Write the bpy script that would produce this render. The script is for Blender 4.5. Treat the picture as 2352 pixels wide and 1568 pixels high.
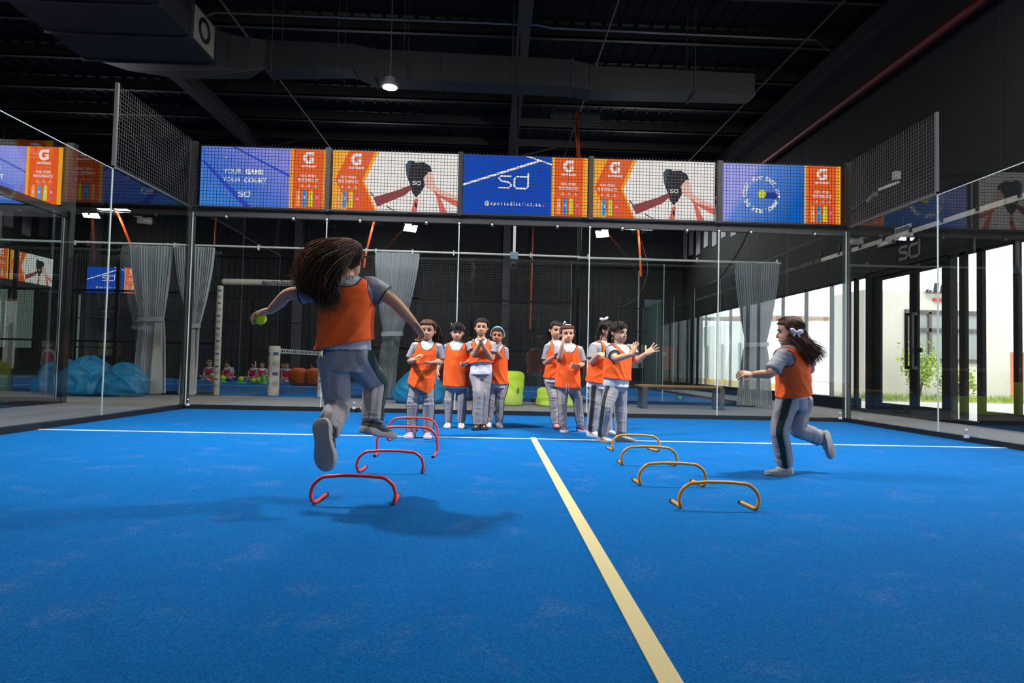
import bpy, math, random
import numpy as np
from mathutils import Vector, Matrix
rng = random.Random(7)
SC = bpy.context.scene
COL = SC.collection
for o in list(bpy.data.objects):
    bpy.data.objects.remove(o)

# ------------------------------------------------------------------ camera
FPX = 1458.425
CAM = np.array([-0.45425, -9.62922, 0.75659])
CR = np.array([0.99923716, -0.03178759, 0.02268578])
CU = np.array([-0.02384366, -0.0365327, 0.99904797])
CF = np.array([0.03092855, 0.99882677, 0.03726277])
cam_d = bpy.data.cameras.new('camera')
cam_o = bpy.data.objects.new('camera', cam_d)
COL.objects.link(cam_o)
cam_d.sensor_width = 36.0
cam_d.lens = FPX / 2352 * 36
cam_d.clip_start = 0.05
cam_d.clip_end = 400
cam_o.matrix_world = Matrix(((CR[0], CU[0], -CF[0], CAM[0]), (CR[1], CU[1], -CF[1], CAM[1]), (CR[2], CU[2], -CF[2], CAM[2]), (0, 0, 0, 1)))
SC.camera = cam_o

# ------------------------------------------------------------------ colour management
SC.view_settings.view_transform = 'Standard'
SC.view_settings.look = 'None'
SC.view_settings.exposure = 0.0
SC.view_settings.gamma = 1.0
SC.view_settings.use_curve_mapping = False
SC.cycles.transparent_max_bounces = 40
SC.cycles.max_bounces = 7
SC.cycles.diffuse_bounces = 3
SC.cycles.glossy_bounces = 3
SC.cycles.transmission_bounces = 4
SC.cycles.caustics_reflective = False
SC.cycles.caustics_refractive = False
SC.cycles.sample_clamp_indirect = 4.0

# ------------------------------------------------------------------ sky and sun
W = bpy.data.worlds.new('sky')
SC.world = W
W.use_nodes = True
bg = W.node_tree.nodes['Background']
bg.inputs[0].default_value = (0.86, 0.94, 1.0, 1)
bg.inputs[1].default_value = 3.5
sun_d = bpy.data.lights.new('sun', 'SUN')
sun_d.energy = 3.2
sun_d.angle = 0.01
sun_d.color = (1, 0.95, 0.86)
sun_o = bpy.data.objects.new('sun', sun_d)
COL.objects.link(sun_o)
sun_o.rotation_euler = Vector((0.45, 0.5, -0.85)).to_track_quat('-Z', 'Y').to_euler()


def area(name, loc, target, sx, sy, energy, color=(1, 1, 1)):
    d = bpy.data.lights.new(name, 'AREA')
    d.shape = 'RECTANGLE'
    d.size, d.size_y = sx, sy
    d.energy = energy
    d.color = color
    o = bpy.data.objects.new(name, d)
    COL.objects.link(o)
    o.location = loc
    o.rotation_euler = (Vector(target) - Vector(loc)).to_track_quat('-Z', 'Y').to_euler()
    return o


# the court's own floodlights: two on each long side of this court, the same on the courts beyond
COURT_LAMPS = [(-3.7, -5.2, 6.0), (3.7, -5.2, 6.0), (-3.7, -14.7, 6.0), (3.7, -14.7, 6.0)]
FAR_LAMPS = [(-4.75, 13.2, 5.9), (4.77, 13.2, 5.85), (-14.0, 13.2, 5.95), (1.32, 4.9, 6.45)]
LAMP_W = 270
for sx_ in (-1, 1):
    q_ = area('court_lamp_light', (sx_ * 3.7, -4.55, 5.92), (sx_ * 1.3, -2.6, 0), 0.5, 0.3, LAMP_W, (1, 0.97, 0.93))
    q_.data.spread = math.radians(112)
    q_ = area('court_lamp_light', (sx_ * 3.7, -14.7, 5.92), (sx_ * 1.0, -9.5, 0.5), 0.5, 0.3, LAMP_W * 0.22, (1, 0.97, 0.93))
PENDANTS = [(-2.27, 0.9, 5.36), (-8.6, -3.2, 6.2), (-2.9, -3.2, 6.2), (2.9, -3.2, 6.2), (6.0, -3.2, 6.2)]  # first pendant hangs in view; the rest are added to brighten the aisle
for k_, p_ in enumerate(PENDANTS):
    area('pendant_light', (p_[0], p_[1], p_[2] - 0.04), (p_[0], p_[1] + (0.0 if k_ == 0 else 2.0), 0), 0.24, 0.24, 130 if k_ == 0 else 88, (1, 0.98, 0.95))
area('far_lamp_light', (-4.75, 13.2, 5.8), (-4.75, 9.5, 0), 0.5, 0.3, 170)
area('far_lamp_light', (4.77, 13.2, 5.75), (4.0, 9.5, 0), 0.5, 0.3, 170)
area('far_lamp_light', (1.32, 4.9, 6.35), (1.32, 9, 0), 0.5, 0.3, 150)
area('far_lamp_light', (-12.0, -3.0, 6.0), (-11, -1.5, 0), 0.5, 0.3, 190)
area('far_lamp_light', (-14.0, 13.2, 5.85), (-13, 9.5, 0), 0.5, 0.3, 110)


# ------------------------------------------------------------------ pixel -> point helpers (photo frame 2352x1568)
def ray(px, py):
    return CF + CR * (px - 1176) / FPX + CU * (784 - py) / FPX


def at(px, py, Y):
    d = ray(px, py)
    return CAM + d * (Y - CAM[1]) / d[1]


def gnd(px, py, z=0.0):
    d = ray(px, py)
    return CAM + d * (z - CAM[2]) / d[2]


def onx(px, py, X):
    d = ray(px, py)
    return CAM + d * (X - CAM[0]) / d[0]


# ------------------------------------------------------------------ materials
def lin(c):
    c = c / 255.0
    return c / 12.92 if c <= 0.04045 else ((c + 0.055) / 1.055) ** 2.4


def rgb(r, g, b):
    return (lin(r), lin(g), lin(b), 1)


MATS = {}


def PM(name, col, rough=0.6, metal=0.0, var=0.0, scale=30.0, bump=0.0, bscale=80.0, spec=0.5, stretch=None, sheen=0.0):
    if name in MATS:
        return MATS[name]
    m = bpy.data.materials.new(name)
    m.use_nodes = True
    nt = m.node_tree
    p = nt.nodes['Principled BSDF']
    p.inputs['Roughness'].default_value = rough
    p.inputs['Metallic'].default_value = metal
    p.inputs['Specular IOR Level'].default_value = spec
    if sheen:
        p.inputs['Sheen Weight'].default_value = sheen
    c = rgb(*col)
    p.inputs['Base Color'].default_value = c
    if var or bump:
        tc = nt.nodes.new('ShaderNodeTexCoord')
        src = tc.outputs['Object']
        if stretch:
            mp = nt.nodes.new('ShaderNodeMapping')
            mp.inputs['Scale'].default_value = stretch
            nt.links.new(src, mp.inputs['Vector'])
            src = mp.outputs['Vector']
    if var:
        n = nt.nodes.new('ShaderNodeTexNoise')
        n.inputs['Scale'].default_value = scale
        n.inputs['Detail'].default_value = 4
        nt.links.new(src, n.inputs['Vector'])
        mx = nt.nodes.new('ShaderNodeMix')
        mx.data_type = 'RGBA'
        mx.inputs['A'].default_value = tuple(max(0, x * (1 - var)) for x in c[:3]) + (1,)
        mx.inputs['B'].default_value = tuple(min(1, x * (1 + var)) for x in c[:3]) + (1,)
        nt.links.new(n.outputs['Fac'], mx.inputs['Factor'])
        nt.links.new(mx.outputs['Result'], p.inputs['Base Color'])
    if bump:
        n2 = nt.nodes.new('ShaderNodeTexNoise')
        n2.inputs['Scale'].default_value = bscale
        n2.inputs['Detail'].default_value = 5
        nt.links.new(src, n2.inputs['Vector'])
        b = nt.nodes.new('ShaderNodeBump')
        b.inputs['Strength'].default_value = bump
        b.inputs['Distance'].default_value = 0.01
        nt.links.new(n2.outputs['Fac'], b.inputs['Height'])
        nt.links.new(b.outputs['Normal'], p.inputs['Normal'])
    MATS[name] = m
    return m


def EM(name, col, strength=1.0):
    if name in MATS:
        return MATS[name]
    m = bpy.data.materials.new(name)
    m.use_nodes = True
    nt = m.node_tree
    for n in list(nt.nodes):
        nt.nodes.remove(n)
    e = nt.nodes.new('ShaderNodeEmission')
    e.inputs[0].default_value = rgb(*col)
    e.inputs[1].default_value = strength
    o = nt.nodes.new('ShaderNodeOutputMaterial')
    nt.links.new(e.outputs[0], o.inputs[0])
    MATS[name] = m
    return m


def GLASS(name, tint=(0.93, 0.97, 0.95), rough=0.0, ior=1.5, dirt=0.0):
    if name in MATS:
        return MATS[name]
    m = bpy.data.materials.new(name)
    m.use_nodes = True
    nt = m.node_tree
    for n in list(nt.nodes):
        nt.nodes.remove(n)
    t = nt.nodes.new('ShaderNodeBsdfTransparent')
    t.inputs[0].default_value = tint + (1,)
    g = nt.nodes.new('ShaderNodeBsdfGlossy')
    g.inputs['Roughness'].default_value = rough
    # Schlick reflectance from the angle to the pane, the same from both sides
    f0 = ((ior - 1) / (ior + 1)) ** 2
    ge = nt.nodes.new('ShaderNodeNewGeometry')
    dp = nt.nodes.new('ShaderNodeVectorMath')
    dp.operation = 'DOT_PRODUCT'
    nt.links.new(ge.outputs['Incoming'], dp.inputs[0])
    nt.links.new(ge.outputs['Normal'], dp.inputs[1])

    def mth(op, a, b=None):
        n_ = nt.nodes.new('ShaderNodeMath')
        n_.operation = op
        for k, v in enumerate((a, b)):
            if v is None:
                continue
            if isinstance(v, (int, float)):
                n_.inputs[k].default_value = v
            else:
                nt.links.new(v, n_.inputs[k])
        return n_.outputs[0]
    f = mth('ABSOLUTE', dp.outputs['Value'])
    f = mth('POWER', mth('SUBTRACT', 1.0, f), 5.0)
    f = mth('ADD', mth('MULTIPLY', f, 1 - f0), f0)
    mx = nt.nodes.new('ShaderNodeMixShader')
    o = nt.nodes.new('ShaderNodeOutputMaterial')
    nt.links.new(f, mx.inputs[0])
    nt.links.new(t.outputs[0], mx.inputs[1])
    nt.links.new(g.outputs[0], mx.inputs[2])
    last = mx.outputs[0]
    if dirt:
        d = nt.nodes.new('ShaderNodeBsdfDiffuse')
        d.inputs[0].default_value = (0.6, 0.62, 0.64, 1)
        tc = nt.nodes.new('ShaderNodeTexCoord')
        n = nt.nodes.new('ShaderNodeTexNoise')
        n.inputs['Scale'].default_value = 9.0
        n.inputs['Detail'].default_value = 8
        n.inputs['Roughness'].default_value = 0.75
        r = nt.nodes.new('ShaderNodeMapRange')
        r.inputs['From Min'].default_value = 0.6
        r.inputs['From Max'].default_value = 0.85
        r.inputs['To Max'].default_value = dirt
        nt.links.new(tc.outputs['Object'], n.inputs['Vector'])
        nt.links.new(n.outputs['Fac'], r.inputs['Value'])
        m2 = nt.nodes.new('ShaderNodeMixShader')
        nt.links.new(r.outputs[0], m2.inputs[0])
        nt.links.new(last, m2.inputs[1])
        nt.links.new(d.outputs[0], m2.inputs[2])
        last = m2.outputs[0]
    nt.links.new(last, o.inputs[0])
    MATS[name] = m
    return m


# ------------------------------------------------------------------ object helpers
def nz(v):
    v = np.asarray(v, float)
    return v / (np.linalg.norm(v) + 1e-12)


def wloc(o):
    p = np.zeros(3)
    while o is not None:
        p = p + np.array(o.location)
        o = o.parent
    return p


def tag(o, label=None, cat=None, group=None, kind=None):
    if label:
        o['label'] = label
    if cat:
        o['category'] = cat
    if group:
        o['group'] = group
    if kind:
        o['kind'] = kind
    return o


def empty(name, loc, label=None, cat=None, group=None, kind=None):
    o = bpy.data.objects.new(name, None)
    o.empty_display_size = 0.1
    COL.objects.link(o)
    o.location = [float(x) for x in loc]
    return tag(o, label, cat, group, kind)


def children(o):
    return [c for c in bpy.data.objects if c.parent == o]


def copy_tree(o, parent=None):
    c = o.copy()
    COL.objects.link(c)
    c.parent = parent
    for ch in children(o):
        copy_tree(ch, c)
    return c


class MB:
    def __init__(self):
        self.v = []
        self.f = []
        self.m = []
        self.n = 0

    def add(self, V, F, mat=0):
        V = np.asarray(V, float)
        self.v.append(V)
        b = self.n
        for q in F:
            self.f.append([int(i) + b for i in q])
        self.m += [mat] * len(F)
        self.n += len(V)
        return self

    def box(self, x0, x1, y0, y1, z0, z1, mat=0):
        V = [(x, y, z) for x in (x0, x1) for y in (y0, y1) for z in (z0, z1)]
        F = [(0, 1, 3, 2), (4, 6, 7, 5), (0, 4, 5, 1), (2, 3, 7, 6), (0, 2, 6, 4), (1, 5, 7, 3)]
        return self.add(V, F, mat)

    def obox(self, c, ax, ay, az, mat=0):
        c, ax, ay, az = [np.asarray(k, float) for k in (c, ax, ay, az)]
        V = [c + ax * i + ay * j + az * k for i in (-1, 1) for j in (-1, 1) for k in (-1, 1)]
        F = [(0, 1, 3, 2), (4, 6, 7, 5), (0, 4, 5, 1), (2, 3, 7, 6), (0, 2, 6, 4), (1, 5, 7, 3)]
        return self.add(V, F, mat)

    def bar(self, a, b, w, h, up=(0, 0, 1), mat=0):
        a, b = np.asarray(a, float), np.asarray(b, float)
        d = nz(b - a)
        s = nz(np.cross(d, up)) if abs(np.dot(d, up)) < 0.99 else nz(np.cross(d, (1, 0, 0)))
        u = np.cross(s, d)
        return self.obox((a + b) / 2, (b - a) / 2, s * w / 2, u * h / 2, mat)

    def rings(self, R, cap0=True, cap1=True, mat=0, closed=False):
        n = len(R[0])
        V = np.concatenate([np.asarray(r, float) for r in R])
        F = []
        k = len(R)
        for i in range(k if closed else k - 1):
            a, b = i * n, ((i + 1) % k) * n
            for j in range(n):
                j2 = (j + 1) % n
                F.append((a + j, a + j2, b + j2, b + j))
        if not closed:
            if cap0:
                F.append(tuple(range(n - 1, -1, -1)))
            if cap1:
                F.append(tuple(range((k - 1) * n, k * n)))
        return self.add(V, F, mat)

    def tube(self, P, r, n=10, cap=True, closed=False, mat=0, flat=None, ref=None, rnd=False):
        P = np.asarray(P, float)
        k = len(P)
        r = np.full(k, r) if np.isscalar(r) else np.asarray(r, float)
        if closed:
            T = np.roll(P, -1, 0) - np.roll(P, 1, 0)
        else:
            T = np.gradient(P, axis=0)
        T = T / (np.linalg.norm(T, axis=1, keepdims=True) + 1e-12)
        s = ref if ref is not None else ((0, 0, 1) if abs(T[0][2]) < 0.9 else (1, 0, 0))
        u = nz(np.cross(T[0], s))
        if rnd and not closed:
            r0, r1 = r[0], r[-1]
            pre = [P[0] - T[0] * r0 * q for q in (0.98, 0.75, 0.4)]
            post = [P[-1] + T[-1] * r1 * q for q in (0.4, 0.75, 0.98)]
            P = np.concatenate([pre, P, post])
            T = np.concatenate([[T[0]] * 3, T, [T[-1]] * 3])
            r = np.concatenate([[r0 * 0.2, r0 * 0.66, r0 * 0.92], r, [r1 * 0.92, r1 * 0.66, r1 * 0.2]])
            k = len(P)
        R = []
        a = np.linspace(0, 2 * math.pi, n, endpoint=False)
        for i in range(k):
            u = nz(u - T[i] * np.dot(u, T[i]))
            w = np.cross(T[i], u)
            f = 1.0 if flat is None else flat
            R.append(P[i] + (np.cos(a)[:, None] * u + np.sin(a)[:, None] * w * f) * r[i])
        return self.rings(R, cap, cap, mat, closed)

    def lathe(self, prof, c=(0, 0, 0), n=20, mat=0, axis=None):
        c = np.asarray(c, float)
        if axis is None:
            X, Y, Z = np.eye(3)
        else:
            Z = nz(axis)
            X = nz(np.cross(Z, (0, 0, 1))) if abs(Z[2]) < 0.9 else np.array([1., 0, 0])
            Y = np.cross(Z, X)
        a = np.linspace(0, 2 * math.pi, n, endpoint=False)
        R = [c + (np.cos(a)[:, None] * X + np.sin(a)[:, None] * Y) * max(q, 1e-4) + Z * z for q, z in prof]
        return self.rings(R, True, True, mat)

    def ell(self, c, A, B, Cc, nu=14, nv=9, mat=0):
        c, A, B, Cc = [np.asarray(k, float) for k in (c, A, B, Cc)]
        a = np.linspace(0, 2 * math.pi, nu, endpoint=False)
        R = []
        for i in range(nv):
            t = -math.pi / 2 + math.pi * (i + 0.25) / (nv - 0.5)
            R.append(c + (np.cos(a)[:, None] * A + np.sin(a)[:, None] * B) * math.cos(t) + Cc * math.sin(t))
        return self.rings(R, True, True, mat)

    def sphere(self, c, r, nu=16, nv=10, mat=0):
        return self.ell(c, (r, 0, 0), (0, r, 0), (0, 0, r), nu, nv, mat)

    def prism(self, poly, o, ux, uy, d, mat=0):
        """polygon poly (2-D) on plane o + ux*x + uy*y, extruded along d"""
        o, ux, uy, d = [np.asarray(k, float) for k in (o, ux, uy, d)]
        k = len(poly)
        A = [o + ux * p[0] + uy * p[1] for p in poly]
        V = A + [p + d for p in A]
        F = [tuple(range(k - 1, -1, -1)), tuple(range(k, 2 * k))]
        for i in range(k):
            j = (i + 1) % k
            F.append((i, j, k + j, k + i))
        return self.add(V, F, mat)

    def build(self, name, mats, parent=None, smooth=True, angle=45, origin=None):
        V = np.concatenate(self.v) if self.v else np.zeros((0, 3))
        if parent is not None:
            org = wloc(parent)
        elif origin is not None:
            org = np.asarray(origin, float)
        else:
            lo, hi = V.min(0), V.max(0)
            org = np.array([(lo[0] + hi[0]) / 2, (lo[1] + hi[1]) / 2, lo[2]])
        me = bpy.data.meshes.new(name)
        me.from_pydata((V - org).tolist(), [], self.f)
        if not isinstance(mats, (list, tuple)):
            mats = [mats]
        for m in mats:
            me.materials.append(m)
        if len(mats) > 1:
            me.polygons.foreach_set('material_index', self.m)
        if smooth:
            me.polygons.foreach_set('use_smooth', [True] * len(me.polygons))
            me.set_sharp_from_angle(angle=math.radians(angle))
        me.update()
        o = bpy.data.objects.new(name, me)
        COL.objects.link(o)
        if parent is not None:
            o.parent = parent
        else:
            o.location = org.tolist()
        return o


def spline(P, n=8, closed=False):
    """Catmull-Rom through P"""
    P = np.asarray(P, float)
    k = len(P)
    out = []
    for i in range(k if closed else k - 1):
        if closed:
            p0, p1, p2, p3 = P[(i - 1) % k], P[i], P[(i + 1) % k], P[(i + 2) % k]
        else:
            p0, p1, p2, p3 = P[max(i - 1, 0)], P[i], P[i + 1], P[min(i + 2, k - 1)]
        for t in np.linspace(0, 1, n, endpoint=False):
            out.append(0.5 * ((2 * p1) + (-p0 + p2) * t + (2 * p0 - 5 * p1 + 4 * p2 - p3) * t * t + (-p0 + 3 * p1 - 3 * p2 + p3) * t ** 3))
    if not closed:
        out.append(P[-1])
    return np.array(out)


def text_geo(s, size, bold=0.0):
    """flat lettering centred on the origin: vertices (x, y) and faces"""
    c = bpy.data.curves.new('lettering', 'FONT')
    c.body = s
    c.size = size
    c.offset = bold
    c.align_x = 'CENTER'
    c.align_y = 'CENTER'
    c.resolution_u = 3
    o = bpy.data.objects.new('lettering', c)
    COL.objects.link(o)
    dg = bpy.context.evaluated_depsgraph_get()
    dg.update()
    me = bpy.data.meshes.new_from_object(o.evaluated_get(dg))
    V = np.array([v.co[:] for v in me.vertices]) if len(me.vertices) else np.zeros((0, 3))
    F = [tuple(p.vertices) for p in me.polygons]
    bpy.data.objects.remove(o)
    bpy.data.curves.remove(c)
    bpy.data.meshes.remove(me)
    return V, F


def put_text(mb, s, size, o, ux, uy, bold=0.0, mat=0, xs=1.0):
    V, F = text_geo(s, size, bold)
    if len(V):
        o, ux, uy = [np.asarray(k, float) for k in (o, ux, uy)]
        mb.add(o + V[:, :1] * xs * ux + V[:, 1:2] * uy, F, mat)


def ribbon(mb, pts, w, o, ux, uy, mat=0, closed=False):
    """flat stroke of width w through 2-D points"""
    pts = [np.asarray(p, float) for p in pts]
    k = len(pts)
    L = []
    for i in range(k):
        a = pts[i - 1] if (closed or i > 0) else pts[i]
        b = pts[(i + 1) % k] if (closed or i < k - 1) else pts[i]
        d = b - a
        d = d / (np.linalg.norm(d) + 1e-9)
        nn = np.array([-d[1], d[0]])
        L.append((pts[i] + nn * w / 2, pts[i] - nn * w / 2))
    o, ux, uy = [np.asarray(q, float) for q in (o, ux, uy)]
    V = []
    for a, b in L:
        V += [o + ux * a[0] + uy * a[1], o + ux * b[0] + uy * b[1]]
    F = []
    for i in range(k if closed else k - 1):
        a, b = 2 * i, 2 * ((i + 1) % k)
        F.append((a, a + 1, b + 1, b))
    mb.add(V, F, mat)


S_PATH = [(0.95, 0.93), (0.2, 0.93), (0.03, 0.78), (0.2, 0.6), (0.8, 0.48), (0.97, 0.28), (0.8, 0.1), (0.02, 0.1)]
D_PATH = [(1.0, 1.2), (1.0, 0.22), (0.85, 0.07), (0.15, 0.07), (0.0, 0.22), (0.0, 0.75), (0.15, 0.92), (0.98, 0.92)]


def sd_logo(mb, h, o, ux, uy, mat=0, w=0.16):
    """the two-letter club mark, h tall, centred on o"""
    for path, dx in ((S_PATH, -1.08), (D_PATH, 0.1)):
        ribbon(mb, [((x + dx) * h, (y - 0.5) * h) for x, y in path], w * h, o, ux, uy, mat)


M_black = PM('black_powder_coat', (19, 20, 22), 0.5, 0.0, 0.1, 40)
M_dark = PM('dark_grey_paint', (46, 47, 50), 0.55, 0.0, 0.08, 12)
M_steel = PM('galvanised_steel', (120, 122, 124), 0.4, 0.7, 0.1, 20)
M_glass = GLASS('court_glass', (0.94, 0.965, 0.955), 0.0, 1.72, 0.05)
M_pane = GLASS('window_glass', (0.955, 0.955, 0.955), 0.0, 1.45, 0.18)
M_edge = PM('glass_edge', (196, 208, 204), 0.3)
M_white = PM('white_paint', (225, 224, 220), 0.4, 0, 0.04, 30)
M_orange = PM('orange_paint', (232, 92, 38), 0.45, 0, 0.06, 30)
M_red = PM('red_pipe_paint', (98, 18, 16), 0.45, 0, 0.1, 20)
# ================================================================== THE HALL
def struct(name, mb, mats, parent=None, label=None, smooth=False):
    o = mb.build(name, mats, parent, smooth)
    if parent is None:
        o['kind'] = 'structure'
        if label:
            o['label'] = label
    return o


M_carpet = PM('grey_carpet', (140, 134, 130), 0.95, 0, 0.18, 220, 0.25, 260, 0.1)
M_wall = PM('charcoal_wall', (35, 35, 36), 0.75, 0, 0.07, 6, 0.05, 30, 0.25)
M_wallb = PM('charcoal_back_wall', (58, 58, 60), 0.75, 0, 0.07, 6, 0.05, 30, 0.25)
M_roof = PM('black_roof_sheet', (17, 18, 22), 0.7, 0, 0.1, 4, 0, 80, 0.2)
M_purlin = PM('dark_purlin', (42, 41, 40), 0.6, 0, 0.1, 6)
M_rafter = PM('dark_rafter', (38, 38, 40), 0.6, 0, 0.1, 6)
M_duct = PM('black_duct_sheet', (50, 50, 50), 0.5, 0.0, 0.08, 5, 0, 80, 0.4)

XR, XL, YB, YF, ZT = 7.0, -22.0, 15.2, -20.0, 7.95
struct('floor', MB().box(XL, XR + 0.3, YF, YB, -0.25, -0.012), M_carpet, None, 'grey carpet floor around the blue courts')
mb = MB().box(XL - 0.2, XR + 0.2, YF - 0.2, YB + 0.2, ZT, ZT + 0.15)
struct('ceiling', mb, M_roof, None, 'black sheet roof over the hall')
mb = MB()
for x in np.arange(XL + 0.3, XR, 0.33):
    mb.box(x, x + 0.04, YF, YB, ZT - 0.035, ZT)
struct('ceiling_trim', mb, M_roof, None, 'ribs of the black roof sheets')
for y in [-6.4, -4.8, -3.2, -1.6, 0, 1.7, 3.4, 5.1, 6.8, 8.5, 10.2, 11.9, 13.6]:
    struct('roof_beam', MB().box(XL, XR, y, y + 0.07, 7.66, 7.92).box(XL, XR, y, y + 0.16, 7.66, 7.68), M_purlin, None, 'long dark roof purlin across the hall')
for x in (-15.7, -8.0, 0.02):
    struct('rafter_beam', MB().box(x - 0.13, x + 0.13, YF, YB, 7.28, 7.31).box(x - 0.02, x + 0.02, YF, YB, 7.3, 7.66).box(x - 0.13, x + 0.13, YF, YB, 7.63, 7.66), M_rafter, None, 'deep dark steel rafter under the roof')
    struct('column', MB().box(x - 0.14, x + 0.14, YB - 0.36, YB, -0.012, 7.3), PM('grey_column', (92, 92, 96), 0.6, 0, 0.06, 6), None, 'grey steel column against the back wall')
for x0, x1, z0 in ((-8.0, -6.4, 7.28), (0.02, 1.5, 7.28), (-15.7, -14.2, 7.28)):
    for y in (5.1, 10.2):
        struct('brace_beam', MB().bar((x0, y, z0), (x1, y, 7.7), 0.05, 0.05), M_rafter, None, 'thin diagonal brace between rafter and purlin')
# walls
struct('wall_back', MB().box(XL, XR + 0.2, YB, YB + 0.2, -0.2, ZT), M_wallb, None, 'charcoal end wall behind the far court')
struct('wall_front', MB().box(XL, XR + 0.2, YF - 0.2, YF, -0.2, ZT), M_wall, None, 'charcoal end wall behind the photographer')
struct('wall_left', MB().box(XL - 0.2, XL, YF, YB, -0.2, ZT), M_wall, None, 'charcoal side wall beyond the neighbouring court')
mb = MB()
mb.box(XR, XR + 0.2, YF, YB, 2.72, ZT)
mb.box(XR, XR + 0.2, 13.25, YB, -0.2, 2.72)
mb.box(XR, XR + 0.2, YF, -12.0, -0.2, 2.72)
struct('wall_right', mb, M_wall, None, 'charcoal side wall above the row of windows')
mb = MB()
for y in np.arange(-14, 15, 1.22):
    mb.box(XR - 0.004, XR, y, y + 0.012, 2.75, 6.6)
struct('trim_1', mb, PM('wall_joint', (36, 36, 38), 0.7), None, 'joints between the dark wall boards')
struct('trim_2', MB().box(XR - 0.35, XR, YF, YB, 7.15, 7.6), M_rafter, None, 'dark gutter beam along the top of the window wall')
# corrugated back wall lines
mb = MB()
for x in np.arange(XL + 0.2, XR, 0.25):
    mb.box(x, x + 0.05, YB - 0.02, YB, 0.0, 6.8)
struct('trim_3', mb, M_wallb, None, 'ribs of the back wall sheeting')
struct('trim_4', MB().box(XL, XR, YB - 0.12, YB, 4.7, 4.95), M_black, None, 'dark band along the back wall')
# stripes painted boards high on the side wall
M_stripe = PM('pale_stripe_board', (168, 168, 178), 0.6, 0, 0.05, 10)
for i, y in enumerate((9.6, 10.45, 11.3, 12.15, 13.0, 13.85, 14.6)):
    o = MB().prism([(y, 4.95 + 0.12 * (i % 2)), (y + 0.42, 4.95 + 0.12 * (i % 2)), (y + 0.42, 6.4), (y, 6.4)], (XR, 0, 0), (0, 1, 0), (0, 0, 1), (-0.03, 0, 0)).build('wall_board', M_stripe, None, False)
    tag(o, 'pale upright board high on the dark side wall', 'wall board', 'pale stripe boards on the side wall')

# windows and door in the right-hand wall -----------------------------------
M_frame = PM('window_frame_paint', (26, 25, 25), 0.75, 0, 0.15, 30, spec=0.15)


def window(n, y0, y1, z0=0.2, z1=2.72, m0=0.09, m1=0.09, label=None):
    mb = MB()
    if z0 > 0.1:
        mb.box(XR - 0.02, XR + 0.14, y0, y1, -0.1, z0)
    else:
        mb.box(XR - 0.02, XR + 0.14, y0, y1, -0.1, 0.05)
    mb.box(XR, XR + 0.06, y0, y1, z1 - 0.05, z1)
    mb.box(XR, XR + 0.06, y0, y0 + m0, max(z0, 0.05), z1)
    mb.box(XR, XR + 0.06, y1 - m1, y1, max(z0, 0.05), z1)
    w = struct('window_%d' % n, mb, M_frame, None, label or 'tall window with a dark frame in the right-hand wall')
    MB().box(XR + 0.025, XR + 0.033, y0 + m0, y1 - m1, max(z0, 0.05), z1 - 0.05).build('pane', M_pane, w, False)
    return w


ys = [3.2, 4.14, 5.28, 6.5, 7.7, 8.9, 10.1, 11.25, 12.4, 13.25]
for i in range(len(ys) - 1):
    window(i + 1, ys[i], ys[i + 1], 0.24, 2.72, 0.04, 0.04)
n = 10
window(n, 2.78, 3.2, 0.06, 2.72, 0.05, 0.05, 'narrow side light beside the double door')
n += 1
window(n, 0.22, 0.52, 0.06, 2.72, 0.06, 0.04, 'narrow window between the door and the wide windows'); n += 1
yy = [0.22, -0.02]
window(n, -0.16, 0.22, 0.06, 2.72, 0.07, 0.07, 'narrow window between two broad mullions'); n += 1
for y0, y1 in ((-0.82, -0.16), (-2.0, -0.82), (-3.2, -2.0), (-4.4, -3.2), (-5.6, -4.4), (-6.8, -5.6), (-8.0, -6.8), (-9.2, -8.0), (-10.6, -9.2), (-12.0, -10.6)):
    window(n, y0, y1, 0.22, 2.72, 0.045, 0.045)
    n += 1
# the double door
d = empty('door_1', (XR, 1.5, 0), None, None, None, 'structure')
d['label'] = 'black framed glass double door in the window wall'
MB().box(XR, XR + 0.16, 0.52, 2.78, 2.64, 2.74).box(XR, XR + 0.16, 0.52, 0.6, 0, 2.64).box(XR, XR + 0.16, 2.62, 2.78, 0, 2.64).box(XR - 0.05, XR + 0.16, 0.5, 2.8, -0.1, 0.02).build('door_frame', M_frame, d, False)
for y0, y1, hy in ((0.6, 1.41, 1.33), (1.42, 2.62, 1.5)):
    lf = MB().box(XR + 0.02, XR + 0.07, y0, y1, 0.02, 0.2).box(XR + 0.02, XR + 0.07, y0, y1, 2.56, 2.64).box(XR + 0.02, XR + 0.07, y0, y0 + 0.1, 0.2, 2.56).box(XR + 0.02, XR + 0.07, y1 - (0.1 if hy < 1.4 else 0.24), y1, 0.2, 2.56).build('door_leaf', M_frame, d, False)
    MB().box(XR + 0.04, XR + 0.05, y0 + 0.1, y1 - (0.1 if hy < 1.4 else 0.24), 0.2, 2.56).build('pane', M_pane, lf, False)
    MB().box(XR - 0.07, XR - 0.035, hy - 0.02, hy + 0.02, 0.85, 1.85).box(XR - 0.05, XR + 0.02, hy - 0.02, hy + 0.02, 0.85, 0.9).box(XR - 0.05, XR + 0.02, hy - 0.02, hy + 0.02, 1.8, 1.85).build('door_handle', M_black, lf, False)
MB().box(XR + 0.0, XR + 0.03, 1.18, 1.36, 1.14, 1.22).build('lock_box', M_black, d, False)

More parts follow.
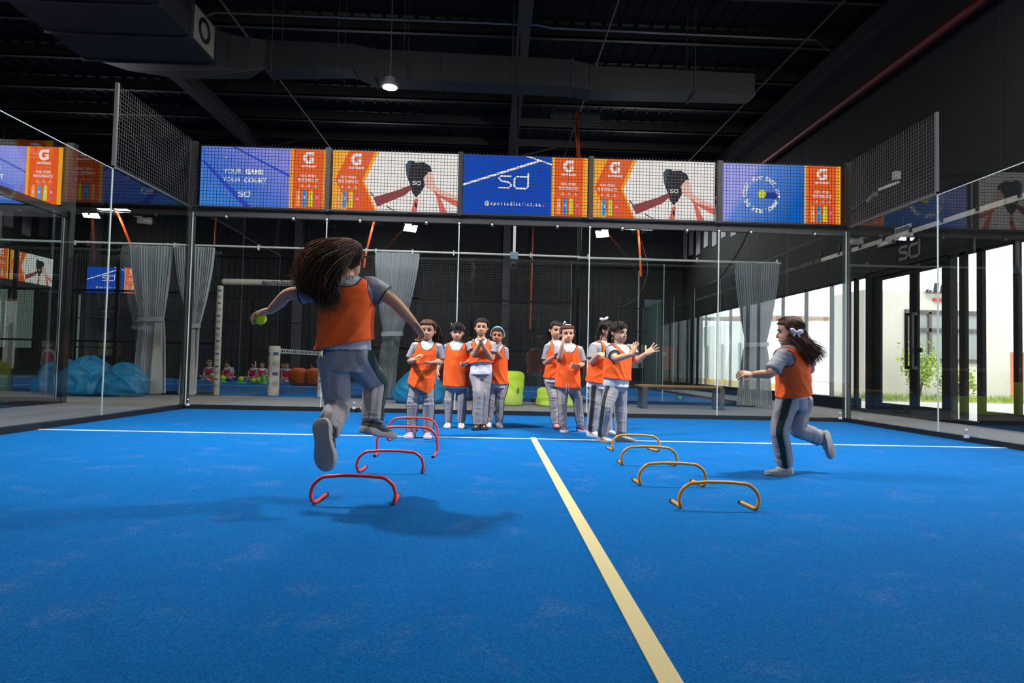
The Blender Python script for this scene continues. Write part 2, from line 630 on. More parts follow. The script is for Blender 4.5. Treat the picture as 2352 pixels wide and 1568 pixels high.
# floors of the courts ---------------------------------------------------
def turf_material():
    m = bpy.data.materials.new('blue_turf')
    m.use_nodes = True
    nt = m.node_tree
    p = nt.nodes['Principled BSDF']
    p.inputs['Roughness'].default_value = 0.9
    p.inputs['Specular IOR Level'].default_value = 0.04
    p.inputs['Sheen Weight'].default_value = 0.04
    p.inputs['Sheen Tint'].default_value = (0.55, 0.75, 1, 1)
    tc = nt.nodes.new('ShaderNodeTexCoord')

    def noise(scale, detail, rough=0.6):
        n = nt.nodes.new('ShaderNodeTexNoise')
        n.inputs['Scale'].default_value = scale
        n.inputs['Detail'].default_value = detail
        n.inputs['Roughness'].default_value = rough
        nt.links.new(tc.outputs['Object'], n.inputs['Vector'])
        return n

    def mapr(src, a, b, c, d):
        r = nt.nodes.new('ShaderNodeMapRange')
        for k, v in zip(('From Min', 'From Max', 'To Min', 'To Max'), (a, b, c, d)):
            r.inputs[k].default_value = v
        nt.links.new(src, r.inputs['Value'])
        return r.outputs[0]

    def mix(fac, A, B):
        x = nt.nodes.new('ShaderNodeMix')
        x.data_type = 'RGBA'
        nt.links.new(fac, x.inputs['Factor'])
        for s, v in (('A', A), ('B', B)):
            if isinstance(v, tuple):
                x.inputs[s].default_value = v
            else:
                nt.links.new(v, x.inputs[s])
        return x.outputs['Result']
    fine = noise(170, 3)
    mid = noise(6, 6, 0.7)
    base = mix(mapr(fine.outputs['Fac'], 0.3, 0.7, 0, 1), rgb(0, 72, 134), rgb(0, 112, 184))
    worn = noise(3.1, 9, 0.75)
    f = nt.nodes.new('ShaderNodeMath')
    f.operation = 'MULTIPLY'
    nt.links.new(mapr(worn.outputs['Fac'], 0.54, 0.68, 0, 1), f.inputs[0])
    nt.links.new(mapr(fine.outputs['Fac'], 0.42, 0.7, 0.05, 0.7), f.inputs[1])
    c = mix(f.outputs[0], base, rgb(100, 126, 168))
    c = mix(mapr(mid.outputs['Fac'], 0.35, 0.75, 0, 0.3), c, rgb(0, 80, 156))
    nt.links.new(c, p.inputs['Base Color'])
    b = nt.nodes.new('ShaderNodeBump')
    b.inputs['Strength'].default_value = 0.35
    b.inputs['Distance'].default_value = 0.008
    nt.links.new(fine.outputs['Fac'], b.inputs['Height'])
    nt.links.new(b.outputs['Normal'], p.inputs['Normal'])
    return m


M_turf = turf_material()
M_line = PM('white_line', (232, 234, 236), 0.85, 0, 0.05, 90)
M_cream = PM('cream_line', (214, 201, 150), 0.9, 0, 0.1, 160, 0.2, 300)
t = struct('court_floor', MB().box(-5.0, 5.0, -19.6, 0.0, -0.05, 0.0), M_turf, None, 'bright blue turf of the court in front')
MB().box(-5.0, 5.0, -3.07, -3.03, 0.0, 0.004).build('service_line', M_line, t, False)
MB().box(-0.035, 0.025, -16.0, -2.95, 0.0, 0.0045).build('centre_line', M_cream, t, False)
t = struct('court_floor', MB().box(-15.6, 5.15, 3.85, 13.85, -0.05, 0.0), M_turf, None, 'blue turf of the far court behind the aisle')
MB().box(-12.0, -11.95, 3.9, 13.8, 0.0, 0.004).box(1.85, 1.9, 3.9, 13.8, 0, 0.004).build('service_line', M_line, t, False)
MB().box(-12.0, 1.9, 8.8, 8.85, 0.0, 0.004).build('centre_line', M_line, t, False)
struct('court_floor', MB().box(-17.35, -7.4, -19.0, 0.75, -0.05, 0.0), M_turf, None, 'blue turf of the neighbouring court on the left')

# ================================================================== COURT WALLS
# base rails, beams, posts of the court in front
rail = MB().box(-5.09, 5.09, 0.0, 0.09, -0.012, 0.062).box(-5.09, -5.0, -4.6, 0.0, -0.012, 0.062).box(5.0, 5.09, -4.6, 0.0, -0.012, 0.062).build('base_rail', M_black, None, False)
tag(rail, 'low black base rail around the court under the glass', 'rail')
beam = MB().box(-5.06, 5.06, 0.015, 0.075, 2.9, 3.02).build('top_beam', M_dark, None, False)
tag(beam, 'dark beam along the top of the back glass below the screens', 'beam')
for i in range(-9, 10):
    if i % 4:
        MB().box(i * 0.5 - 0.022, i * 0.5 + 0.022, -0.005, 0.015, 2.86, 2.93).lathe([(0.016, 0), (0.016, 0.012), (0.006, 0.018)], (i * 0.5, -0.005, 2.895), 10, 1, (0, -1, 0)).build('glass_clip', [M_black, M_white], beam, True)
for s, w in ((-1, 'left'), (1, 'right')):
    o = MB().box(s * 5.045 - 0.045, s * 5.045 + 0.045, 0.01, 0.1, -0.012, 4.04).box(s * 5.0 - 0.006, s * 5.0 + 0.006, -0.006, 0.01, 0.06, 2.95, 1).build('corner_post', [M_black, M_edge], None, False)
    tag(o, 'black corner post at the back %s corner of the court' % w, 'post')


def glass_panel(name, p0, p1, z0, z1, label, group, top=False, thick=0.009, edges=(0, 1)):
    """upright pane from p0 to p1 with pale polished edges"""
    p0, p1 = np.array(p0 + (0,), float), np.array(p1 + (0,), float)
    d = nz(p1 - p0)
    nrm = np.array([-d[1], d[0], 0])
    c = (p0 + p1) / 2
    L = np.linalg.norm(p1 - p0)
    hz = np.array([0, 0, (z1 - z0) / 2])
    zc = np.array([0, 0, (z0 + z1) / 2])
    o = MB().obox(c + zc, d * (L / 2 - 0.006), nrm * thick / 2, hz).build(name, M_glass, None, False)
    tag(o, label, 'glass panel', group)
    pc = []
    if 0 in edges:
        pc.append(MB().obox(p0 + d * 0.004 + zc, d * 0.0035, nrm * (thick / 2 + 0.001), hz))
    if 1 in edges:
        pc.append(MB().obox(p1 - d * 0.004 + zc, d * 0.0035, nrm * (thick / 2 + 0.001), hz))
    if top:
        pc.append(MB().obox(c + np.array([0, 0, z1 + 0.003]), d * L / 2, nrm * (thick / 2 + 0.001), np.array([0, 0, 0.004])))
    for mb in pc:
        mb.build('pane_edge', M_edge, o, False)
    return o


ordi = ['first', 'second', 'third', 'fourth', 'fifth']
for i in range(5):
    x = -5 + 2 * i
    glass_panel('glass_panel', (x, 0.0), (x + 2, 0.0), 0.062, 2.9, 'clear back glass panel under the %s screen from the left' % ordi[i], 'back glass panels', edges=(0, 1) if 0 < i < 4 else ((1,) if i == 0 else (0,)))
for s, w in ((-1, 'left'), (1, 'right')):
    glass_panel('glass_panel', (s * 5.02, -2.0), (s * 5.02, -0.02), 0.062, 2.98, 'clear side glass panel under the %s wire mesh panel' % w, 'side glass panels', edges=(0,))
    glass_panel('glass_panel', (s * 5.02, -4.0), (s * 5.02, -2.0), 0.062, 2.98, 'clear side glass panel without mesh above it on the %s' % w, 'side glass panels', top=True)


def wire_mesh(mb, o, ux, uy, L, H, cell, r):
    """welded grid L x H starting at o"""
    o, ux, uy = [np.asarray(k, float) for k in (o, ux, uy)]
    nn = np.cross(ux, uy)
    for i in range(1, int(round(L / cell))):
        mb.obox(o + ux * i * cell + uy * (H / 2 + 0.005) - nn * r, ux * r, uy * (H / 2 + 0.005), nn * r)
    for j in range(1, int(round(H / cell))):
        mb.obox(o + ux * L / 2 + uy * j * cell + nn * r, ux * L / 2, uy * r, nn * r)


def mesh_panel(o, ux, L, H, label, group, post_mat, cell=0.05, ends=(1, 1), wr_=0.0028):
    o, ux = np.asarray(o, float), np.asarray(ux, float)
    uy = np.array([0, 0, 1.0])
    nn = np.cross(ux, uy)
    root = empty('mesh_panel', o + ux * L / 2, label, 'mesh panel', group)
    mb = MB()
    if ends[0]:
        mb.obox(o + ux * 0.017 + uy * H / 2, ux * 0.017, nn * 0.02, uy * (H / 2 + 0.01))
    if ends[1]:
        mb.obox(o + ux * (L - 0.017) + uy * H / 2, ux * 0.017, nn * 0.02, uy * (H / 2 + 0.01))
    mb.obox(o + ux * L / 2 + uy * 0.012, ux * L / 2, nn * 0.018, uy * 0.012)
    mb.build('mesh_frame', post_mat, root, False)
    mb = MB()
    wire_mesh(mb, o, ux, uy, L, H, cell, wr_)
    mb.build('wire_mesh', M_black, root, False)
    return root


for i in range(5):
    mesh_panel((-5 + 2 * i, -0.035, 3.02), (1, 0, 0), 2.0, 0.955, 'black wire mesh panel in front of the %s screen from the left' % ordi[i], 'wire mesh over the screens', M_black)
M_post = PM('grey_mesh_post', (96, 98, 100), 0.45, 0.3, 0.1, 30)
M_wire2 = PM('worn_wire', (84, 84, 84), 0.5, 0.3)
for s, w in ((-1, 'left'), (1, 'right')):
    r = mesh_panel((s * 5.02, -2.0, 3.0), (0, 1, 0), 1.97, 1.02, 'wire mesh panel above the side glass on the %s' % w, 'side wire mesh', M_post, ends=(1, 0), wr_=0.002)
    for c in children(r):
        if c.name.startswith('wire'):
            c.data.materials[0] = M_wire2

# ================================================================== SCREENS
SCREEN_S = 1.0


def E3(name, r, g, b, k=1.0):
    return EM('screen_' + name, (r, g, b), k * SCREEN_S)


E_blue = E3('blue', 14, 72, 184)
E_sky = E3('sky', 66, 120, 214)
E_lilac = E3('lilac', 140, 140, 222)
E_navy = E3('navy', 34, 52, 150)
E_org = E3('orange', 236, 92, 34)
E_yel = E3('yellow', 250, 170, 44)
E_wht = E3('white', 236, 232, 228)
E_dk = E3('dark', 40, 40, 46)
E_teal = E3('teal', 48, 78, 92)
E_tan = E3('tan', 240, 160, 92)
E_cy = E3('cyan', 20, 150, 222)
E_lime = E3('lime', 206, 214, 40)
E_pink = E3('pink', 226, 84, 84)
E_arm = E3('arm', 140, 62, 66)
E_leg = E3('leg', 222, 108, 92)
E_skin = E3('skin', 236, 190, 176)


def grad_screen(name, stops, diag):
    if name in MATS:
        return MATS[name]
    m = bpy.data.materials.new(name)
    m.use_nodes = True
    nt = m.node_tree
    for n_ in list(nt.nodes):
        nt.nodes.remove(n_)
    e = nt.nodes.new('ShaderNodeEmission')
    e.inputs[1].default_value = SCREEN_S
    o = nt.nodes.new('ShaderNodeOutputMaterial')
    tc = nt.nodes.new('ShaderNodeTexCoord')
    dt = nt.nodes.new('ShaderNodeVectorMath')
    dt.operation = 'DOT_PRODUCT'
    dt.inputs[1].default_value = diag
    cr = nt.nodes.new('ShaderNodeValToRGB')
    el = cr.color_ramp.elements
    el[0].position, el[0].color = stops[0][0], rgb(*stops[0][1])
    el[1].position, el[1].color = stops[-1][0], rgb(*stops[-1][1])
    for p_, c_ in stops[1:-1]:
        q = el.new(p_)
        q.color = rgb(*c_)
    nt.links.new(tc.outputs['Generated'], dt.inputs[0])
    nt.links.new(dt.outputs['Value'], cr.inputs[0])
    nt.links.new(cr.outputs[0], e.inputs[0])
    nt.links.new(e.outputs[0], o.inputs[0])
    MATS[name] = m
    return m


def g_mark(mb, h, o, ux, uy, mw, mo):
    """bold round letter G with a bolt through it"""
    pts = []
    for a in np.linspace(48, 318, 16):
        pts.append((math.cos(math.radians(a)) * 0.34 * h, math.sin(math.radians(a)) * 0.38 * h))
    ribbon(mb, pts, 0.27 * h, o, ux, uy, mw)
    ribbon(mb, [(0.03 * h, -0.02 * h), (0.42 * h, -0.02 * h)], 0.15 * h, o, ux, uy, mw)
    ribbon(mb, [(0.32 * h, -0.02 * h), (0.32 * h, -0.42 * h)], 0.2 * h, o, ux, uy, mw)
    ribbon(mb, [(0.32 * h, 0.52 * h), (0.32 * h, 0.2 * h)], 0.2 * h, o, ux, uy, mw)
    oo = np.asarray(o, float) + np.cross(np.asarray(ux, float), np.asarray(uy, float)) * 0.002
    mb.prism([(0.24 * h, 0.3 * h), (-0.04 * h, 0.02 * h), (0.06 * h, 0.0), (-0.2 * h, -0.34 * h), (0.12 * h, -0.04 * h), (0.03 * h, 0.0)], oo, ux, uy, np.cross(np.asarray(ux, float), np.asarray(uy, float)) * 0.001, mo)


def bottle_icon(mb, c, w, h, o, ux, uy, nn, mats, mw):
    x, y = c
    mb.prism([(x - w / 2, y - h / 2), (x + w / 2, y - h / 2), (x + w / 2, y + h * 0.1), (x + w * 0.38, y + h * 0.18), (x + w / 2, y + h * 0.26), (x + w * 0.44, y + h * 0.42), (x + w * 0.2, y + h / 2), (x - w * 0.2, y + h / 2), (x - w * 0.44, y + h * 0.42), (x - w / 2, y + h * 0.26), (x - w * 0.38, y + h * 0.18), (x - w / 2, y + h * 0.1)], o, ux, uy, nn * 0.001, mats)
    put_text(mb, 'G', w * 0.75, np.asarray(o) + np.asarray(ux) * x + np.asarray(uy) * (y + h * 0.04) + nn * 0.0022, ux, uy, 0.002, mw)


def screen(kind, o, ux, label, W=1.93, H=0.945, group='advertising screens', detail=True):
    """LED screen with its lower left corner at o, reading along ux"""
    o, ux = np.asarray(o, float), np.asarray(ux, float)
    uy = np.array([0, 0, 1.0])
    nn = np.cross(ux, uy)
    root = empty('advertising_screen', o + ux * W / 2, label, 'screen', group)
    MB().obox(o + ux * W / 2 + uy * H / 2 - nn * 0.045, ux * (W / 2 + 0.01), nn * 0.04, uy * (H / 2 + 0.01)).build('screen_case', M_black, root, False)

    def L(k):
        return o + nn * (0.0015 * k - 0.004)

    def rect(x0, x1, y0, y1):
        return [(x0 * W, y0 * H), (x1 * W, y0 * H), (x1 * W, y1 * H), (x0 * W, y1 * H)]

    def poly(pts):
        return [(x * W, (1 - y) * H) for x, y in pts]
    d = nn * 0.0006

    def flat(name, polys, mats, k):
        for pl, mi in polys:
            MB().prism(pl, L(k), ux, uy, d, 0).build(name, mats[mi], root, False)

    def drink_ad(cx, top, sub, x0, x1, mw):
        """the sports drink part: round letter, words, four bottles"""
        m2 = MB()
        P = lambda x, y, k=4: L(k) + ux * x * W + uy * (1 - y) * H
        g_mark(m2, 0.19 * H, P(cx, top), ux, uy, 0, 1)
        put_text(m2, 'GATORADE', 0.056 * H, P(cx, top + 0.145), ux, uy, 0.0022, 0, 0.8)
        for j, wd in enumerate(('FUEL YOUR', 'PERFORMANCE')):
            put_text(m2, wd, 0.07 * H, P(sub, top + 0.3 + 0.07 * j), ux, uy, 0.001, 0, 0.68)
        for j in range(3):
            ribbon(m2, [(-0.04, 0), (0.04, 0)], 0.006, P(sub - 0.045 + 0.052 * j, top + 0.475), ux, uy, 0)
            put_text(m2, 'G', 0.03, P(sub - 0.045 + 0.052 * j, top + 0.45), ux, uy, 0.001, 0)
        m2.build('lettering', [E_wht, E_org], root, False)
        m3 = MB()
        for j in range(4):
            bottle_icon(m3, ((sub - 0.075 + 0.05 * j) * W, 0.2 * H), 0.03 * W, 0.27 * H, L(5), ux, uy, nn, j, 4)
        m3.build('bottle_picture', [E_tan, E_cy, E_lime, E_pink, E_wht], root, False)

    if kind in ('game', 'club', 'ball'):
        s = {'game': 0.7, 'club': 0.71, 'ball': 0.7}[kind]
        bgm = {'game': grad_screen('screen_game', [(0.15, (58, 128, 214)), (0.55, (72, 116, 214)), (1.2, (132, 138, 226))], (0.6, 0, 0.6)),
               'club': E_blue,
               'ball': grad_screen('screen_ball', [(-0.35, (158, 162, 238)), (0.12, (92, 140, 224)), (0.75, (10, 96, 190))], (1.0, 0, -0.45))}[kind]
        flat('picture', [(rect(0, s, 0, 1), 0)], [bgm], 1)
        flat('yellow_edge', [(rect(s, s + 0.024, 0, 1), 0), (rect(0.965, 1, 0, 1), 0)], [E_yel], 1)
        flat('drink_panel', [(rect(s + 0.024, 0.965, 0, 1), 0)], [E_org], 1)
        drink_ad(0.845, 0.14, 0.845, s, 1, 0)
        m2 = MB()
        P = lambda x, y, k=3: L(k) + ux * x * W + uy * (1 - y) * H
        if kind == 'game':
            put_text(m2, 'YOUR', 0.105 * H, P(0.25, 0.4), ux, uy, 0.0005)
            put_text(m2, 'GAME', 0.105 * H, P(0.42, 0.4), ux, uy, 0.004)
            put_text(m2, 'YOUR', 0.105 * H, P(0.245, 0.54), ux, uy, 0.0005)
            put_text(m2, 'COURT', 0.105 * H, P(0.43, 0.54), ux, uy, 0.004)
            sd_logo(m2, 0.085 * H, P(0.345, 0.765), ux, uy, 0, 0.18)
            ribbon(m2, [(-0.015, 0.012), (0, -0.01), (0.015, 0.012)], 0.012, P(0.195, 0.18), ux, uy, 1)
            m2.build('lettering', [E_wht, E_lime], root, False)
            flat('court_stripe', [(poly([(0.0, 0.23), (0.03, 0.23), (0.42, 1), (0.36, 1)]), 0), (poly([(0.24, 0), (0.27, 0), (0.7, 0.43), (0.7, 0.47)]), 0)], [E3('stripe', 50, 74, 196)], 2)
        elif kind == 'club':
            sd_logo(m2, 0.225 * H, P(0.4, 0.435), ux, uy, 0, 0.12)
            put_text(m2, ' '.join('@sportsdistrict.sa'), 0.088 * H, P(0.4, 0.79), ux, uy, 0.0016, 0, 0.86)
            ribbon(m2, [(-0.02, -0.015), (0.018, -0.015), (0.018, 0.02)], 0.012, P(0.64, 0.8), ux, uy, 1)
            m2.build('lettering', [E_wht, E_pink], root, False)
            flat('court_stripe', [(poly([(0, 0.48), (0, 0.515), (0.63, 0.07), (0.61, 0.045)]), 0), (poly([(0.5, 0), (0.54, 0), (0.71, 0.11), (0.71, 0.135)]), 0)], [E_wht], 2)
        else:
            s_ = 'PLAY FAST. HIT SMART. RULE THE COURT. '
            R_ = 0.275 * H
            for j, ch in enumerate(s_):
                if ch == ' ':
                    continue
                a = math.radians(118 - 360 * j / len(s_))
                c_, s2 = math.cos(a), math.sin(a)
                u2 = ux * s2 - uy * c_
                v2 = ux * c_ + uy * s2
                put_text(m2, ch, 0.095 * H, P(0.345, 0.505) + v2 * R_, u2, v2, 0.003)
            m2.build('lettering', [E_wht], root, False)
            flat('ball_picture', [([(0.35 * W + math.cos(a) * 0.07 * H, 0.5 * H + math.sin(a) * 0.07 * H) for a in np.linspace(0, 2 * math.pi, 24, endpoint=False)], 0)], [E_lime], 4)
            flat('ball_shadow', [(poly([(0.36, 0.47), (0.47, 0.47), (0.48, 0.525), (0.46, 0.58), (0.36, 0.57)]), 0)], [E_navy], 3)
    else:
        flat('yellow_edge', [(poly([(0, 0), (0.36, 0), (0.255, 0.5), (0.36, 1), (0, 1)]), 0)], [E_yel], 1)
        flat('drink_panel', [(poly([(0.125, 0), (0.33, 0), (0.235, 0.48), (0.33, 0.93), (0.345, 1), (0.11, 1), (0.13, 0.9), (0.02, 0.48)]), 0)], [E_org], 2)
        flat('picture', [(poly([(0.36, 0), (1, 0), (1, 1), (0.36, 1), (0.255, 0.5)]), 0)], [E_wht], 1)
        drink_ad(0.185, 0.14, 0.125, 0, 0.3, 0)
        flat('hair_picture', [(poly([(0.575, 0.2), (0.6, 0.13), (0.635, 0.13), (0.65, 0.16), (0.72, 0.15), (0.77, 0.21), (0.79, 0.3), (0.755, 0.32), (0.72, 0.42), (0.735, 0.53), (0.7, 0.66), (0.665, 0.735), (0.635, 0.66), (0.61, 0.5), (0.585, 0.38)]), 0)], [E_dk], 4)
        flat('hat_picture', [(poly([(0.575, 0.2), (0.6, 0.13), (0.625, 0.13), (0.61, 0.25), (0.6, 0.42), (0.583, 0.36)]), 0)], [E_teal], 5)
        flat('arm_picture', [(poly([(0.325, 0.755), (0.525, 0.62), (0.62, 0.53), (0.635, 0.6), (0.61, 0.64), (0.58, 0.7), (0.36, 0.905)]), 0)], [E_arm], 5)
        flat('shoulder_picture', [(poly([(0.74, 0.34), (0.79, 0.31), (0.82, 0.55), (0.985, 0.7), (1.0, 0.88), (0.86, 0.72), (0.74, 0.56), (0.725, 0.45)]), 0)], [E_skin], 3)
        flat('forearm_picture', [(poly([(0.8, 0.6), (0.85, 0.68), (1.0, 0.77), (1.0, 0.88), (0.86, 0.73), (0.92, 1), (0.86, 1), (0.83, 0.72)]), 0), (poly([(0.625, 1), (0.655, 0.75), (0.685, 0.75), (0.67, 1)]), 0)], [E_leg], 4)
        flat('racket_picture', [(poly([(0.3, 0.68), (0.33, 0.75), (0.335, 0.74), (0.31, 0.67)]), 0), (poly([(0.43, 0.9), (0.52, 1), (0.53, 1), (0.435, 0.885)]), 0), (poly([(0.66, 0.8), (0.68, 0.86), (0.672, 0.93), (0.655, 0.86)]), 0)], [E_dk], 6)
        m2 = MB()
        sd_logo(m2, 0.06 * H, L(6) + ux * 0.665 * W + uy * 0.5 * H, ux, uy, 0, 0.18)
        m2.build('club_mark', [E_wht], root, False)
    return root


kinds = ['game', 'woman', 'club', 'woman', 'ball']
desc = ['YOUR GAME YOUR COURT on blue beside an orange strip',
        'player in white between the slogan screen and the club mark screen',
        'large white letters on deep blue with two white stripes, middle of the row',
        'player in white between the club mark screen and the yellow ball screen',
        'yellow ball in a ring of words on blue, above the back glass']
for i in range(5):
    screen(kinds[i], (-5 + 2 * i + 0.035, 0.1, 3.05), (1, 0, 0), 'lit screen: ' + desc[i])
# the neighbouring court's screens and those on the far court's end
screen('game', (-9.47, 0.86, 3.2), (1, 0, 0), 'lit screen with an orange strip at the corner of the neighbouring court', group='screens of the other courts')
screen('woman', (-11.5, 0.86, 3.2), (1, 0, 0), 'lit screen second from the corner of the neighbouring court', group='screens of the other courts')
for j, (y, k) in enumerate(((8.75, 'ball'), (10.75, 'woman'))):
    screen(k, (-15.68, y, 3.1), (0, 1, 0), ['lit screen with an orange strip on the far court end wall', 'lit screen with a dark haired player on the far court end wall'][j], group='screens of the other courts')
MB().box(-13.6, -13.5, 14.3, 14.4, -0.012, 4.05).build('screen_post', M_black, None, False)
tag(bpy.data.objects['screen_post'], 'black post carrying the small blue screen at the far left', 'post')
screen('club', (-15.5, 14.25, 3.1), (1, 0, 0), 'small lit blue screen at the far left facing the hall', group='screens of the other courts')
# ================================================================== OTHER COURTS
# neighbouring court: its corner, glass and beams
o = MB().box(-7.44, -7.32, 0.78, 0.9, -0.012, 4.2).build('corner_post', M_black, None, False)
tag(o, 'thick black corner post of the neighbouring court on the left', 'post')
o = MB().box(-17.0, -7.44, 0.8, 0.86, 2.98, 3.16).build('top_beam', M_dark, None, False)
tag(o, 'dark beam below the screens of the neighbouring court', 'beam')
o = MB().box(-7.42, -7.36, -3.2, 0.78, 2.98, 3.1).build('side_beam', M_dark, None, False)
tag(o, 'dark beam along the side glass of the neighbouring court', 'beam')
o = MB().box(-17.2, -7.44, 0.78, 0.88, -0.012, 0.07).box(-7.44, -7.34, -6, 0.78, -0.012, 0.07).build('base_rail', M_black, None, False)
tag(o, 'low black base rail of the neighbouring court', 'rail')
for i in range(3):
    glass_panel('glass_panel', (-9.45 - 2 * i, 0.8), (-7.45 - 2 * i, 0.8), 0.07, 2.98, 'back glass of the neighbouring court, %s from its corner post' % ordi[i], 'glass of the neighbouring court')
for i in range(2):
    glass_panel('glass_panel', (-7.39, -1.25 - 2 * i), (-7.39, 0.75 - 2 * i), 0.07, 2.98, 'side glass of the neighbouring court, %s from its corner post' % ordi[i], 'glass of the neighbouring court')

# far court fence
def fence_panel(label, group, L=2.1, H=3.0):
    root = empty('fence_panel', (0, 0, 0), label, 'fence panel', group)
    MB().box(-0.035, 0.035, -0.03, 0.03, 0, H + 0.02).build('fence_post', M_black, root, False)
    MB().box(0.03, L, -0.02, 0.02, H - 0.04, H).box(0.03, L, -0.02, 0.02, 1.04, 1.08).box(0.03, L, -0.02, 0.02, 2.1, 2.14).box(0.03, L, -0.03, 0.03, -0.012, 0.06).build('fence_rail', M_black, root, False)
    mb = MB()
    wire_mesh(mb, (0, 0, 0.0), (1, 0, 0), (0, 0, 1), L, H, 0.05, 0.0022)
    mb.build('wire_mesh', M_wire2, root, False)
    return root


proto = fence_panel('black wire fence panel behind the standing children', 'near fence of the far court')
spots = [(-3.0, 3.85), (-0.9, 3.85)] + [(-4.0, 3.85)] + [(-8.3 - 2.1 * i, 3.85) for i in range(4)]
lab = ['second from the entrance of the far court', 'last before the glass of the far court', 'right beside the padded entrance posts'] + ['%s to the left of the padded entrance' % w for w in ('next', 'second', 'third', 'fourth')]
for i, (x, y) in enumerate(spots):
    f = proto if i == 0 else copy_tree(proto)
    f.location = (x, y, 0)
    if x == -4.0:
        f.scale = (0.47, 1, 1)
    f['label'] = 'black wire fence panel, ' + lab[i]
for i in range(10):
    f = copy_tree(proto)
    f.location = (-15.6 + 2.1 * i, 13.9, 0)
    f['label'] = 'black wire fence panel behind the seated children and along the end wall'
    f['group'] = 'rear fence of the far court'
for i, (a, b) in enumerate((((1.2, 3.85), (3.2, 3.85)), ((3.2, 3.85), (5.15, 3.85)))):
    glass_panel('glass_panel', a, b, 0.06, 3.0, 'glass panel of the far court %s' % ['next to the last fence post', 'behind the bench at the court corner'][i], 'glass of the far court')
for i in range(5):
    glass_panel('glass_panel', (5.15, 3.85 + 2 * i), (5.15, 5.85 + 2 * i), 0.06, 3.0, 'end glass of the far court by the windows, %s from the aisle' % ordi[i], 'glass of the far court', edges=(1,))
o = MB().box(1.2, 5.2, 3.8, 3.86, -0.012, 0.06).box(5.12, 5.2, 3.86, 13.8, -0.012, 0.06).build('base_rail', M_black, None, False)
tag(o, 'black base rail under the glass corner of the far court', 'rail')
o = MB().box(-15.75, -15.68, 3.9, 13.9, 2.9, 3.08).build('top_beam', M_dark, None, False)
tag(o, 'dark beam below the end screens of the far court', 'beam')
for y, w in ((4.0, 'near'), (13.8, 'far')):
    o = MB().box(-15.78, -15.64, y - 0.07, y + 0.07, -0.012, 4.1).build('corner_post', M_black, None, False)
    tag(o, 'black corner post at the %s end of the far court screens' % w, 'post')

# net of the far court
nt_ = empty('padel_net', (-5.02, 8.8, 0), 'white topped net across the far court', 'net')
mb = MB().box(-5.03, -5.01, 3.98, 13.8, 0.9, 1.0)
mb.build('net_band', M_white, nt_, False)
mb = MB()
for y in np.arange(4.1, 13.5, 0.16):
    mb.box(-5.008, -5.005, y, y + (0.05 if int(y * 10) % 3 else 0.09), 0.925, 0.975)
mb.build('band_print', M_black, nt_, False)
mb = MB()
wire_mesh(mb, (-5.02, 3.98, 0.0), (0, 1, 0), (0, 0, 1), 9.8, 0.9, 0.075, 0.0015)
mb.build('netting', M_black, nt_, False)

# padded posts and bar at the entrance
M_pad = PM('cream_padding', (214, 208, 194), 0.55, 0, 0.05, 14)
M_pblue = PM('padding_blue_print', (54, 96, 160), 0.6)
M_ink = PM('dark_print', (44, 44, 48), 0.6)


def padded_post(x, y, r, h, label, nm, size):
    root = empty('padded_post', (x, y, 0), label, 'post padding', 'padded posts at the far court entrance')
    MB().lathe([(r * 0.9, 0), (r, 0.02), (r * 0.99, h * 0.3), (r, h * 0.6), (r, h - 0.02), (r * 0.9, h)], (x, y, 0), 22).build('pad', M_pad, root)
    mb = MB()
    z = h - size * 0.8
    k = 0
    while z > size * 0.5:
        for a0 in ((0.25,) if r < 0.1 else (0.6, -1.1, 2.6)):
            def m(s, t):
                a = a0 + s / r
                return (x + (r + 0.002) * math.sin(a), y - (r + 0.002) * math.cos(a), z + t)
            s_ = size * (0.24 if r < 0.1 else 0.27)
            if k % 2 == 0:
                for j in range(4):
                    q0, q1 = -s_ + j * s_ / 2, -s_ + (j + 1) * s_ / 2
                    mb.add([m(q0, -s_ * 0.6), m(q1, -s_ * 0.6), m(q1, s_ * 0.6), m(q0, s_ * 0.6)], [(0, 1, 2, 3)], 0)
                mb.add([m(-s_, -s_ * 1.0), m(s_, -s_ * 1.0), m(s_, -s_ * 0.85), m(-s_, -s_ * 0.85)], [(0, 1, 2, 3)], 1)
            else:
                R1, R2 = s_ * 1.15, s_ * 1.02
                A = np.linspace(0, 2 * math.pi, 25)
                for j in range(24):
                    c0, s0, c1, s1 = math.cos(A[j]), math.sin(A[j]), math.cos(A[j + 1]), math.sin(A[j + 1])
                    mb.add([m(R1 * c0, R1 * s0), m(R1 * c1, R1 * s1), m(R2 * c1, R2 * s1), m(R2 * c0, R2 * s0)], [(0, 1, 2, 3)], 1)
                for path, dx in ((S_PATH, -1.08), (D_PATH, 0.1)):
                    hh = s_ * 0.66
                    for j in range(len(path) - 1):
                        (xa, ya), (xb, yb) = path[j], path[j + 1]
                        a_ = np.array([(xa + dx) * hh, (ya - 0.5) * hh])
                        b_ = np.array([(xb + dx) * hh, (yb - 0.5) * hh])
                        dd = nz(b_ - a_)
                        n_ = np.array([-dd[1], dd[0]]) * hh * 0.1
                        mb.add([m(*(a_ + n_)), m(*(a_ - n_)), m(*(b_ - n_)), m(*(b_ + n_))], [(0, 1, 2, 3)], 1)
        z -= size
        k += 1
    mb.build('pad_print', [M_pblue, M_ink], root, False)
    return root


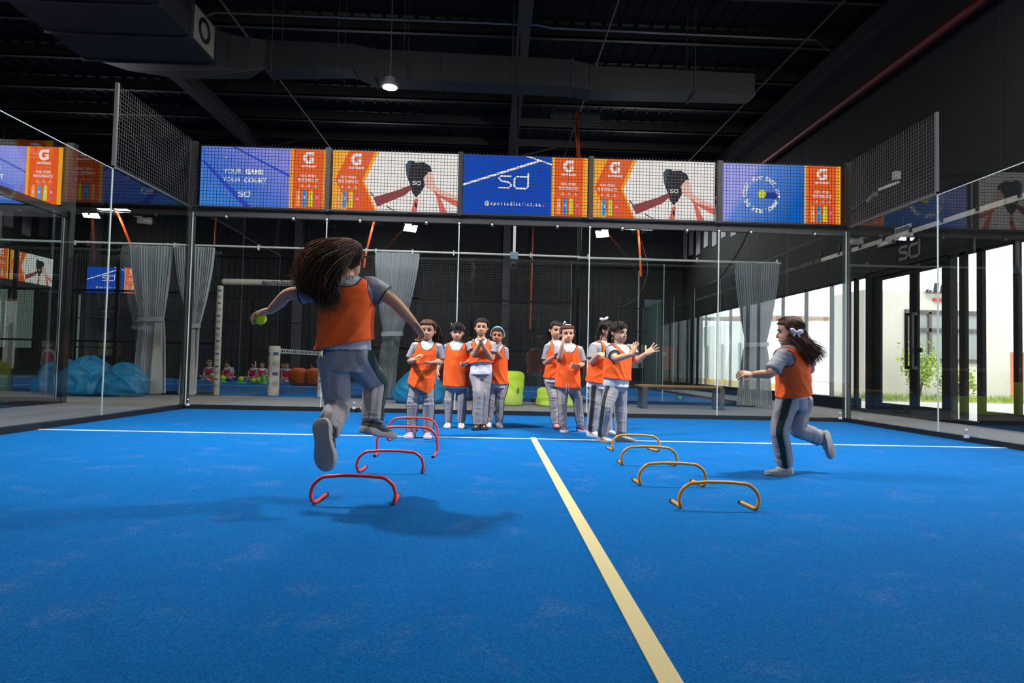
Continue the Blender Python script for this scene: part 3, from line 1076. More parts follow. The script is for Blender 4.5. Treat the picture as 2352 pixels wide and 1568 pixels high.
padded_post(-6.18, 3.82, 0.062, 2.28, 'tall cream padded post with club marks at the far court entrance, by the tied curtain', 'tall', 0.132)
padded_post(-5.05, 3.95, 0.115, 1.05, 'thick short cream padded net post at the far court entrance', 'thick', 0.21)
padded_post(-4.03, 3.82, 0.062, 2.28, 'tall cream padded post half hidden behind the jumping child', 'tall', 0.132)
root = empty('padded_bar', (-5.1, 3.82, 2.3), 'cream padded bar with club lettering over the far court entrance', 'bar padding')
mb = MB()
mb.tube([(-6.1, 3.82, 2.37), (-5.9, 3.82, 2.372), (-5.2, 3.82, 2.375), (-4.6, 3.82, 2.37), (-3.95, 3.82, 2.365)], 0.062, 18, rnd=True)
mb.build('pad', M_pad, root)
mb = MB()
put_text(mb, 'sportsdistrict', 0.14, (-4.93, 3.755, 2.372), (1, 0, 0), (0, 0, 1), 0.003)
mb.build('lettering', M_ink, root, False)

# ================================================================== CURTAINS
M_curt = PM('grey_curtain_cloth', (184, 190, 196), 0.85, 0, 0.06, 20, 0.1, 200)
M_lin = PM('cream_curtain_lining', (206, 203, 194), 0.85, 0, 0.04, 20)
rod = empty('curtain_rod', (-3.2, 3.5, 3.06), 'white curtain rod running along the aisle behind the court', 'curtain rod')
mb = MB().tube([(-12.5, 3.5, 3.07), (-3, 3.5, 3.06), (0.3, 3.5, 3.05), (1.32, 3.5, 3.045)], 0.021, 12).tube([(1.28, 3.5, 3.03), (5.58, 3.5, 3.03)], 0.024, 12)
mb.build('rod', M_white, rod)
mb = MB()
for x in (-9.0, -7.0, -5.3, -3.1, -2.9, -2.15, -1.3, 0.3, 1.5, 2.6, 3.8, 5.5):
    MB().box(x - 0.012, x + 0.012, 3.47, 3.53, 3.0, 3.1).build('rod_bracket', M_white, rod, False)
rod2 = empty('curtain_rail', (6.2, -2, 3.02), 'cream curtain rail with clips along the window aisle', 'curtain rail')
MB().box(6.18, 6.2, -8.0, 3.0, 3.0, 3.07).build('rail', PM('cream_rail', (206, 200, 184), 0.4), rod2, False)
mb = MB()
for y in np.arange(-7.5, 3.0, 0.7):
    MB().box(6.15, 6.2, y, y + 0.04, 3.02, 3.1).box(6.18, 6.22, y, y + 0.02, 3.05, 3.2).build('rail_clip', M_black, rod2, False)


def curtain(top, tie, zt, bot, Y, label, seed, zb=0.03, lining=None, folds=17):
    r_ = np.random.RandomState(seed)
    root = empty('curtain', ((top[0] + top[1]) / 2, Y, 0), label, 'curtain', 'tied curtains along the aisle')
    NU, NV = folds * 8, 40
    ph = r_.uniform(0, 6, 6)
    zs = np.concatenate([np.linspace(3.02, zt + 0.04, 24), [zt, zt - 0.04], np.linspace(zt - 0.1, zb, 16)])
    R = []
    for z in zs:
        if z >= zt:
            s = (3.02 - z) / (3.02 - zt)
            a = s ** 1.5
            xl, xr = top[0] + (tie[0] - top[0]) * a, top[1] + (tie[1] - top[1]) * a
        else:
            s = (zt - z) / (zt - zb)
            a = min(1, s ** 0.55)
            xl, xr = tie[0] + (bot[0] - tie[0]) * a, tie[1] + (bot[1] - tie[1]) * a
        u = np.linspace(0, 1, NU)
        uu = u + 0.012 * np.sin(2 * math.pi * 3 * u + ph[0]) + 0.006 * np.sin(2 * math.pi * 7 * u + ph[1] + z)
        amp = 0.032 * (0.45 + 0.55 * min(1, abs(z - zt) / 0.5))
        dy = amp * np.sin(2 * math.pi * folds * uu) + 0.02 * np.sin(2 * math.pi * 2.3 * u + ph[2])
        bulge = -0.09 * np.sin(math.pi * u) * (1 if abs(z - zt) < 0.3 else 0.5)
        x = xl + (xr - xl) * uu
        front = np.stack([x, Y + dy + bulge, np.full(NU, z)], 1)
        back = front[::-1] + np.array([0, 0.012, 0])
        R.append(np.concatenate([front, back]))
    mb = MB()
    mb.rings(R)
    mb.build('drape', M_curt, root, True, 60)
    if lining:
        x0, x1 = lining
        pts = []
        mb = MB()
        for k, z in enumerate(np.linspace(zt - 0.06, zb - 0.01, 12)):
            s = k / 11
            pts.append([np.array([x0 + 0.05 * (1 - s), Y - 0.13, z]), np.array([x1 - 0.04 * (1 - s), Y - 0.12 - 0.03 * math.sin(3 * s), z]), np.array([x1 - 0.04 * (1 - s), Y - 0.1, z]), np.array([x0 + 0.05 * (1 - s), Y - 0.11, z])])
        mb.rings(pts)
        mb.build('lining', M_lin, root, True, 50)
    cx, hw = (tie[0] + tie[1]) / 2, (tie[1] - tie[0]) / 2 + 0.02
    P = [(cx + hw * math.cos(a), Y - 0.045 + 0.1 * math.sin(a), zt + 0.01 * math.cos(a)) for a in np.linspace(0, 2 * math.pi, 28, endpoint=False)]
    mb = MB()
    R = []
    P = np.array(P)
    for p in P:
        d = nz(p - np.array([cx, Y - 0.045, zt]))
        R.append([p + d * 0.012 + np.array([0, 0, 0.045]), p + d * 0.012 - np.array([0, 0, 0.045]), p - np.array([0, 0, 0.045]), p + np.array([0, 0, 0.045])])
    mb.rings(R, closed=True)
    mb.build('tie_band', M_curt, root, True, 50)
    return root


curtain((-7.9, -7.06), (-7.62, -7.16), 1.52, (-7.72, -7.06), 3.48, 'grey tied curtain left of the corner post, beside the blue bean bags', 1, lining=(-7.3, -7.08))
curtain((-7.0, -6.18), (-6.62, -6.42), 1.4, (-6.8, -6.44), 3.48, 'grey tied curtain with a cream lining beside the tall padded post', 2, lining=(-6.72, -6.42))
curtain((-2.93, -2.0), (-2.7, -2.32), 1.34, (-2.8, -2.42), 3.48, 'pale grey tied curtain in the middle, behind the jumping child\'s hand', 3)
curtain((4.6, 5.55), (4.84, 5.28), 1.3, (4.66, 5.42), 3.48, 'grey tied curtain on the right behind the running child', 4, folds=20)

# ================================================================== SEATS IN THE AISLE
M_bagb = PM('blue_bean_bag_cloth', (24, 122, 172), 0.5, 0, 0.08, 8, 0.4, 9, 0.4)
M_bagg = PM('lime_bean_bag_cloth', (196, 224, 62), 0.6, 0, 0.06, 8, 0.3, 10)


def fnoise(V, freq, seed, n=7):
    r_ = np.random.RandomState(seed)
    K = r_.normal(size=(n, 3)) * freq
    ph = r_.uniform(0, 6.28, n)
    return np.sin(V @ K.T + ph).mean(1) * 1.7


WR = 0.026


def bean_bag(c, rx, ry, h, mat, label, group, seed, prof=None, lean=(0, 0)):
    prof = prof or [(0.72, 0.0), (0.93, 0.06), (1.0, 0.2), (0.98, 0.4), (0.86, 0.6), (0.62, 0.78), (0.34, 0.92), (0.12, 0.99)]
    P = spline([(a, b, 0) for a, b in prof], 9)
    R = []
    A = np.linspace(0, 2 * math.pi, 96, endpoint=False)
    for q, z, _ in P:
        sq = (np.abs(np.cos(A)) ** 2.6 + np.abs(np.sin(A)) ** 2.6) ** (-1 / 2.6)
        R.append(np.stack([c[0] + rx * q * sq * np.cos(A) + lean[0] * z * z, c[1] + ry * q * sq * np.sin(A) + lean[1] * z * z, np.full(96, c[2] + h * z)], 1))
    R = np.array(R)
    V = R.reshape(-1, 3)
    ctr = np.array([c[0], c[1], c[2] + h * 0.4])
    d = V - ctr
    d /= np.linalg.norm(d, axis=1, keepdims=True)
    ang = np.arctan2(V[:, 1] - c[1], V[:, 0] - c[0])
    n3 = fnoise(V, 4.5, seed + 5)
    wr = (1 - np.abs(np.sin(ang * 3.5 + n3 * 2.4 + 5 * (V[:, 2] - c[2]) / h + seed))) ** 1.4 * 1.4 - 0.5 + 0.5 * (1 - np.abs(np.sin(V[:, 2] * 12 + n3 * 3))) ** 1.5
    w = np.clip((V[:, 2] - c[2]) / 0.08, 0, 1) * np.clip((c[2] + h - V[:, 2]) / (0.14 * h), 0.05, 1)
    V = V + d * ((fnoise(V, 6, seed) * 0.03 + fnoise(V, 19, seed + 1) * 0.008 + wr * WR) * w)[:, None]
    V[:, 2] = np.maximum(V[:, 2], c[2])
    mb = MB()
    mb.rings(list(V.reshape(R.shape)))
    o = mb.build('bean_bag', mat, None, True, 75, origin=c)
    tag(o, label, 'bean bag', group)
    return o


WR = 0.016
b1 = bean_bag((-1.84, 2.75, -0.012), 0.5, 0.45, 0.66, M_bagb, 'round blue bean bag behind the curly haired child in the front left', 'blue bean bags', 3)
WR = 0.034
bean_bag((-8.98, 3.3, -0.012), 0.44, 0.42, 0.7, M_bagb, 'blue bean bag farthest left, by the neighbouring corner post', 'blue bean bags', 8)
bean_bag((-8.22, 2.95, -0.012), 0.4, 0.4, 0.78, M_bagb, 'blue bean bag in the middle of the three left of the curtain', 'blue bean bags', 5)
bean_bag((-7.5, 2.85, -0.012), 0.38, 0.36, 0.66, M_bagb, 'small blue bean bag leaning beside the left curtain', 'blue bean bags', 12)
WR = 0.012
gp = [(0.86, 0.0), (0.97, 0.04), (1.0, 0.2), (0.97, 0.45), (0.95, 0.7), (0.9, 0.86), (0.7, 0.97), (0.2, 1.0)]
g1 = bean_bag((-0.16, 2.62, -0.012), 0.31, 0.3, 0.66, M_bagg, 'tall lime green bean bag seat beside the child in the blue headband', 'lime bean bags', 21, gp, (0.06, 0.02))
MB().obox((0.055, 2.31, 0.28), (0.014, 0, 0), (0, 0.004, 0), (0, 0, 0.05)).build('bag_tag', PM('bag_label', (60, 66, 52), 0.7), g1, False)
bean_bag((0.82, 2.72, -0.012), 0.4, 0.36, 0.36, M_bagg, 'low lime green bean bag behind the pair of children on the right', 'lime bean bags', 31, gp)
# bench
bn = empty('bench', (3.2, 2.55, 0), 'long bench with a wooden seat and steel legs behind the glass', 'bench')
M_wood = PM('bench_wood', (150, 112, 74), 0.5, 0, 0.18, 6, 0.05, 40, stretch=(1, 14, 14))
MB().box(2.36, 3.98, 2.4, 2.52, 0.4, 0.44).box(2.36, 3.98, 2.53, 2.65, 0.4, 0.44).box(2.36, 3.98, 2.66, 2.78, 0.4, 0.44).build('seat', M_wood, bn, False)
MB().box(2.42, 4.0, 2.42, 2.76, 0.36, 0.398).build('seat_frame', M_dark, bn, False)
M_bleg = PM('bench_steel', (92, 96, 104), 0.4, 0.5, 0.06, 20)
for x in (2.42, 3.9):
    MB().box(x, x + 0.1, 2.38, 2.42, -0.012, 0.398).box(x, x + 0.1, 2.76, 2.8, -0.012, 0.398).box(x, x + 0.1, 2.42, 2.76, -0.012, 0.012).build('leg', M_bleg, bn, False)

# ================================================================== HURDLES, BOTTLES, BALLS
M_hred = PM('red_hurdle_plastic', (246, 62, 46), 0.35, 0, 0.04, 10)
M_horg = PM('amber_hurdle_plastic', (242, 150, 36), 0.35, 0, 0.04, 10)
M_cap = PM('black_rubber_cap', (24, 22, 24), 0.6)


def hurdle(x, y, h, foot, hw, mat, label, group, rot=0.0, fx=0.0):
    root = empty('hurdle', (x, y, 0), label, 'hurdle', group)
    r = 0.0095
    side = []
    pts = [(-hw + 0.005 + fx, foot, r), (-hw + 0.004 + fx * 0.4, foot * 0.4, r), (-hw - 0.004, foot * 0.1, r + 0.001), (-hw - 0.012, 0.0, r + 0.02), (-hw - 0.016, 0, h * 0.4), (-hw + 0.0, 0, h * 0.68), (-hw + 0.045, 0, h * 0.9), (-hw + 0.1, 0, h - r), (-hw * 0.3, 0, h - r * 0.6), (hw * 0.3, 0, h - r * 0.6), (hw - 0.1, 0, h - r), (hw - 0.045, 0, h * 0.9), (hw, 0, h * 0.68), (hw + 0.014, 0, h * 0.4), (hw + 0.01, 0, r + 0.02), (hw + 0.004, foot * 0.1, r + 0.001), (hw + 0.0 + fx * 0.4, foot * 0.4, r), (hw - 0.003 + fx, foot, r)]
    P = spline(pts, 6)
    MB().tube(P, r, 12).build('hurdle_bar', mat, None, True, 60, origin=(0, 0, 0)).parent = root
    for k in (0, -1):
        p = P[k]
        q = nz(P[k] - P[1 if k == 0 else -2])
        MB().tube([p - q * 0.018, p + q * 0.004], r * 1.12, 12, rnd=False).build('end_cap', M_cap, None, True, 60, origin=(0, 0, 0)).parent = root
    root.rotation_euler.z = rot
    return root


hurdle(-1.165, -6.24, 0.163, 0.25, 0.205, M_hred, 'red hurdle nearest the camera, its feet pointing away', 'red hurdles in the left lane')
hurdle(-1.13, -5.25, 0.16, 0.23, 0.21, M_hred, 'second red hurdle from the camera, under the jumping child', 'red hurdles in the left lane')
hurdle(-1.14, -4.31, 0.23, -0.2, 0.235, M_hred, 'third red hurdle from the camera, taller with black tips toward the viewer', 'red hurdles in the left lane')
hurdle(-1.2, -3.46, 0.235, 0.2, 0.225, M_hred, 'farthest red hurdle, in front of the curly haired child', 'red hurdles in the left lane', 0.03)
for x, y, lb, fx in ((0.79, -6.21, 'amber hurdle nearest the camera', -0.015), (0.725, -5.55, 'second amber hurdle from the camera', -0.02), (0.78, -4.72, 'third amber hurdle from the camera', -0.01), (0.87, -3.88, 'farthest amber hurdle, at the feet of the child with open hands', -0.04)):
    hurdle(x, y, 0.156, 0.19, 0.2, M_horg, lb, 'amber hurdles in the right lane', -0.02, fx)

M_pet = GLASS('clear_plastic', (0.9, 0.94, 0.97), 0.05, 1.5)
M_lbl = PM('bottle_label', (196, 200, 216), 0.5)


def bottle(x, y, label):
    root = empty('water_bottle', (x, y, 0), label, 'bottle', 'small water bottles along the glass')
    c = (x, y, 0.0)
    MB().lathe([(0.021, 0.0), (0.026, 0.006), (0.026, 0.05), (0.0245, 0.06), (0.026, 0.075), (0.026, 0.1), (0.02, 0.118), (0.012, 0.13), (0.011, 0.138)], c, 18).build('bottle_body', M_pet, root)
    MB().lathe([(0.0265, 0.052), (0.0268, 0.054), (0.0268, 0.082), (0.0265, 0.084)], c, 18).build('label_wrap', M_lbl, root)
    MB().lathe([(0.013, 0.136), (0.0135, 0.138), (0.0135, 0.152), (0.012, 0.154)], c, 14).build('cap', M_white, root)


bottle(-4.93, -0.07, 'small water bottle in the back left corner of the court')
bottle(-2.49, -0.07, 'small water bottle by the back glass, left of the pair behind the jumping child')
bottle(-2.37, -0.08, 'small water bottle by the back glass, right of the pair behind the jumping child')
bottle(4.86, -0.1, 'small water bottle in the back right corner of the court')
bottle(4.93, -2.58, 'small water bottle standing by the right side glass')

M_ball = PM('tennis_ball_felt', (196, 226, 40), 0.9, 0, 0.08, 200, 0.2, 300)
M_cone_r = PM('red_cone_plastic', (206, 50, 46), 0.5)
M_cone_g = PM('green_cone_plastic', (70, 190, 70), 0.5)


def ball(c, r, label, group):
    o = MB().sphere(c, r, 18, 12).build('tennis_ball', M_ball, None)
    tag(o, label, 'ball', group)
    return o


def cone(x, y, h, r, mat, label):
    root = empty('marker_cone', (x, y, 0), label, 'cone', 'training cones on the far court')
    MB().lathe([(r, 0.008), (r * 0.85, 0.03), (r * 0.4, h * 0.75), (r * 0.22, h), (r * 0.1, h)], (x, y, 0), 18).build('cone_body', mat, root)
    MB().lathe([(r * 1.25, 0), (r * 1.25, 0.01), (r, 0.012)], (x, y, 0), 20).build('cone_base', mat, root)


cone(at(488, 870, 11.6)[0], 11.6, 0.13, 0.14, M_cone_r, 'red cone with a ball on it before the seated children')
ball((at(488, 870, 11.6)[0], 11.6, 0.2), 0.075, 'yellow ball resting on the red cone', 'balls on the far court')
cone(-9.12, 11.2, 0.06, 0.13, M_cone_g, 'low green cone by the tall padded post')
ball((-9.12, 11.2, 0.13), 0.08, 'yellow ball by the tall padded post', 'balls on the far court')
cone(-8.35, 10.7, 0.06, 0.14, M_cone_g, 'low green cone before the second pair of seated children')
ball((-8.35, 10.7, 0.13), 0.085, 'yellow ball before the second pair of seated children', 'balls on the far court')
ball((-7.88, 10.5, 0.08), 0.08, 'yellow ball left of the tall green cone', 'balls on the far court')
ball((-7.76, 10.55, 0.1), 0.085, 'yellow ball touching the tall green cone', 'balls on the far court')
cone(-7.52, 10.3, 0.34, 0.13, M_cone_g, 'tall green cone left of the thick padded post')
ball((2.55, 9.6, 0.05), 0.05, 'loose yellow ball beside the fire cabinet end of the far court', 'balls on the far court')
ball((4.1, 5.6, 0.05), 0.05, 'loose yellow ball behind the bench', 'balls on the far court')
# orange two lobed pouf
M_pouf = PM('orange_ribbed_cloth', (222, 104, 28), 0.8, 0, 0.3, 2.0, 0.2, 60, stretch=(0.3, 0.3, 18))
mb = MB()
for dx in (-0.24, 0.22):
    R = []
    A = np.linspace(0, 2 * math.pi, 30, endpoint=False)
    for t in np.linspace(0.03, 0.97, 16):
        q = math.sin(math.pi * t) ** 0.5
        R.append(np.stack([-6.1 + dx + 0.31 * q * np.cos(A), 10.0 + 0.3 * q * np.sin(A), np.full(30, 0.52 * (0.5 - 0.5 * math.cos(math.pi * t)) + 0.006 * math.sin(t * 60))], 1))
    mb.rings(R)
o = mb.build('pouf', M_pouf, None)
tag(o, 'round orange ribbed two-lobed pouf on the far court', 'pouf')

# ================================================================== UP IN THE ROOF
du = empty('air_duct', (-1.0, 1.9, 6.0), 'long black rectangular air duct under the roof', 'air duct')
segs = [(-4.75, 6.59, 6.06), (-3.15, 6.58, 6.14), (-2.75, 6.50, 5.97), (0.9, 6.44, 5.93), (1.25, 6.34, 5.88), (4.33, 6.30, 5.92)]
mb = MB()
R = []
for x, zt, zb in segs:
    R.append([(x, 1.9, zb), (x, 1.9, zt), (x, 2.36, zt), (x, 2.36, zb)])
mb.rings([np.array(r) for r in R])
mb.build('duct_run', M_duct, du, False)
mb = MB()
for x, zt, zb in [(-4.7, 6.59, 6.05), (-3.9, 6.58, 6.1), (-3.15, 6.58, 6.14), (-2.75, 6.5, 5.97), (-1.55, 6.48, 5.96), (-0.1, 6.46, 5.94), (0.9, 6.44, 5.93), (1.25, 6.34, 5.88), (3.2, 6.31, 5.9)]:
    MB().box(x - 0.015, x + 0.015, 1.88, 2.38, zb - 0.02, zt + 0.02).build('duct_flange', M_dark, du, False)
mb = MB()
for x in np.arange(2.0, 4.2, 0.3):
    mb.box(x, x + 0.27, 1.95, 2.32, 5.885 + 0.014 * (x - 1.25), 5.9 + 0.014 * (x - 1.25))
mb.build('duct_grille', PM('grille_metal', (96, 92, 92), 0.5, 0.2), du, False)
# elbow and the wide main duct toward the camera
MB().rings([np.array([(-5.3, 1.2, 5.8), (-5.3, 1.2, 6.38), (-7.4, 1.2, 6.38), (-7.4, 1.2, 5.8)]), np.array([(-5.2, 1.55, 5.88), (-5.2, 1.55, 6.48), (-7.1, 1.8, 6.48), (-7.1, 1.8, 5.88)]), np.array([(-4.98, 1.8, 5.98), (-4.98, 1.8, 6.57), (-6.4, 2.3, 6.57), (-6.4, 2.3, 5.98)]), np.array([(-4.7, 1.9, 6.05), (-4.7, 1.9, 6.59), (-5.2, 2.36, 6.59), (-5.2, 2.36, 6.05)])]).build('duct_elbow', M_duct, du, False)
mb = MB().box(-7.5, -5.3, -7.0, 1.2, 5.78, 6.4)
mb.build('duct_main', PM('dark_duct_sheet', (27, 28, 31), 0.6, 0, 0.08, 5), du, False)
mb = MB()
for y in (1.2, 0.3, -0.6, -1.5, -2.5, -3.6, -4.8, -6):
    MB().box(-7.53, -5.27, y - 0.02, y + 0.02, 5.75, 6.43).build('duct_flange', M_dark, du, False)
MB().lathe([(0.2, 0), (0.2, 0.03), (0.14, 0.03), (0.12, 0.0)], (-5.3, 0.72, 6.1), 20, 0, (1, 0, 0)).build('duct_damper', M_black, du)
MB().box(-5.3, -5.285, 0.4, 1.1, 5.82, 6.36).build('damper_plate', PM('bare_duct_plate', (150, 146, 134), 0.5, 0.1), du, False)
mb = MB()
for x in (-4.6, -3.4, -2.2, -0.2, 3.2):
    for y in (1.88, 2.4):
        MB().tube([(x, y, 6.0), (x, y, 7.7)], 0.006, 6).build('hanger_rod', M_steel, du)

def pendant(c, label):
    c = np.array(c)
    pl = empty('pendant_lamp', c, label, 'ceiling lamp', 'round pendant lamps')
    MB().lathe([(0.05, 0.16), (0.09, 0.15), (0.1, 0.07), (0.148, 0.05), (0.152, 0.0), (0.12, -0.004), (0.118, 0.01)], c, 28).build('lamp_housing', PM('lamp_housing_grey', (120, 120, 122), 0.45, 0.2), pl)
    MB().lathe([(0.119, -0.004), (0.117, -0.012), (0.06, -0.02)], c, 28).build('diffuser', EM('pendant_glow', (255, 252, 246), 14.0), pl)
    mb = MB()
    z, k = c[2] + 0.16, 0
    while z < 7.65:
        ax = np.array((1, 0, 0) if k % 2 else (0, 1, 0))
        P = [np.array([c[0], c[1], z + 0.02]) + ax * 0.011 * math.cos(a) + np.array([0, 0, 0.022 * math.sin(a)]) for a in np.linspace(0, 2 * math.pi, 10, endpoint=False)]
        mb.tube(P, 0.0042, 6, closed=True)
        z += 0.033
        k += 1
    mb.build('chain', M_steel, pl)


pendant(PENDANTS[0], 'round pendant lamp glowing white on a long chain before the air duct')
for p_, w_ in zip(PENDANTS[1:], ('the neighbouring court', 'the left lane', 'the right lane', 'the window aisle')):
    pendant(p_, 'round pendant lamp hanging high over ' + w_)

for (x, y0, y1, z, r, lb) in ((5.5, -8, 13, 7.2, 0.02, 'thin red sprinkler pipe over the right lane'), (1.6, -8, 13, 7.15, 0.018, 'thin red sprinkler pipe near the middle rafter'), (-5.45, -8, 13, 7.15, 0.02, 'thin red sprinkler pipe above the duct bend')):
    o = MB().tube([(x, y0, z), (x, y1, z)], r, 8).build('sprinkler_pipe', PM('sprinkler_red', (70, 13, 11), 0.5), None)
    tag(o, lb, 'pipe', 'sprinkler pipes')
o = MB().tube([(6.72, YF, 6.35), (6.72, -1.0, 6.35), (6.72, YB, 6.35)], 0.075, 14)
o = o.build('fire_pipe', M_red, None)
tag(o, 'thick red fire main along the top of the window wall', 'pipe')
o = MB().tube([(-15, 14.85, 6.4), (6.8, 14.85, 6.25)], 0.05, 10).build('fire_pipe', M_red, None)
tag(o, 'red fire pipe along the far end wall', 'pipe')
o = MB().tube([(-6.2, 2.7, 7.42), (-6.0, 2.7, 7.5), (0.3, 2.7, 7.5), (0.6, 2.7, 7.45), (5.9, 2.7, 7.42)], 0.022, 8).build('conduit', M_steel, None)
tag(o, 'silver conduit running across under the roof', 'conduit')
o = MB().tube(spline([(5.9, 2.7, 7.42), (6.2, 2.72, 7.2), (6.5, 2.75, 7.05), (6.66, 2.8, 7.12)], 6), 0.007, 6).build('loose_cable', M_dark, None)
tag(o, 'loose cable sagging from the conduit to the window wall', 'cable')
# hanging bracket with a camera
cb = empty('hanging_camera', (-0.07, 2.8, 2.7), 'white drop bar with a small camera hanging behind the middle screen', 'camera')
MB().tube([(-0.05, 2.8, 3.5), (-0.05, 2.8, 7.7)], 0.018, 8).build('drop_rod', M_black, cb)
MB().box(-0.092, -0.04, 2.78, 2.82, 2.9, 3.52).build('bar', M_white, cb, False)
MB().box(-0.14, 0.01, 2.76, 2.84, 2.84, 2.98).build('mount_plate', PM('mount_blue_grey', (150, 164, 184), 0.5), cb, False)
MB().obox((-0.075, 2.76, 2.72), (0.055, 0, 0), (0, 0.04, 0), (0, 0, 0.06)).obox((-0.075, 2.715, 2.71), (0.04, 0, 0), (0, 0.008, 0), (0, 0, 0.03), 1).build('camera_body', [M_steel, M_black], cb, False)


def flood_pole(base, top, arm, label, lit=True, heads=True):
    """curved orange pole; arm = horizontal direction in which it leans over the court"""
    base, top, arm = np.asarray(base, float), np.asarray(top, float), np.asarray(arm, float)
    root = empty('floodlight_pole', base, label, 'floodlight', 'orange floodlight poles')
    P = spline([base, base + (0, 0, top[2] * 0.55), base * 0.82 + top * 0.18 + (0, 0, (top[2] - base[2]) * 0.57), base * 0.45 + top * 0.55 + (0, 0, (top[2] - base[2]) * 0.33), top], 8)
    cut = int(len(P) * 0.44)
    MB().tube(P[:cut + 1], 0.045, 12).build('pole', M_black, root)
    MB().tube(P[cut:], np.linspace(0.045, 0.036, len(P) - cut), 14).build('pole_arm', M_orange, root)
    s = nz(np.cross(arm, (0, 0, 1)))
    for k in (-1, 1):
        c = top + s * k * 0.3 + arm * 0.12
        hd = MB().obox(c, s * 0.25, arm * 0.15, (0, 0, 0.025)).build('lamp_head', M_black, root, False)
        MB().obox(c - np.array([0, 0, 0.028]), s * 0.22, arm * 0.12, (0, 0, 0.004)).build('lamp_lens', EM('flood_glow', (255, 252, 246), 30.0) if lit else PM('dark_lens', (60, 60, 64), 0.2), hd, False)
        A = np.linspace(0, 2 * math.pi, 16, endpoint=False)
        MB().tube([c + s * 0.27 * max(-1, min(1, 1.4 * math.cos(a))) + np.array([0, 0, -0.07 - 0.05 * math.sin(a)]) for a in A], 0.006, 6, closed=True).build('bracket', M_steel, hd)
    return root


flood_pole((1.38, 4.0, -0.012), (1.32, 4.55, 6.5), (0, 1, 0), 'orange floodlight pole rising behind the middle screen', False)
flood_pole((-5.35, 14.05, -0.012), (-4.8, 13.3, 5.95), (0, -1, 0), 'orange floodlight pole beyond the jumping child')
flood_pole((5.1, 14.05, -0.012), (4.78, 13.3, 5.9), (0, -1, 0), 'orange floodlight pole in the far right corner of the far court')
flood_pole((-13.6, 14.05, -0.012), (-14.0, 13.3, 5.98), (0, -1, 0), 'orange floodlight pole seen through the left side glass')
for s in (-1, 1):
    for y, w in ((-4.55, 'near'), (-14.7, 'rear')):
        flood_pole((s * 5.3, y, -0.012), (s * 3.85, y, 6.0), (-s, 0, 0), 'orange floodlight pole over the %s %s of the front court' % (w, 'left' if s < 0 else 'right'))
flood_pole((-13.5, -3.0, -0.012), (-12.0, -3.0, 6.1), (1, 0, 0), 'orange floodlight pole over the neighbouring court')
for x, z0, z1, lb in ((0.93, 2.1, 7.68, 'straight orange strap hanging before the far wall'), (-10.7, 4.9, 7.68, 'short orange strap hanging at the far left')):
    o = MB().tube([(x, 13.8, z0), (x + 0.02, 13.8, z0 * 0.5 + z1 * 0.5), (x + 0.05, 13.8, z1)], 0.03, 8).build('orange_strap', M_orange, None)
    tag(o, lb, 'strap', 'orange straps')
for P, lb in (([(-10.6, 15.16, 6.9), (-10.1, 15.16, 5.9), (-9.3, 15.16, 5.1), (-8.5, 15.16, 4.8)], 'loose thin cable sagging at the far left wall'), ([(5.02, 13.8, 5.5), (5.3, 13.86, 4.4), (4.9, 13.88, 3.4), (4.2, 13.9, 2.98)], 'loose cable sagging from the far right floodlight'), ([(6.985, 8.2, 5.3), (6.985, 9.2, 4.5), (6.985, 10.4, 4.0), (6.985, 11.5, 3.6)], 'loose cable on the dark wall above the right curtain')):
    o = MB().tube(spline(P, 6), 0.012, 6).build('loose_cable', PM('brown_cable', (92, 70, 60), 0.7), None)
    tag(o, lb, 'cable')

# ================================================================== ON THE WALLS
ex = empty('exit_sign', (6.9, 1.5, 3.2), 'hanging green emergency exit sign over the glass door', 'sign')
MB().box(6.88, 6.93, 1.28, 1.72, 3.2, 3.42).build('sign_case', M_white, ex, False)
MB().box(6.876, 6.88, 1.3, 1.7, 3.22, 3.4).build('sign_face', PM('sign_dark_green', (22, 62, 48), 0.4), ex, False)
MB().tube([(6.9, 1.5, 3.42), (6.9, 1.5, 3.6), (6.995, 1.5, 3.6)], 0.008, 6).build('hanger', M_black, ex)
el_ = empty('emergency_light', (6.95, 2.1, 3.2), 'grey emergency light box beside the exit sign', 'emergency light')
MB().box(6.92, 7.0, 1.86, 2.3, 3.18, 3.28).build('light_case', PM('light_box_grey', (140, 142, 146), 0.4), el_, False)
MB().box(6.915, 6.92, 1.96, 2.2, 3.2, 3.23).build('light_tube', M_white, el_, False)
mb = MB()
sd_logo(mb, 0.26, (6.994, 1.5, 2.96), (0, -1, 0), (0, 0, 1), 0, 0.2)
o = mb.build('club_logo', PM('wall_logo_grey', (126, 126, 126), 0.6), None, False)
tag(o, 'grey two letter club mark on the dark wall above the door', 'logo')
sc_ = empty('security_camera', (6.7, 2.0, 4.1), 'grey bullet security camera on the wall above the door', 'camera')
MB().tube([(6.72, 2.25, 4.06), (6.66, 1.95, 4.12)], 0.048, 14, rnd=False).build('camera_body', PM('camera_grey', (110, 112, 114), 0.4), sc_)
MB().tube([(6.68, 1.9, 4.18), (6.99, 1.75, 4.3)], 0.03, 8).obox((6.9, 1.7, 4.4), (0.05, 0, 0), (0, 0.05, 0), (0, 0, 0.07)).build('camera_arm', M_white, sc_)
o = MB().tube([(6.98, 3.9, 4.05), (6.98, 1.8, 4.4)], 0.016, 8).build('conduit', M_steel, None)
tag(o, 'thin pale conduit leading to the security camera', 'conduit')
fh = empty('fire_cabinet', (5.9, 14.9, 0.7), 'red fire hose cabinet against the far wall', 'fire cabinet')
xa, xb = at(1515, 800, 15.0)[0], at(1549, 800, 15.0)[0]
MB().box(xa, xb, 14.96, 15.17, 0.72, 1.6).build('cabinet_body', PM('fire_cabinet_red', (176, 34, 36), 0.45), fh, False)
mb = MB()
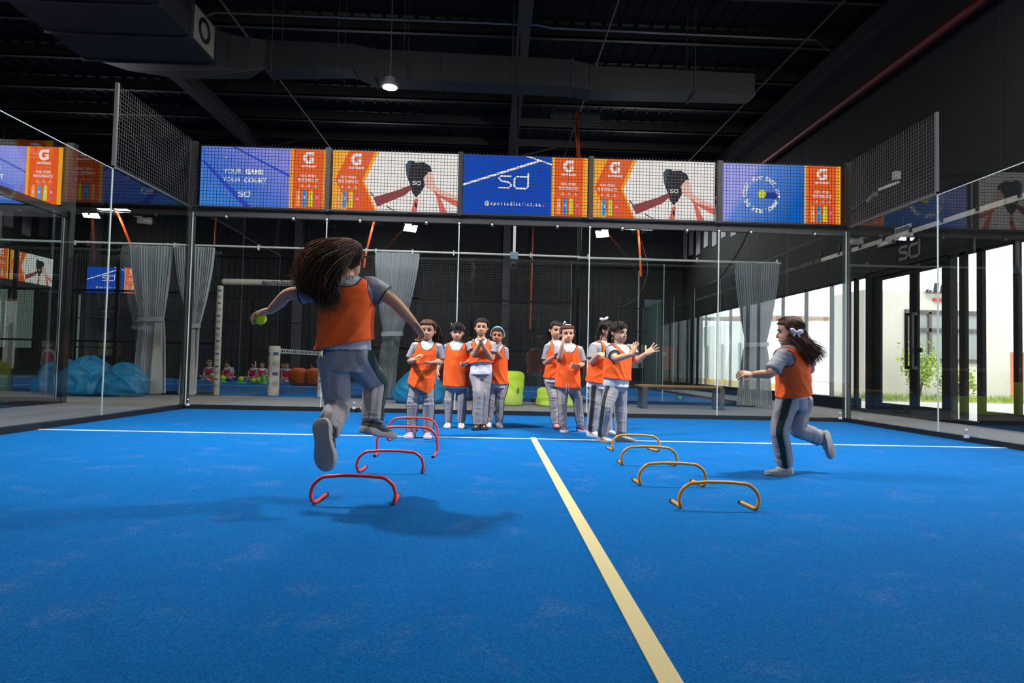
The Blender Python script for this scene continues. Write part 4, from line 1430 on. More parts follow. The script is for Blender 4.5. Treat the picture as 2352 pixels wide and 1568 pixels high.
for dx in (-0.05, 0, 0.05):
    mb.prism([(dx, -0.08), (dx + 0.035, 0.02), (dx, 0.11), (dx - 0.035, 0.02)], (xa * 0.72 + xb * 0.28, 14.955, 1.32), (1, 0, 0), (0, 0, 1), (0, 0.003, 0))
mb.box(xa * 0.72 + xb * 0.28 - 0.06, xa * 0.72 + xb * 0.28 + 0.06, 14.955, 14.96, 1.12, 1.13)
mb.prism([(-0.03, 0), (0.03, 0), (0, 0.05)], (xa * 0.72 + xb * 0.28, 14.955, 1.02), (1, 0, 0), (0, 0, 1), (0, 0.003, 0))
mb.build('flame_mark', PM('fire_mark_white', (226, 200, 200), 0.5), fh, False)
eb = empty('electric_panel', (4.2, 15.0, 0.8), 'white electric panel with a cable duct on the far wall', 'electric panel')
xa, xb = at(1453, 800, 15.0)[0], at(1480, 800, 15.0)[0]
MB().box(xa, xb, 15.0, 15.17, 0.75, 1.66).build('panel_box', PM('panel_white', (196, 200, 196), 0.5), eb, False)
MB().box((xa + xb) / 2 - 0.02, (xa + xb) / 2 + 0.02, 15.1, 15.17, 1.66, 4.6).build('cable_duct', M_white, eb, False)
o = MB().box(at(1480, 740, 14.6)[0], at(1520, 740, 14.6)[0], 14.6, 14.64, 0.0, 3.4)
o = o.build('glass_partition', PM('frosted_glass', (92, 112, 118), 0.3), None, False)
tag(o, 'pale blue glass partition at the far right corner', 'partition')
ps = empty('poster', (-14.5, 15.1, 1.0), 'tall blue and yellow poster on the far wall behind the bean bags', 'poster')
xa, xb = at(228, 780, 15.1)[0], at(277, 780, 15.1)[0]
MB().box(xa, xb, 15.12, 15.17, 0.75, 2.55).build('poster_board', PM('poster_blue', (40, 62, 118), 0.5, 0, 0.2, 3), ps, False)
MB().box(xa, xb, 15.11, 15.12, 0.8, 1.3).build('poster_band', PM('poster_olive', (132, 138, 52), 0.5, 0, 0.2, 6), ps, False)
mb = MB()
sd_logo(mb, 0.28, ((xa * 0.65 + xb * 0.35), 15.11, 2.35), (1, 0, 0), (0, 0, 1), 0, 0.15)
mb.build('club_mark', PM('poster_white', (170, 176, 190), 0.6), ps, False)
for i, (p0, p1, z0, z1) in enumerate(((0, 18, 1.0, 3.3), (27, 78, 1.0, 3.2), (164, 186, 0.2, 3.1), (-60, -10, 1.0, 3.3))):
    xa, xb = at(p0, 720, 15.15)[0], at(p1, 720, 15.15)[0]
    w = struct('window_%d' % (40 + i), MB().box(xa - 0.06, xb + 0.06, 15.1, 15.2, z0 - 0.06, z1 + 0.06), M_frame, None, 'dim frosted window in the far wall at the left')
    MB().box(xa, xb, 15.09, 15.1, z0, z1).build('pane', EM('dim_window_glow', (104, 116, 110), 0.9), w, False)  # emissive pane: its glow stands in for daylight through the window

# ================================================================== OUTDOORS
M_conc = PM('pale_paving', (206, 198, 186), 0.9, 0, 0.08, 3)
struct('ground', MB().box(XR + 0.3, 60, -40, 90, -0.3, -0.03), M_conc, None, 'pale sunlit paving outside the windows')
A, B = np.array([11.6, 10.4, 0.0]), np.array([16.3, 10.4, 0.0])
dAB = nz(B - A)
nAB = np.array([dAB[1], -dAB[0], 0])
M_bld = PM('beige_render', (214, 208, 200), 0.9, 0, 0.03, 3, 0.05, 20)
hB = 3.45
A2 = A - dAB * 0.1
bl = empty('building', (A + B) / 2, 'low beige building with a dark framed window across the yard', 'building')
c_ = (A2 + B) / 2
LB = np.linalg.norm(B - A2)
MB().obox(c_ - nAB * 1 + np.array([0, 0, hB / 2]), dAB * LB / 2, nAB * 1, (0, 0, hB / 2)).build('building_wall', M_bld, bl, False)


def onwall(px, py):
    d = ray(px, py)
    t = np.dot(A - CAM, nAB) / np.dot(d, nAB)
    return CAM + d * t


w0, w1 = onwall(2082, 826), onwall(2253, 720)
cw = (w0 + w1) / 2
ww = abs(np.dot(w1 - w0, dAB)) / 2
wh = (w1[2] - w0[2]) / 2
mb = MB()
for sx in (-1, 1):
    mb.obox(cw + dAB * sx * ww + nAB * 0.02, dAB * 0.07, nAB * 0.06, (0, 0, wh + 0.07))
for sz in (-1, 0.25, 1):
    mb.obox(cw + np.array([0, 0, sz * wh]) + nAB * 0.02, dAB * ww, nAB * 0.05, (0, 0, 0.06))
for f_ in (-0.4, 0.1, 0.55):
    mb.obox(cw + dAB * f_ * ww + nAB * 0.02, dAB * 0.05, nAB * 0.05, (0, 0, wh))
fr = mb.build('window_frame', PM('brown_grey_frame', (92, 86, 82), 0.6), bl, False)
MB().obox(cw + nAB * 0.005, dAB * ww, nAB * 0.01, (0, 0, wh)).build('window_pane', PM('outdoor_glass', (150, 154, 152), 0.15, 0, 0.3, 1.2), bl, False)
s0, s1 = onwall(2122, 672), onwall(2178, 672)
mb = MB().obox((s0 + s1) / 2 + nAB * 0.1 + np.array([0, 0, -0.02]), (s1 - s0) / 2, nAB * 0.03, (0, 0, 0.012))
for k, (f_, w_, h_) in enumerate(((0.05, 0.05, 0.1), (0.17, 0.05, 0.07), (0.42, 0.13, 0.3), (0.68, 0.11, 0.24), (0.9, 0.05, 0.12))):
    p = s0 + (s1 - s0) * f_ + nAB * 0.1
    mb.obox(p + np.array([0, 0, h_ / 2]), dAB * w_ * 0.5, nAB * 0.03, np.array([0, 0, h_ / 2]) + dAB * 0.02)
mb.build('roof_sign', M_black, bl)
s0, s1 = onwall(2142, 688), onwall(2178, 690)
MB().obox((s0 + s1) / 2 + nAB * 0.05, (s1 - s0) / 2, nAB * 0.02, (0, 0, 0.05)).build('sign_strip', PM('sign_red', (190, 60, 50), 0.5), bl, False)
ob = empty('building', B + dAB * 4 + np.array([0, 3, 0]), 'orange and white building at the far right beyond the yard', 'building')
MB().box(B[0] + 0.8, B[0] + 9, B[1] + 4, B[1] + 10, 0, 3.2).build('upper_wall', M_white, ob, False)
MB().box(B[0] + 0.78, B[0] + 9, B[1] + 3.95, B[1] + 4, 0, 1.7).build('lower_wall', PM('orange_render', (206, 110, 74), 0.8), ob, False)
# grass along the building
M_grass = PM('lawn_green', (146, 166, 74), 0.9, 0, 0.3, 30)
mb = MB()
r_ = np.random.RandomState(4)
for k in range(2600):
    s, q = r_.uniform(-1.2, LB + 2.5), r_.uniform(0.0, 2.2)
    p = A2 + dAB * s + nAB * q
    h = r_.uniform(0.08, 0.22)
    a = r_.uniform(0, 6.28)
    u = np.array([math.cos(a), math.sin(a), 0]) * 0.012
    t_ = np.array([r_.normal() * 0.04, r_.normal() * 0.04, h])
    mb.add([p - u, p + u, p + t_], [(0, 1, 2)])
o = mb.build('grass', M_grass, None, False)
tag(o, 'strip of sunlit green grass before the beige building', 'grass', None, 'stuff')
struct('lawn', MB().obox(A2 + dAB * LB / 2 + nAB * 1.1 + np.array([0, 0, -0.02]), dAB * (LB / 2 + 1.5), nAB * 1.1, (0, 0, 0.012)), PM('lawn_soil', (150, 150, 88), 0.95, 0, 0.2, 8), None, 'lawn soil before the beige building')


def shrub(c, rx, rz, n, label, seed, tone):
    r_ = np.random.RandomState(seed)
    root = empty('shrub', c, label, 'shrub', 'shrubs outside the windows')
    mb = MB()
    tips = []
    for k in range(16):
        a = r_.uniform(0, 6.28)
        t = np.array([math.cos(a) * rx * r_.uniform(0.2, 1), math.sin(a) * rx * r_.uniform(0.2, 1), rz * r_.uniform(0.5, 1.0)])
        P = spline([c, c + t * np.array([0.3, 0.3, 0.5]), c + t], 5)
        mb.tube(P, np.linspace(0.014, 0.005, len(P)), 6)
        tips.append((c + t * np.array([0.35, 0.35, 0.45]), c + t))
    mb.build('stem', PM('shrub_stem', (110, 100, 70), 0.9), root)
    mb = MB()
    for k in range(n):
        a, b = tips[r_.randint(len(tips))]
        p = a + (b - a) * r_.uniform(0, 1.1) + r_.normal(size=3) * rx * 0.16
        p[2] = max(p[2], c[2] + 0.05)
        d = nz(r_.normal(size=3) * 0.7 + nz(p - c) * 0.8)
        s = nz(np.cross(d, r_.normal(size=3)))
        l, w = r_.uniform(0.1, 0.17), r_.uniform(0.022, 0.034)
        up = np.cross(s, d) * 0.012
        mb.add([p, p + d * l * 0.4 + s * w - up, p + d * l, p + d * l * 0.4 - s * w - up, p + d * l * 0.45 + up], [(0, 1, 4), (1, 2, 4), (2, 3, 4), (3, 0, 4)])
    mb.build('foliage', tone, root, False)


M_leaf = PM('shrub_leaf', (168, 192, 88), 0.6, 0, 0.35, 4)
M_leaf2 = PM('shrub_leaf_yellow', (186, 176, 84), 0.6, 0, 0.35, 4)
sA = np.array([12.55, 9.3, 0])
shrub(np.array([sA[0], sA[1], 0]), 0.62, 1.6, 900, 'tall green shrub seen through the glass door', 5, M_leaf)
sB = np.array([13.75, 9.35, 0])
shrub(np.array([sB[0], sB[1], 0]), 0.55, 0.85, 650, 'low green shrub right of the tall one, by the door edge', 6, M_leaf)
sC = np.array([17.1, 9.6, 0])
shrub(np.array([sC[0], sC[1], 0]), 0.6, 1.1, 600, 'yellowish shrub at the far right window', 7, M_leaf2)
# white fence, shed and long pale wall in front of the left windows
fe = empty('yard_fence', (12, 26, 0), 'white sheet fence with grey posts and a yellow kerb outside the far windows', 'fence')
MB().box(12.0, 12.06, 16.5, 44, 0.25, 2.05).build('fence_sheet', PM('fence_white', (226, 226, 222), 0.8, 0, 0.03, 4), fe, False)
for y in np.arange(17, 44, 2.4):
    MB().box(11.9, 12.0, y, y + 0.12, 0, 2.15).build('fence_post', PM('fence_post_grey', (150, 160, 158), 0.6), fe, False)
MB().box(11.85, 12.05, 16.5, 44, 0, 0.22).build('kerb', PM('kerb_yellow', (216, 178, 60), 0.8), fe, False)
pw = empty('building', (27, 40, 0), 'long white wall of a building outside the left windows', 'building')
MB().box(26, 28, 22, 70, 0, 6.0).build('building_wall', M_white, pw, False)
sh = empty('shed_roof', (16, 30, 0), 'brown slatted shed roof outside the far windows', 'shed')
mb = MB()
for k in range(7):
    mb.box(14, 18, 24 + k * 1.6, 24.9 + k * 1.6, 3.6 + 0.1 * k, 3.75 + 0.1 * k)
mb.build('roof_slat', PM('shed_brown', (150, 118, 98), 0.8), sh, False)
for y in (24.5, 33.5):
    MB().box(14.1, 14.25, y, y + 0.15, 0, 3.7).build('shed_post', PM('shed_post_grey', (120, 120, 118), 0.7), sh, False)
# ================================================================== PEOPLE
def remesh(mb, voxel, smooth=2):
    o = mb.build('tmp', M_black, None, False, origin=(0, 0, 0))
    m = o.modifiers.new('r', 'REMESH')
    m.mode = 'VOXEL'
    m.voxel_size = voxel
    m.adaptivity = 0
    if smooth:
        s = o.modifiers.new('s', 'SMOOTH')
        s.factor = 0.5
        s.iterations = smooth
    dg = bpy.context.evaluated_depsgraph_get()
    dg.update()
    me = bpy.data.meshes.new_from_object(o.evaluated_get(dg))
    V = np.empty(len(me.vertices) * 3)
    me.vertices.foreach_get('co', V)
    V = V.reshape(-1, 3)
    L = np.empty(len(me.loops), int)
    me.loops.foreach_get('vertex_index', L)
    tot = np.empty(len(me.polygons), int)
    me.polygons.foreach_get('loop_total', tot)
    if (tot == 4).all():
        F = L.reshape(-1, 4)
    else:
        st = np.concatenate([[0], np.cumsum(tot)[:-1]])
        F = np.array([[L[s + k] if k < t else L[s + t - 1] for k in range(4)] for s, t in zip(st, tot)])
    old = o.data
    bpy.data.objects.remove(o)
    bpy.data.meshes.remove(old)
    bpy.data.meshes.remove(me)
    return V, F


def vnorm(V, F):
    n = np.cross(V[F[:, 2]] - V[F[:, 0]], V[F[:, 3]] - V[F[:, 1]])
    N = np.zeros_like(V)
    for k in range(4):
        np.add.at(N, F[:, k], n)
    return N / (np.linalg.norm(N, axis=1, keepdims=True) + 1e-12)


def fast_mesh(name, V, F, mats, parent, midx=None, solid=0.0):
    me = bpy.data.meshes.new(name)
    V = V - wloc(parent)
    me.vertices.add(len(V))
    me.vertices.foreach_set('co', V.ravel())
    k = F.shape[1]
    me.loops.add(F.size)
    me.loops.foreach_set('vertex_index', F.ravel())
    me.polygons.add(len(F))
    me.polygons.foreach_set('loop_start', np.arange(0, F.size, k))
    me.polygons.foreach_set('loop_total', np.full(len(F), k))
    me.polygons.foreach_set('use_smooth', np.ones(len(F), bool))
    if not isinstance(mats, (list, tuple)):
        mats = [mats]
    for m in mats:
        me.materials.append(m)
    if midx is not None:
        me.polygons.foreach_set('material_index', midx.astype(np.int32))
    me.update(calc_edges=True)
    me.validate()
    o = bpy.data.objects.new(name, me)
    COL.objects.link(o)
    o.parent = parent
    if solid:
        s = o.modifiers.new('thickness', 'SOLIDIFY')
        s.thickness = solid
        s.offset = 1
    return o


def submesh(V, F, keep):
    F = F[keep]
    used = np.unique(F)
    mp = np.full(len(V), -1)
    mp[used] = np.arange(len(used))
    return V[used], mp[F], used


def bedges(F):
    cnt = {}
    for q in F:
        k = len(q)
        for i in range(k):
            a, b = int(q[i]), int(q[(i + 1) % k])
            if a == b:
                continue
            e = (a, b) if a < b else (b, a)
            cnt[e] = cnt.get(e, 0) + 1
    return [e for e, c in cnt.items() if c == 1]


def bloops(F):
    E_ = bedges(F)
    nb = {}
    for a, b in E_:
        nb.setdefault(a, []).append(b)
        nb.setdefault(b, []).append(a)
    loops = []
    seen = set()
    for s in nb:
        if s in seen:
            continue
        lp = [s]
        seen.add(s)
        prev, cur = None, s
        while True:
            nx = [x for x in nb[cur] if x != prev and x not in seen]
            if not nx:
                break
            prev, cur = cur, nx[0]
            lp.append(cur)
            seen.add(cur)
        loops.append(lp)
    return loops


def smooth_border(V, F, it=8):
    loops = bloops(F)
    for lp in loops:
        if len(lp) < 6:
            continue
        P = V[lp]
        for _ in range(it):
            P = 0.5 * P + 0.25 * (np.roll(P, 1, 0) + np.roll(P, -1, 0))
        V[lp] = P
    return loops


SKIN = {}


def skin(i):
    c = [(196, 146, 116), (184, 132, 104), (206, 158, 130), (176, 124, 96)][i % 4]
    return PM('skin_tone_%d' % (i % 4), c, 0.5, 0, 0.05, 30, 0.04, 200, 0.35)


M_eye = PM('eye_white', (226, 220, 214), 0.3)
M_iris = PM('dark_iris', (30, 20, 16), 0.2)
M_lip = PM('lips', (166, 92, 84), 0.45)
M_mouth = PM('mouth_inside', (70, 26, 26), 0.6)
M_teeth = PM('teeth', (226, 222, 210), 0.3)
M_brow = PM('eyebrow_hair', (36, 26, 22), 0.8)
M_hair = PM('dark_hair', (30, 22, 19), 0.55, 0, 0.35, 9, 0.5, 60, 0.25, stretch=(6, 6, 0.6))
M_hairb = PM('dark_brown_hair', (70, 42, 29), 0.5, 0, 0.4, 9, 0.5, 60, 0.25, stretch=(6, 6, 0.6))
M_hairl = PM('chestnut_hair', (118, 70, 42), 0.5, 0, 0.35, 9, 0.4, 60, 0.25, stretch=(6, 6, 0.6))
M_bib = PM('orange_bib_mesh', (255, 101, 41), 0.75, 0, 0.05, 30, 0.15, 500, 0.2)
M_bibp = PM('pink_bib_mesh', (226, 44, 92), 0.75, 0, 0.05, 30, 0.15, 500, 0.2)
M_pipe = PM('dark_bib_piping', (34, 26, 34), 0.7)
M_shirt = PM('white_shirt_jersey', (214, 216, 224), 0.85, 0, 0.04, 40, 0.15, 300, 0.2)
M_sleeve = PM('grey_shirt_sleeve', (156, 157, 164), 0.85, 0, 0.06, 60, 0.15, 300, 0.2)
M_cuff = PM('navy_cuff', (40, 40, 58), 0.8)
M_trous = PM('grey_sweatpants', (150, 147, 151), 0.9, 0, 0.08, 60, 0.2, 260, 0.15)
M_strp = PM('dark_green_stripe', (24, 48, 40), 0.85, 0, 0.08, 60)
M_dnavy = PM('black_stripe', (30, 32, 40), 0.85)


def cr_interp(tab, t):
    t = np.asarray(t, float)
    T = np.array([r[0] for r in tab])
    return [np.interp(t, T, np.array([r[k] for r in tab])) for k in range(1, len(tab[0]))]


# half width (of shoulder half width 1) and half depth (m for a 1.2 m child) along the spine
TORSO = [(-0.25, 0.74, 0.088), (-0.1, 0.86, 0.092), (0.0, 0.86, 0.088), (0.2, 0.82, 0.083), (0.45, 0.84, 0.083), (0.7, 0.94, 0.082), (0.84, 1.0, 0.074), (0.91, 0.93, 0.064), (0.96, 0.72, 0.055), (1.0, 0.46, 0.047), (1.05, 0.34, 0.042)]


def frame(up, right):
    up = nz(up)
    right = nz(np.asarray(right) - up * np.dot(right, up))
    return right, np.cross(up, right), up


class Torso:
    def __init__(s, pelv, neck, rp, rs, sw, S, arch=0.0):
        s.p, s.n, s.rp, s.rs, s.sw, s.S = np.asarray(pelv, float), np.asarray(neck, float), nz(rp), nz(rs), sw, S
        s.up = nz(s.n - s.p)
        s.L = np.linalg.norm(s.n - s.p)
        s.arch = arch

    def at(s, t, u, infl=0.0, hemx=0.0, ex=2.35):
        """points on the trunk: t along the spine, u around (0 = own right, pi/2 = front)"""
        t = np.asarray(t, float) * np.ones_like(u)
        w, d = cr_interp(TORSO, t)
        w = w * s.sw + infl + hemx * np.clip((0.75 - t), 0, 1)
        d = d * s.S + infl + hemx * 0.8 * np.clip((0.75 - t), 0, 1)
        k = np.clip(t, 0, 1)[:, None]
        R = s.rp * (1 - k) + s.rs * k
        R = R - s.up * (R @ s.up)[:, None]
        R /= np.linalg.norm(R, axis=1, keepdims=True)
        Fw = np.cross(s.up, R)
        c, sn = np.cos(u), np.sin(u)
        e = 2 / ex
        x = np.sign(c) * np.abs(c) ** e * w
        y = np.sign(sn) * np.abs(sn) ** e * d
        base = s.p + s.up * (t * s.L)[:, None] + Fw * (s.arch * np.sin(np.pi * np.clip(t, 0, 1)))[:, None]
        return base + R * x[:, None] + Fw * y[:, None], x / s.sw, y

    def rings(s, ts, infl=0.0, hemx=0.0, n=28):
        u = np.linspace(0, 2 * math.pi, n, endpoint=False)
        return [s.at(np.full(n, t), u, infl, hemx)[0] for t in ts]


HEAD = [(0.0, 0.10, 0.30, 0.06), (0.04, 0.17, 0.375, 0.0), (0.1, 0.235, 0.405, -0.05), (0.2, 0.305, 0.42, -0.14), (0.32, 0.345, 0.42, -0.3), (0.45, 0.368, 0.405, -0.4), (0.55, 0.38, 0.40, -0.44), (0.68, 0.386, 0.41, -0.455), (0.8, 0.362, 0.37, -0.42), (0.89, 0.3, 0.28, -0.345), (0.95, 0.21, 0.17, -0.24), (0.99, 0.1, 0.05, -0.12), (1.0, 0.03, -0.01, -0.05)]


def head_rings(hb, hr, hf, hu, hh, infl=0.0, n=30, ex=2.2, zs=None):
    u = np.linspace(0, 2 * math.pi, n, endpoint=False)
    e = 2 / ex
    R = []
    for z in (zs if zs is not None else [r[0] for r in HEAD]):
        w, f, b = [float(q) for q in cr_interp(HEAD, z)]
        cy, dy = (f + b) / 2, (f - b) / 2
        x = np.sign(np.cos(u)) * np.abs(np.cos(u)) ** e * (w + infl)
        y = cy + np.sign(np.sin(u)) * np.abs(np.sin(u)) ** e * (dy + infl)
        zz = z + infl * max(0.0, (z - 0.75) * 4)
        R.append(hb + (hr[None] * x[:, None] + hf[None] * y[:, None] + hu[None] * zz) * hh)
    return R


def limb(mb, P, r, n=14, flat=None):
    Q = spline(P, 6)
    t = np.linspace(0, 1, len(Q))
    T = np.linspace(0, 1, len(r))
    mb.tube(Q, np.interp(t, T, r), n, rnd=True, flat=flat)


def hand(mb, wrist, d, nrm, side, L, curl, spread=0.12, thumb=0.7, tcurl=0.2):
    """palm, four fingers and a thumb. d: direction to the fingers, nrm: direction the palm faces,
    side=+1 when the thumb lies toward cross(d, nrm)"""
    d = nz(d)
    nrm = nz(np.asarray(nrm) - d * np.dot(nrm, d))
    s = np.cross(d, nrm) * side
    wrist = np.asarray(wrist, float)
    pl = 0.5 * L
    A = np.linspace(0, 2 * math.pi, 16, endpoint=False)
    R = []
    for t, w, h in ((-0.12, 0.15, 0.11), (0.0, 0.16, 0.11), (0.25, 0.2, 0.11), (0.6, 0.225, 0.1), (0.9, 0.22, 0.08), (1.02, 0.19, 0.06)):
        c = wrist + d * t * pl
        e = 2 / 2.6
        R.append(c + s * (np.sign(np.cos(A)) * np.abs(np.cos(A)) ** e * w * L)[:, None] + nrm * (np.sign(np.sin(A)) * np.abs(np.sin(A)) ** e * h * L)[:, None])
    mb.rings(R)
    curl = [curl] * 4 if np.isscalar(curl) else curl
    for k, (off, fl) in enumerate(((0.165, 0.43), (0.055, 0.48), (-0.055, 0.45), (-0.16, 0.36))):
        p = wrist + d * pl * 0.93 + s * off * L
        a = spread * (1.5 - k)
        dd = nz(d * math.cos(a) + s * math.sin(a))
        pts = [p - dd * 0.06 * L, p]
        ang = 0
        for seg, cf in ((0.44, 0.7), (0.32, 1.0), (0.24, 0.8)):
            ang += curl[k] * cf
            v = dd * math.cos(ang) + nrm * math.sin(ang)
            pts.append(pts[-1] + v * seg * fl * L)
        mb.tube(spline(pts, 3), np.linspace(0.057, 0.042, 3 * 4 + 1) * L, 8, rnd=True)
    p = wrist + d * pl * 0.22 + s * 0.14 * L
    v1 = nz(d * math.cos(thumb) + s * math.sin(thumb) + nrm * 0.25)
    v2 = nz(v1 + (d * 0.6 - s * 0.2 + nrm * 0.5) * tcurl * 2)
    mb.tube(spline([p - v1 * 0.06 * L, p + v1 * 0.14 * L, p + v1 * 0.26 * L, p + v1 * 0.26 * L + v2 * 0.2 * L], 3), np.linspace(0.07, 0.048, 10) * L, 8, rnd=True)


def person(nm):
    """nm: dict of joints (world points) and looks -> a person Empty with body, clothes and hair"""
    S = nm['S']
    vox = nm.get('vox', 0.0034)
    lo = nm.get('low', False)
    g = nm['base']
    root = empty('person', g, nm['label'], 'person', nm['group'])
    seed = nm.get('seed', 1)
    J = nm
    T = Torso(J['pelv'], J['neck'], J['rp'], J['sR'] - J['sL'], np.linalg.norm(J['sR'] - J['sL']) / 2 * 1.02, S, J.get('arch', 0))
    hh = J.get('hh', 0.195) * S
    hr, hf, hu = J['hframe']
    hb = J['head'] - hu * hh * 0.5
    sk = skin(nm.get('skin', 0))
    # ---- body
    mb = MB()
    mb.rings(T.rings([-0.22, -0.1, 0.0, 0.2, 0.45, 0.7, 0.84, 0.91, 0.96, 1.0, 1.04], -0.01))
    nb = hb + hu * hh * 0.22 - hf * hh * 0.06
    limb(mb, [J['neck'] - T.up * 0.03 * S, (J['neck'] + nb) / 2 - hf * 0.004, nb], [0.05 * S, 0.041 * S, 0.041 * S], 16)
    for sd in 'RL':
        sh, el, wr = J['s' + sd], J['e' + sd], J['w' + sd]
        inn = (sh - J['s' + ('L' if sd == 'R' else 'R')]) * -0.08
        limb(mb, [sh + inn, sh * 0.5 + el * 0.5, el, el * 0.5 + wr * 0.5, wr], [0.042 * S, 0.037 * S, 0.032 * S, 0.031 * S, 0.021 * S], 14)
        h = J['h' + sd]
        hand(mb, wr, h['d'], h['n'], h['side'], h.get('L', 0.135) * S, h.get('curl', 0.35), h.get('spread', 0.12), h.get('thumb', 0.7), h.get('tcurl', 0.2))
        hp, kn, an = J['hip' + sd], J['k' + sd], J['a' + sd]
        limb(mb, [hp, hp * 0.5 + kn * 0.5, kn, kn * 0.45 + an * 0.55, an, an + J['fd' + sd] * 0.01], [0.05 * S, 0.044 * S, 0.036 * S, 0.034 * S, 0.028 * S, 0.03 * S], 12)
        f_d, f_u = J['fd' + sd], J['fu' + sd]
        limb(mb, [an - f_u * 0.025 * S, an + f_d * 0.06 * S - f_u * 0.04 * S, an + f_d * 0.1 * S - f_u * 0.045 * S], [0.026 * S, 0.022 * S, 0.018 * S], 10)
    mb.rings(head_rings(hb, hr, hf, hu, hh))

    def H(x, y, z):
        return hb + (hr * x + hf * y + hu * z) * hh
    if not lo:
        mb.tube(spline([H(0, 0.38, 0.55), H(0, 0.42, 0.46), H(0, 0.475, 0.37), H(0, 0.44, 0.325)], 4), np.interp(np.linspace(0, 1, 13), [0, 0.5, 0.8, 1], [0.03, 0.05, 0.062, 0.045]) * hh, 10, rnd=True)
        for sx in (-1, 1):
            mb.ell(H(sx * 0.055, 0.425, 0.345), hr * 0.042 * hh, hf * 0.05 * hh, hu * 0.035 * hh, 10, 7)
    for sx in (-1, 1):
        mb.ell(H(sx * 0.395, -0.05, 0.43), (hr * sx * 0.035 + hf * 0.01) * hh, (hf * 0.075 - hr * sx * 0.03) * hh, (hu * 0.125 - hf * 0.02) * hh, 12, 9)
    V, F = remesh(mb, vox, 2)
    # face relief
    q = (V - hb) / hh
    X, Y, Z = q @ hr, q @ hf, q @ hu
    if not lo:
        fr = (Y > 0.1) & (np.abs(X) < 0.6) & (Z > -0.1) & (Z < 1.1)
        disp = np.zeros(len(V))
        for sx in (-1, 1):
            disp -= 0.05 * np.exp(-((X - sx * 0.16) / 0.085) ** 2 - ((Z - 0.485) / 0.055) ** 2)
            disp += 0.018 * np.exp(-((X - sx * 0.2) / 0.12) ** 2 - ((Z - 0.31) / 0.09) ** 2)
            disp += 0.012 * np.exp(-((X - sx * 0.16) / 0.12) ** 2 - ((Z - 0.575) / 0.035) ** 2)
        disp += 0.022 * np.exp(-(X / 0.1) ** 2 - ((Z - 0.205) / 0.05) ** 2)
        disp += 0.02 * np.exp(-(X / 0.09) ** 2 - ((Z - 0.06) / 0.05) ** 2)
        disp -= 0.012 * np.exp(-(X / 0.14) ** 2 - ((Z - 0.125) / 0.022) ** 2)
        V = V + hf * (disp * fr * hh)[:, None]
    mb2 = MB()
    mb2.v, mb2.n, mb2.f, mb2.m = [V], len(V), [], []
    if not lo:
        mo = J.get('mouth', 'closed')
        for sx in (-1, 1):
            c = H(sx * 0.16, 0.335, 0.487)
            mb2.ell(c, hr * 0.06 * hh, hf * 0.052 * hh, hu * 0.029 * hh, 14, 9, 1)
            mb2.ell(H(sx * 0.16 + J.get('gaze', 0) * 0.03, 0.37, 0.485), hr * 0.032 * hh, hf * 0.026 * hh, hu * 0.028 * hh, 10, 7, 2)
            mb2.tube(spline([H(sx * 0.09, 0.372, 0.492), H(sx * 0.13, 0.392, 0.514), H(sx * 0.19, 0.385, 0.516), H(sx * 0.24, 0.35, 0.492)], 4), 0.012 * hh, 6, mat=5)
            mb2.tube(spline([H(sx * 0.075, 0.413, 0.575), H(sx * 0.15, 0.412, 0.605), H(sx * 0.25, 0.368, 0.58)], 5), np.interp(np.linspace(0, 1, 11), [0, 0.4, 1], [0.016, 0.02, 0.008]) * hh, 6, mat=5)
        mw = 0.125 if mo == 'smile' else 0.1
        dz = 0.02 if mo == 'smile' else 0.0
        op = {'open': 0.05, 'smile': 0.028}.get(mo, 0.0)
        for zc, th in ((0.215 + op * 0.4, 0.016), (0.178 - op * 0.6, 0.022)):
            mb2.tube(spline([H(-mw, 0.392, 0.197 + dz), H(-mw * 0.5, 0.43, zc + 0.004), H(0, 0.44, zc), H(mw * 0.5, 0.43, zc + 0.004), H(mw, 0.392, 0.197 + dz)], 4), np.interp(np.linspace(0, 1, 17), [0, 0.5, 1], [0.006, th, 0.006]) * hh, 8, mat=3)
        if op:
            mb2.ell(H(0, 0.418, 0.197), hr * mw * 0.8 * hh, hf * 0.02 * hh, hu * (op * 0.8) * hh, 12, 7, 4)
            if mo == 'smile':
                mb2.ell(H(0, 0.424, 0.203), hr * mw * 0.7 * hh, hf * 0.018 * hh, hu * op * 0.55 * hh, 12, 7, 6)
    extra = mb2.v[1:]
    if extra:
        # quads and caps of the small face pieces become one array of 4-gons
        fx, mx_ = [], []
        for f_, m_ in zip(mb2.f, mb2.m):
            if len(f_) == 4:
                fx.append(f_)
                mx_.append(m_)
            else:
                for k in range(1, len(f_) - 1, 2):
                    fx.append([f_[0], f_[k], f_[k + 1], f_[min(k + 2, len(f_) - 1)]])
                    mx_.append(m_)
        V = np.concatenate([V] + extra)
        mi = np.concatenate([np.zeros(len(F), int), np.array(mx_)])
        F = np.concatenate([F, np.array(fx)])
    else:
        mi = np.zeros(len(F), int)
    fast_mesh('body', V, F, [sk, M_eye, M_iris, M_lip, M_mouth, M_brow, M_teeth], root, mi)

    # ---- shirt
    hem = J.get('shirt_hem', -0.2)
    cv = J.get('cv', 0.0046) if not lo else 0.009
    mb = MB()
    ts = [hem, hem + 0.03, -0.02, 0.2, 0.45, 0.7, 0.84, 0.91, 0.96, 1.0, 1.03]
    mb.rings(T.rings(ts, 0.014, 0.012))
    slv = J.get('sleeve', 0.84)
    axes = {}
    rings_ = []
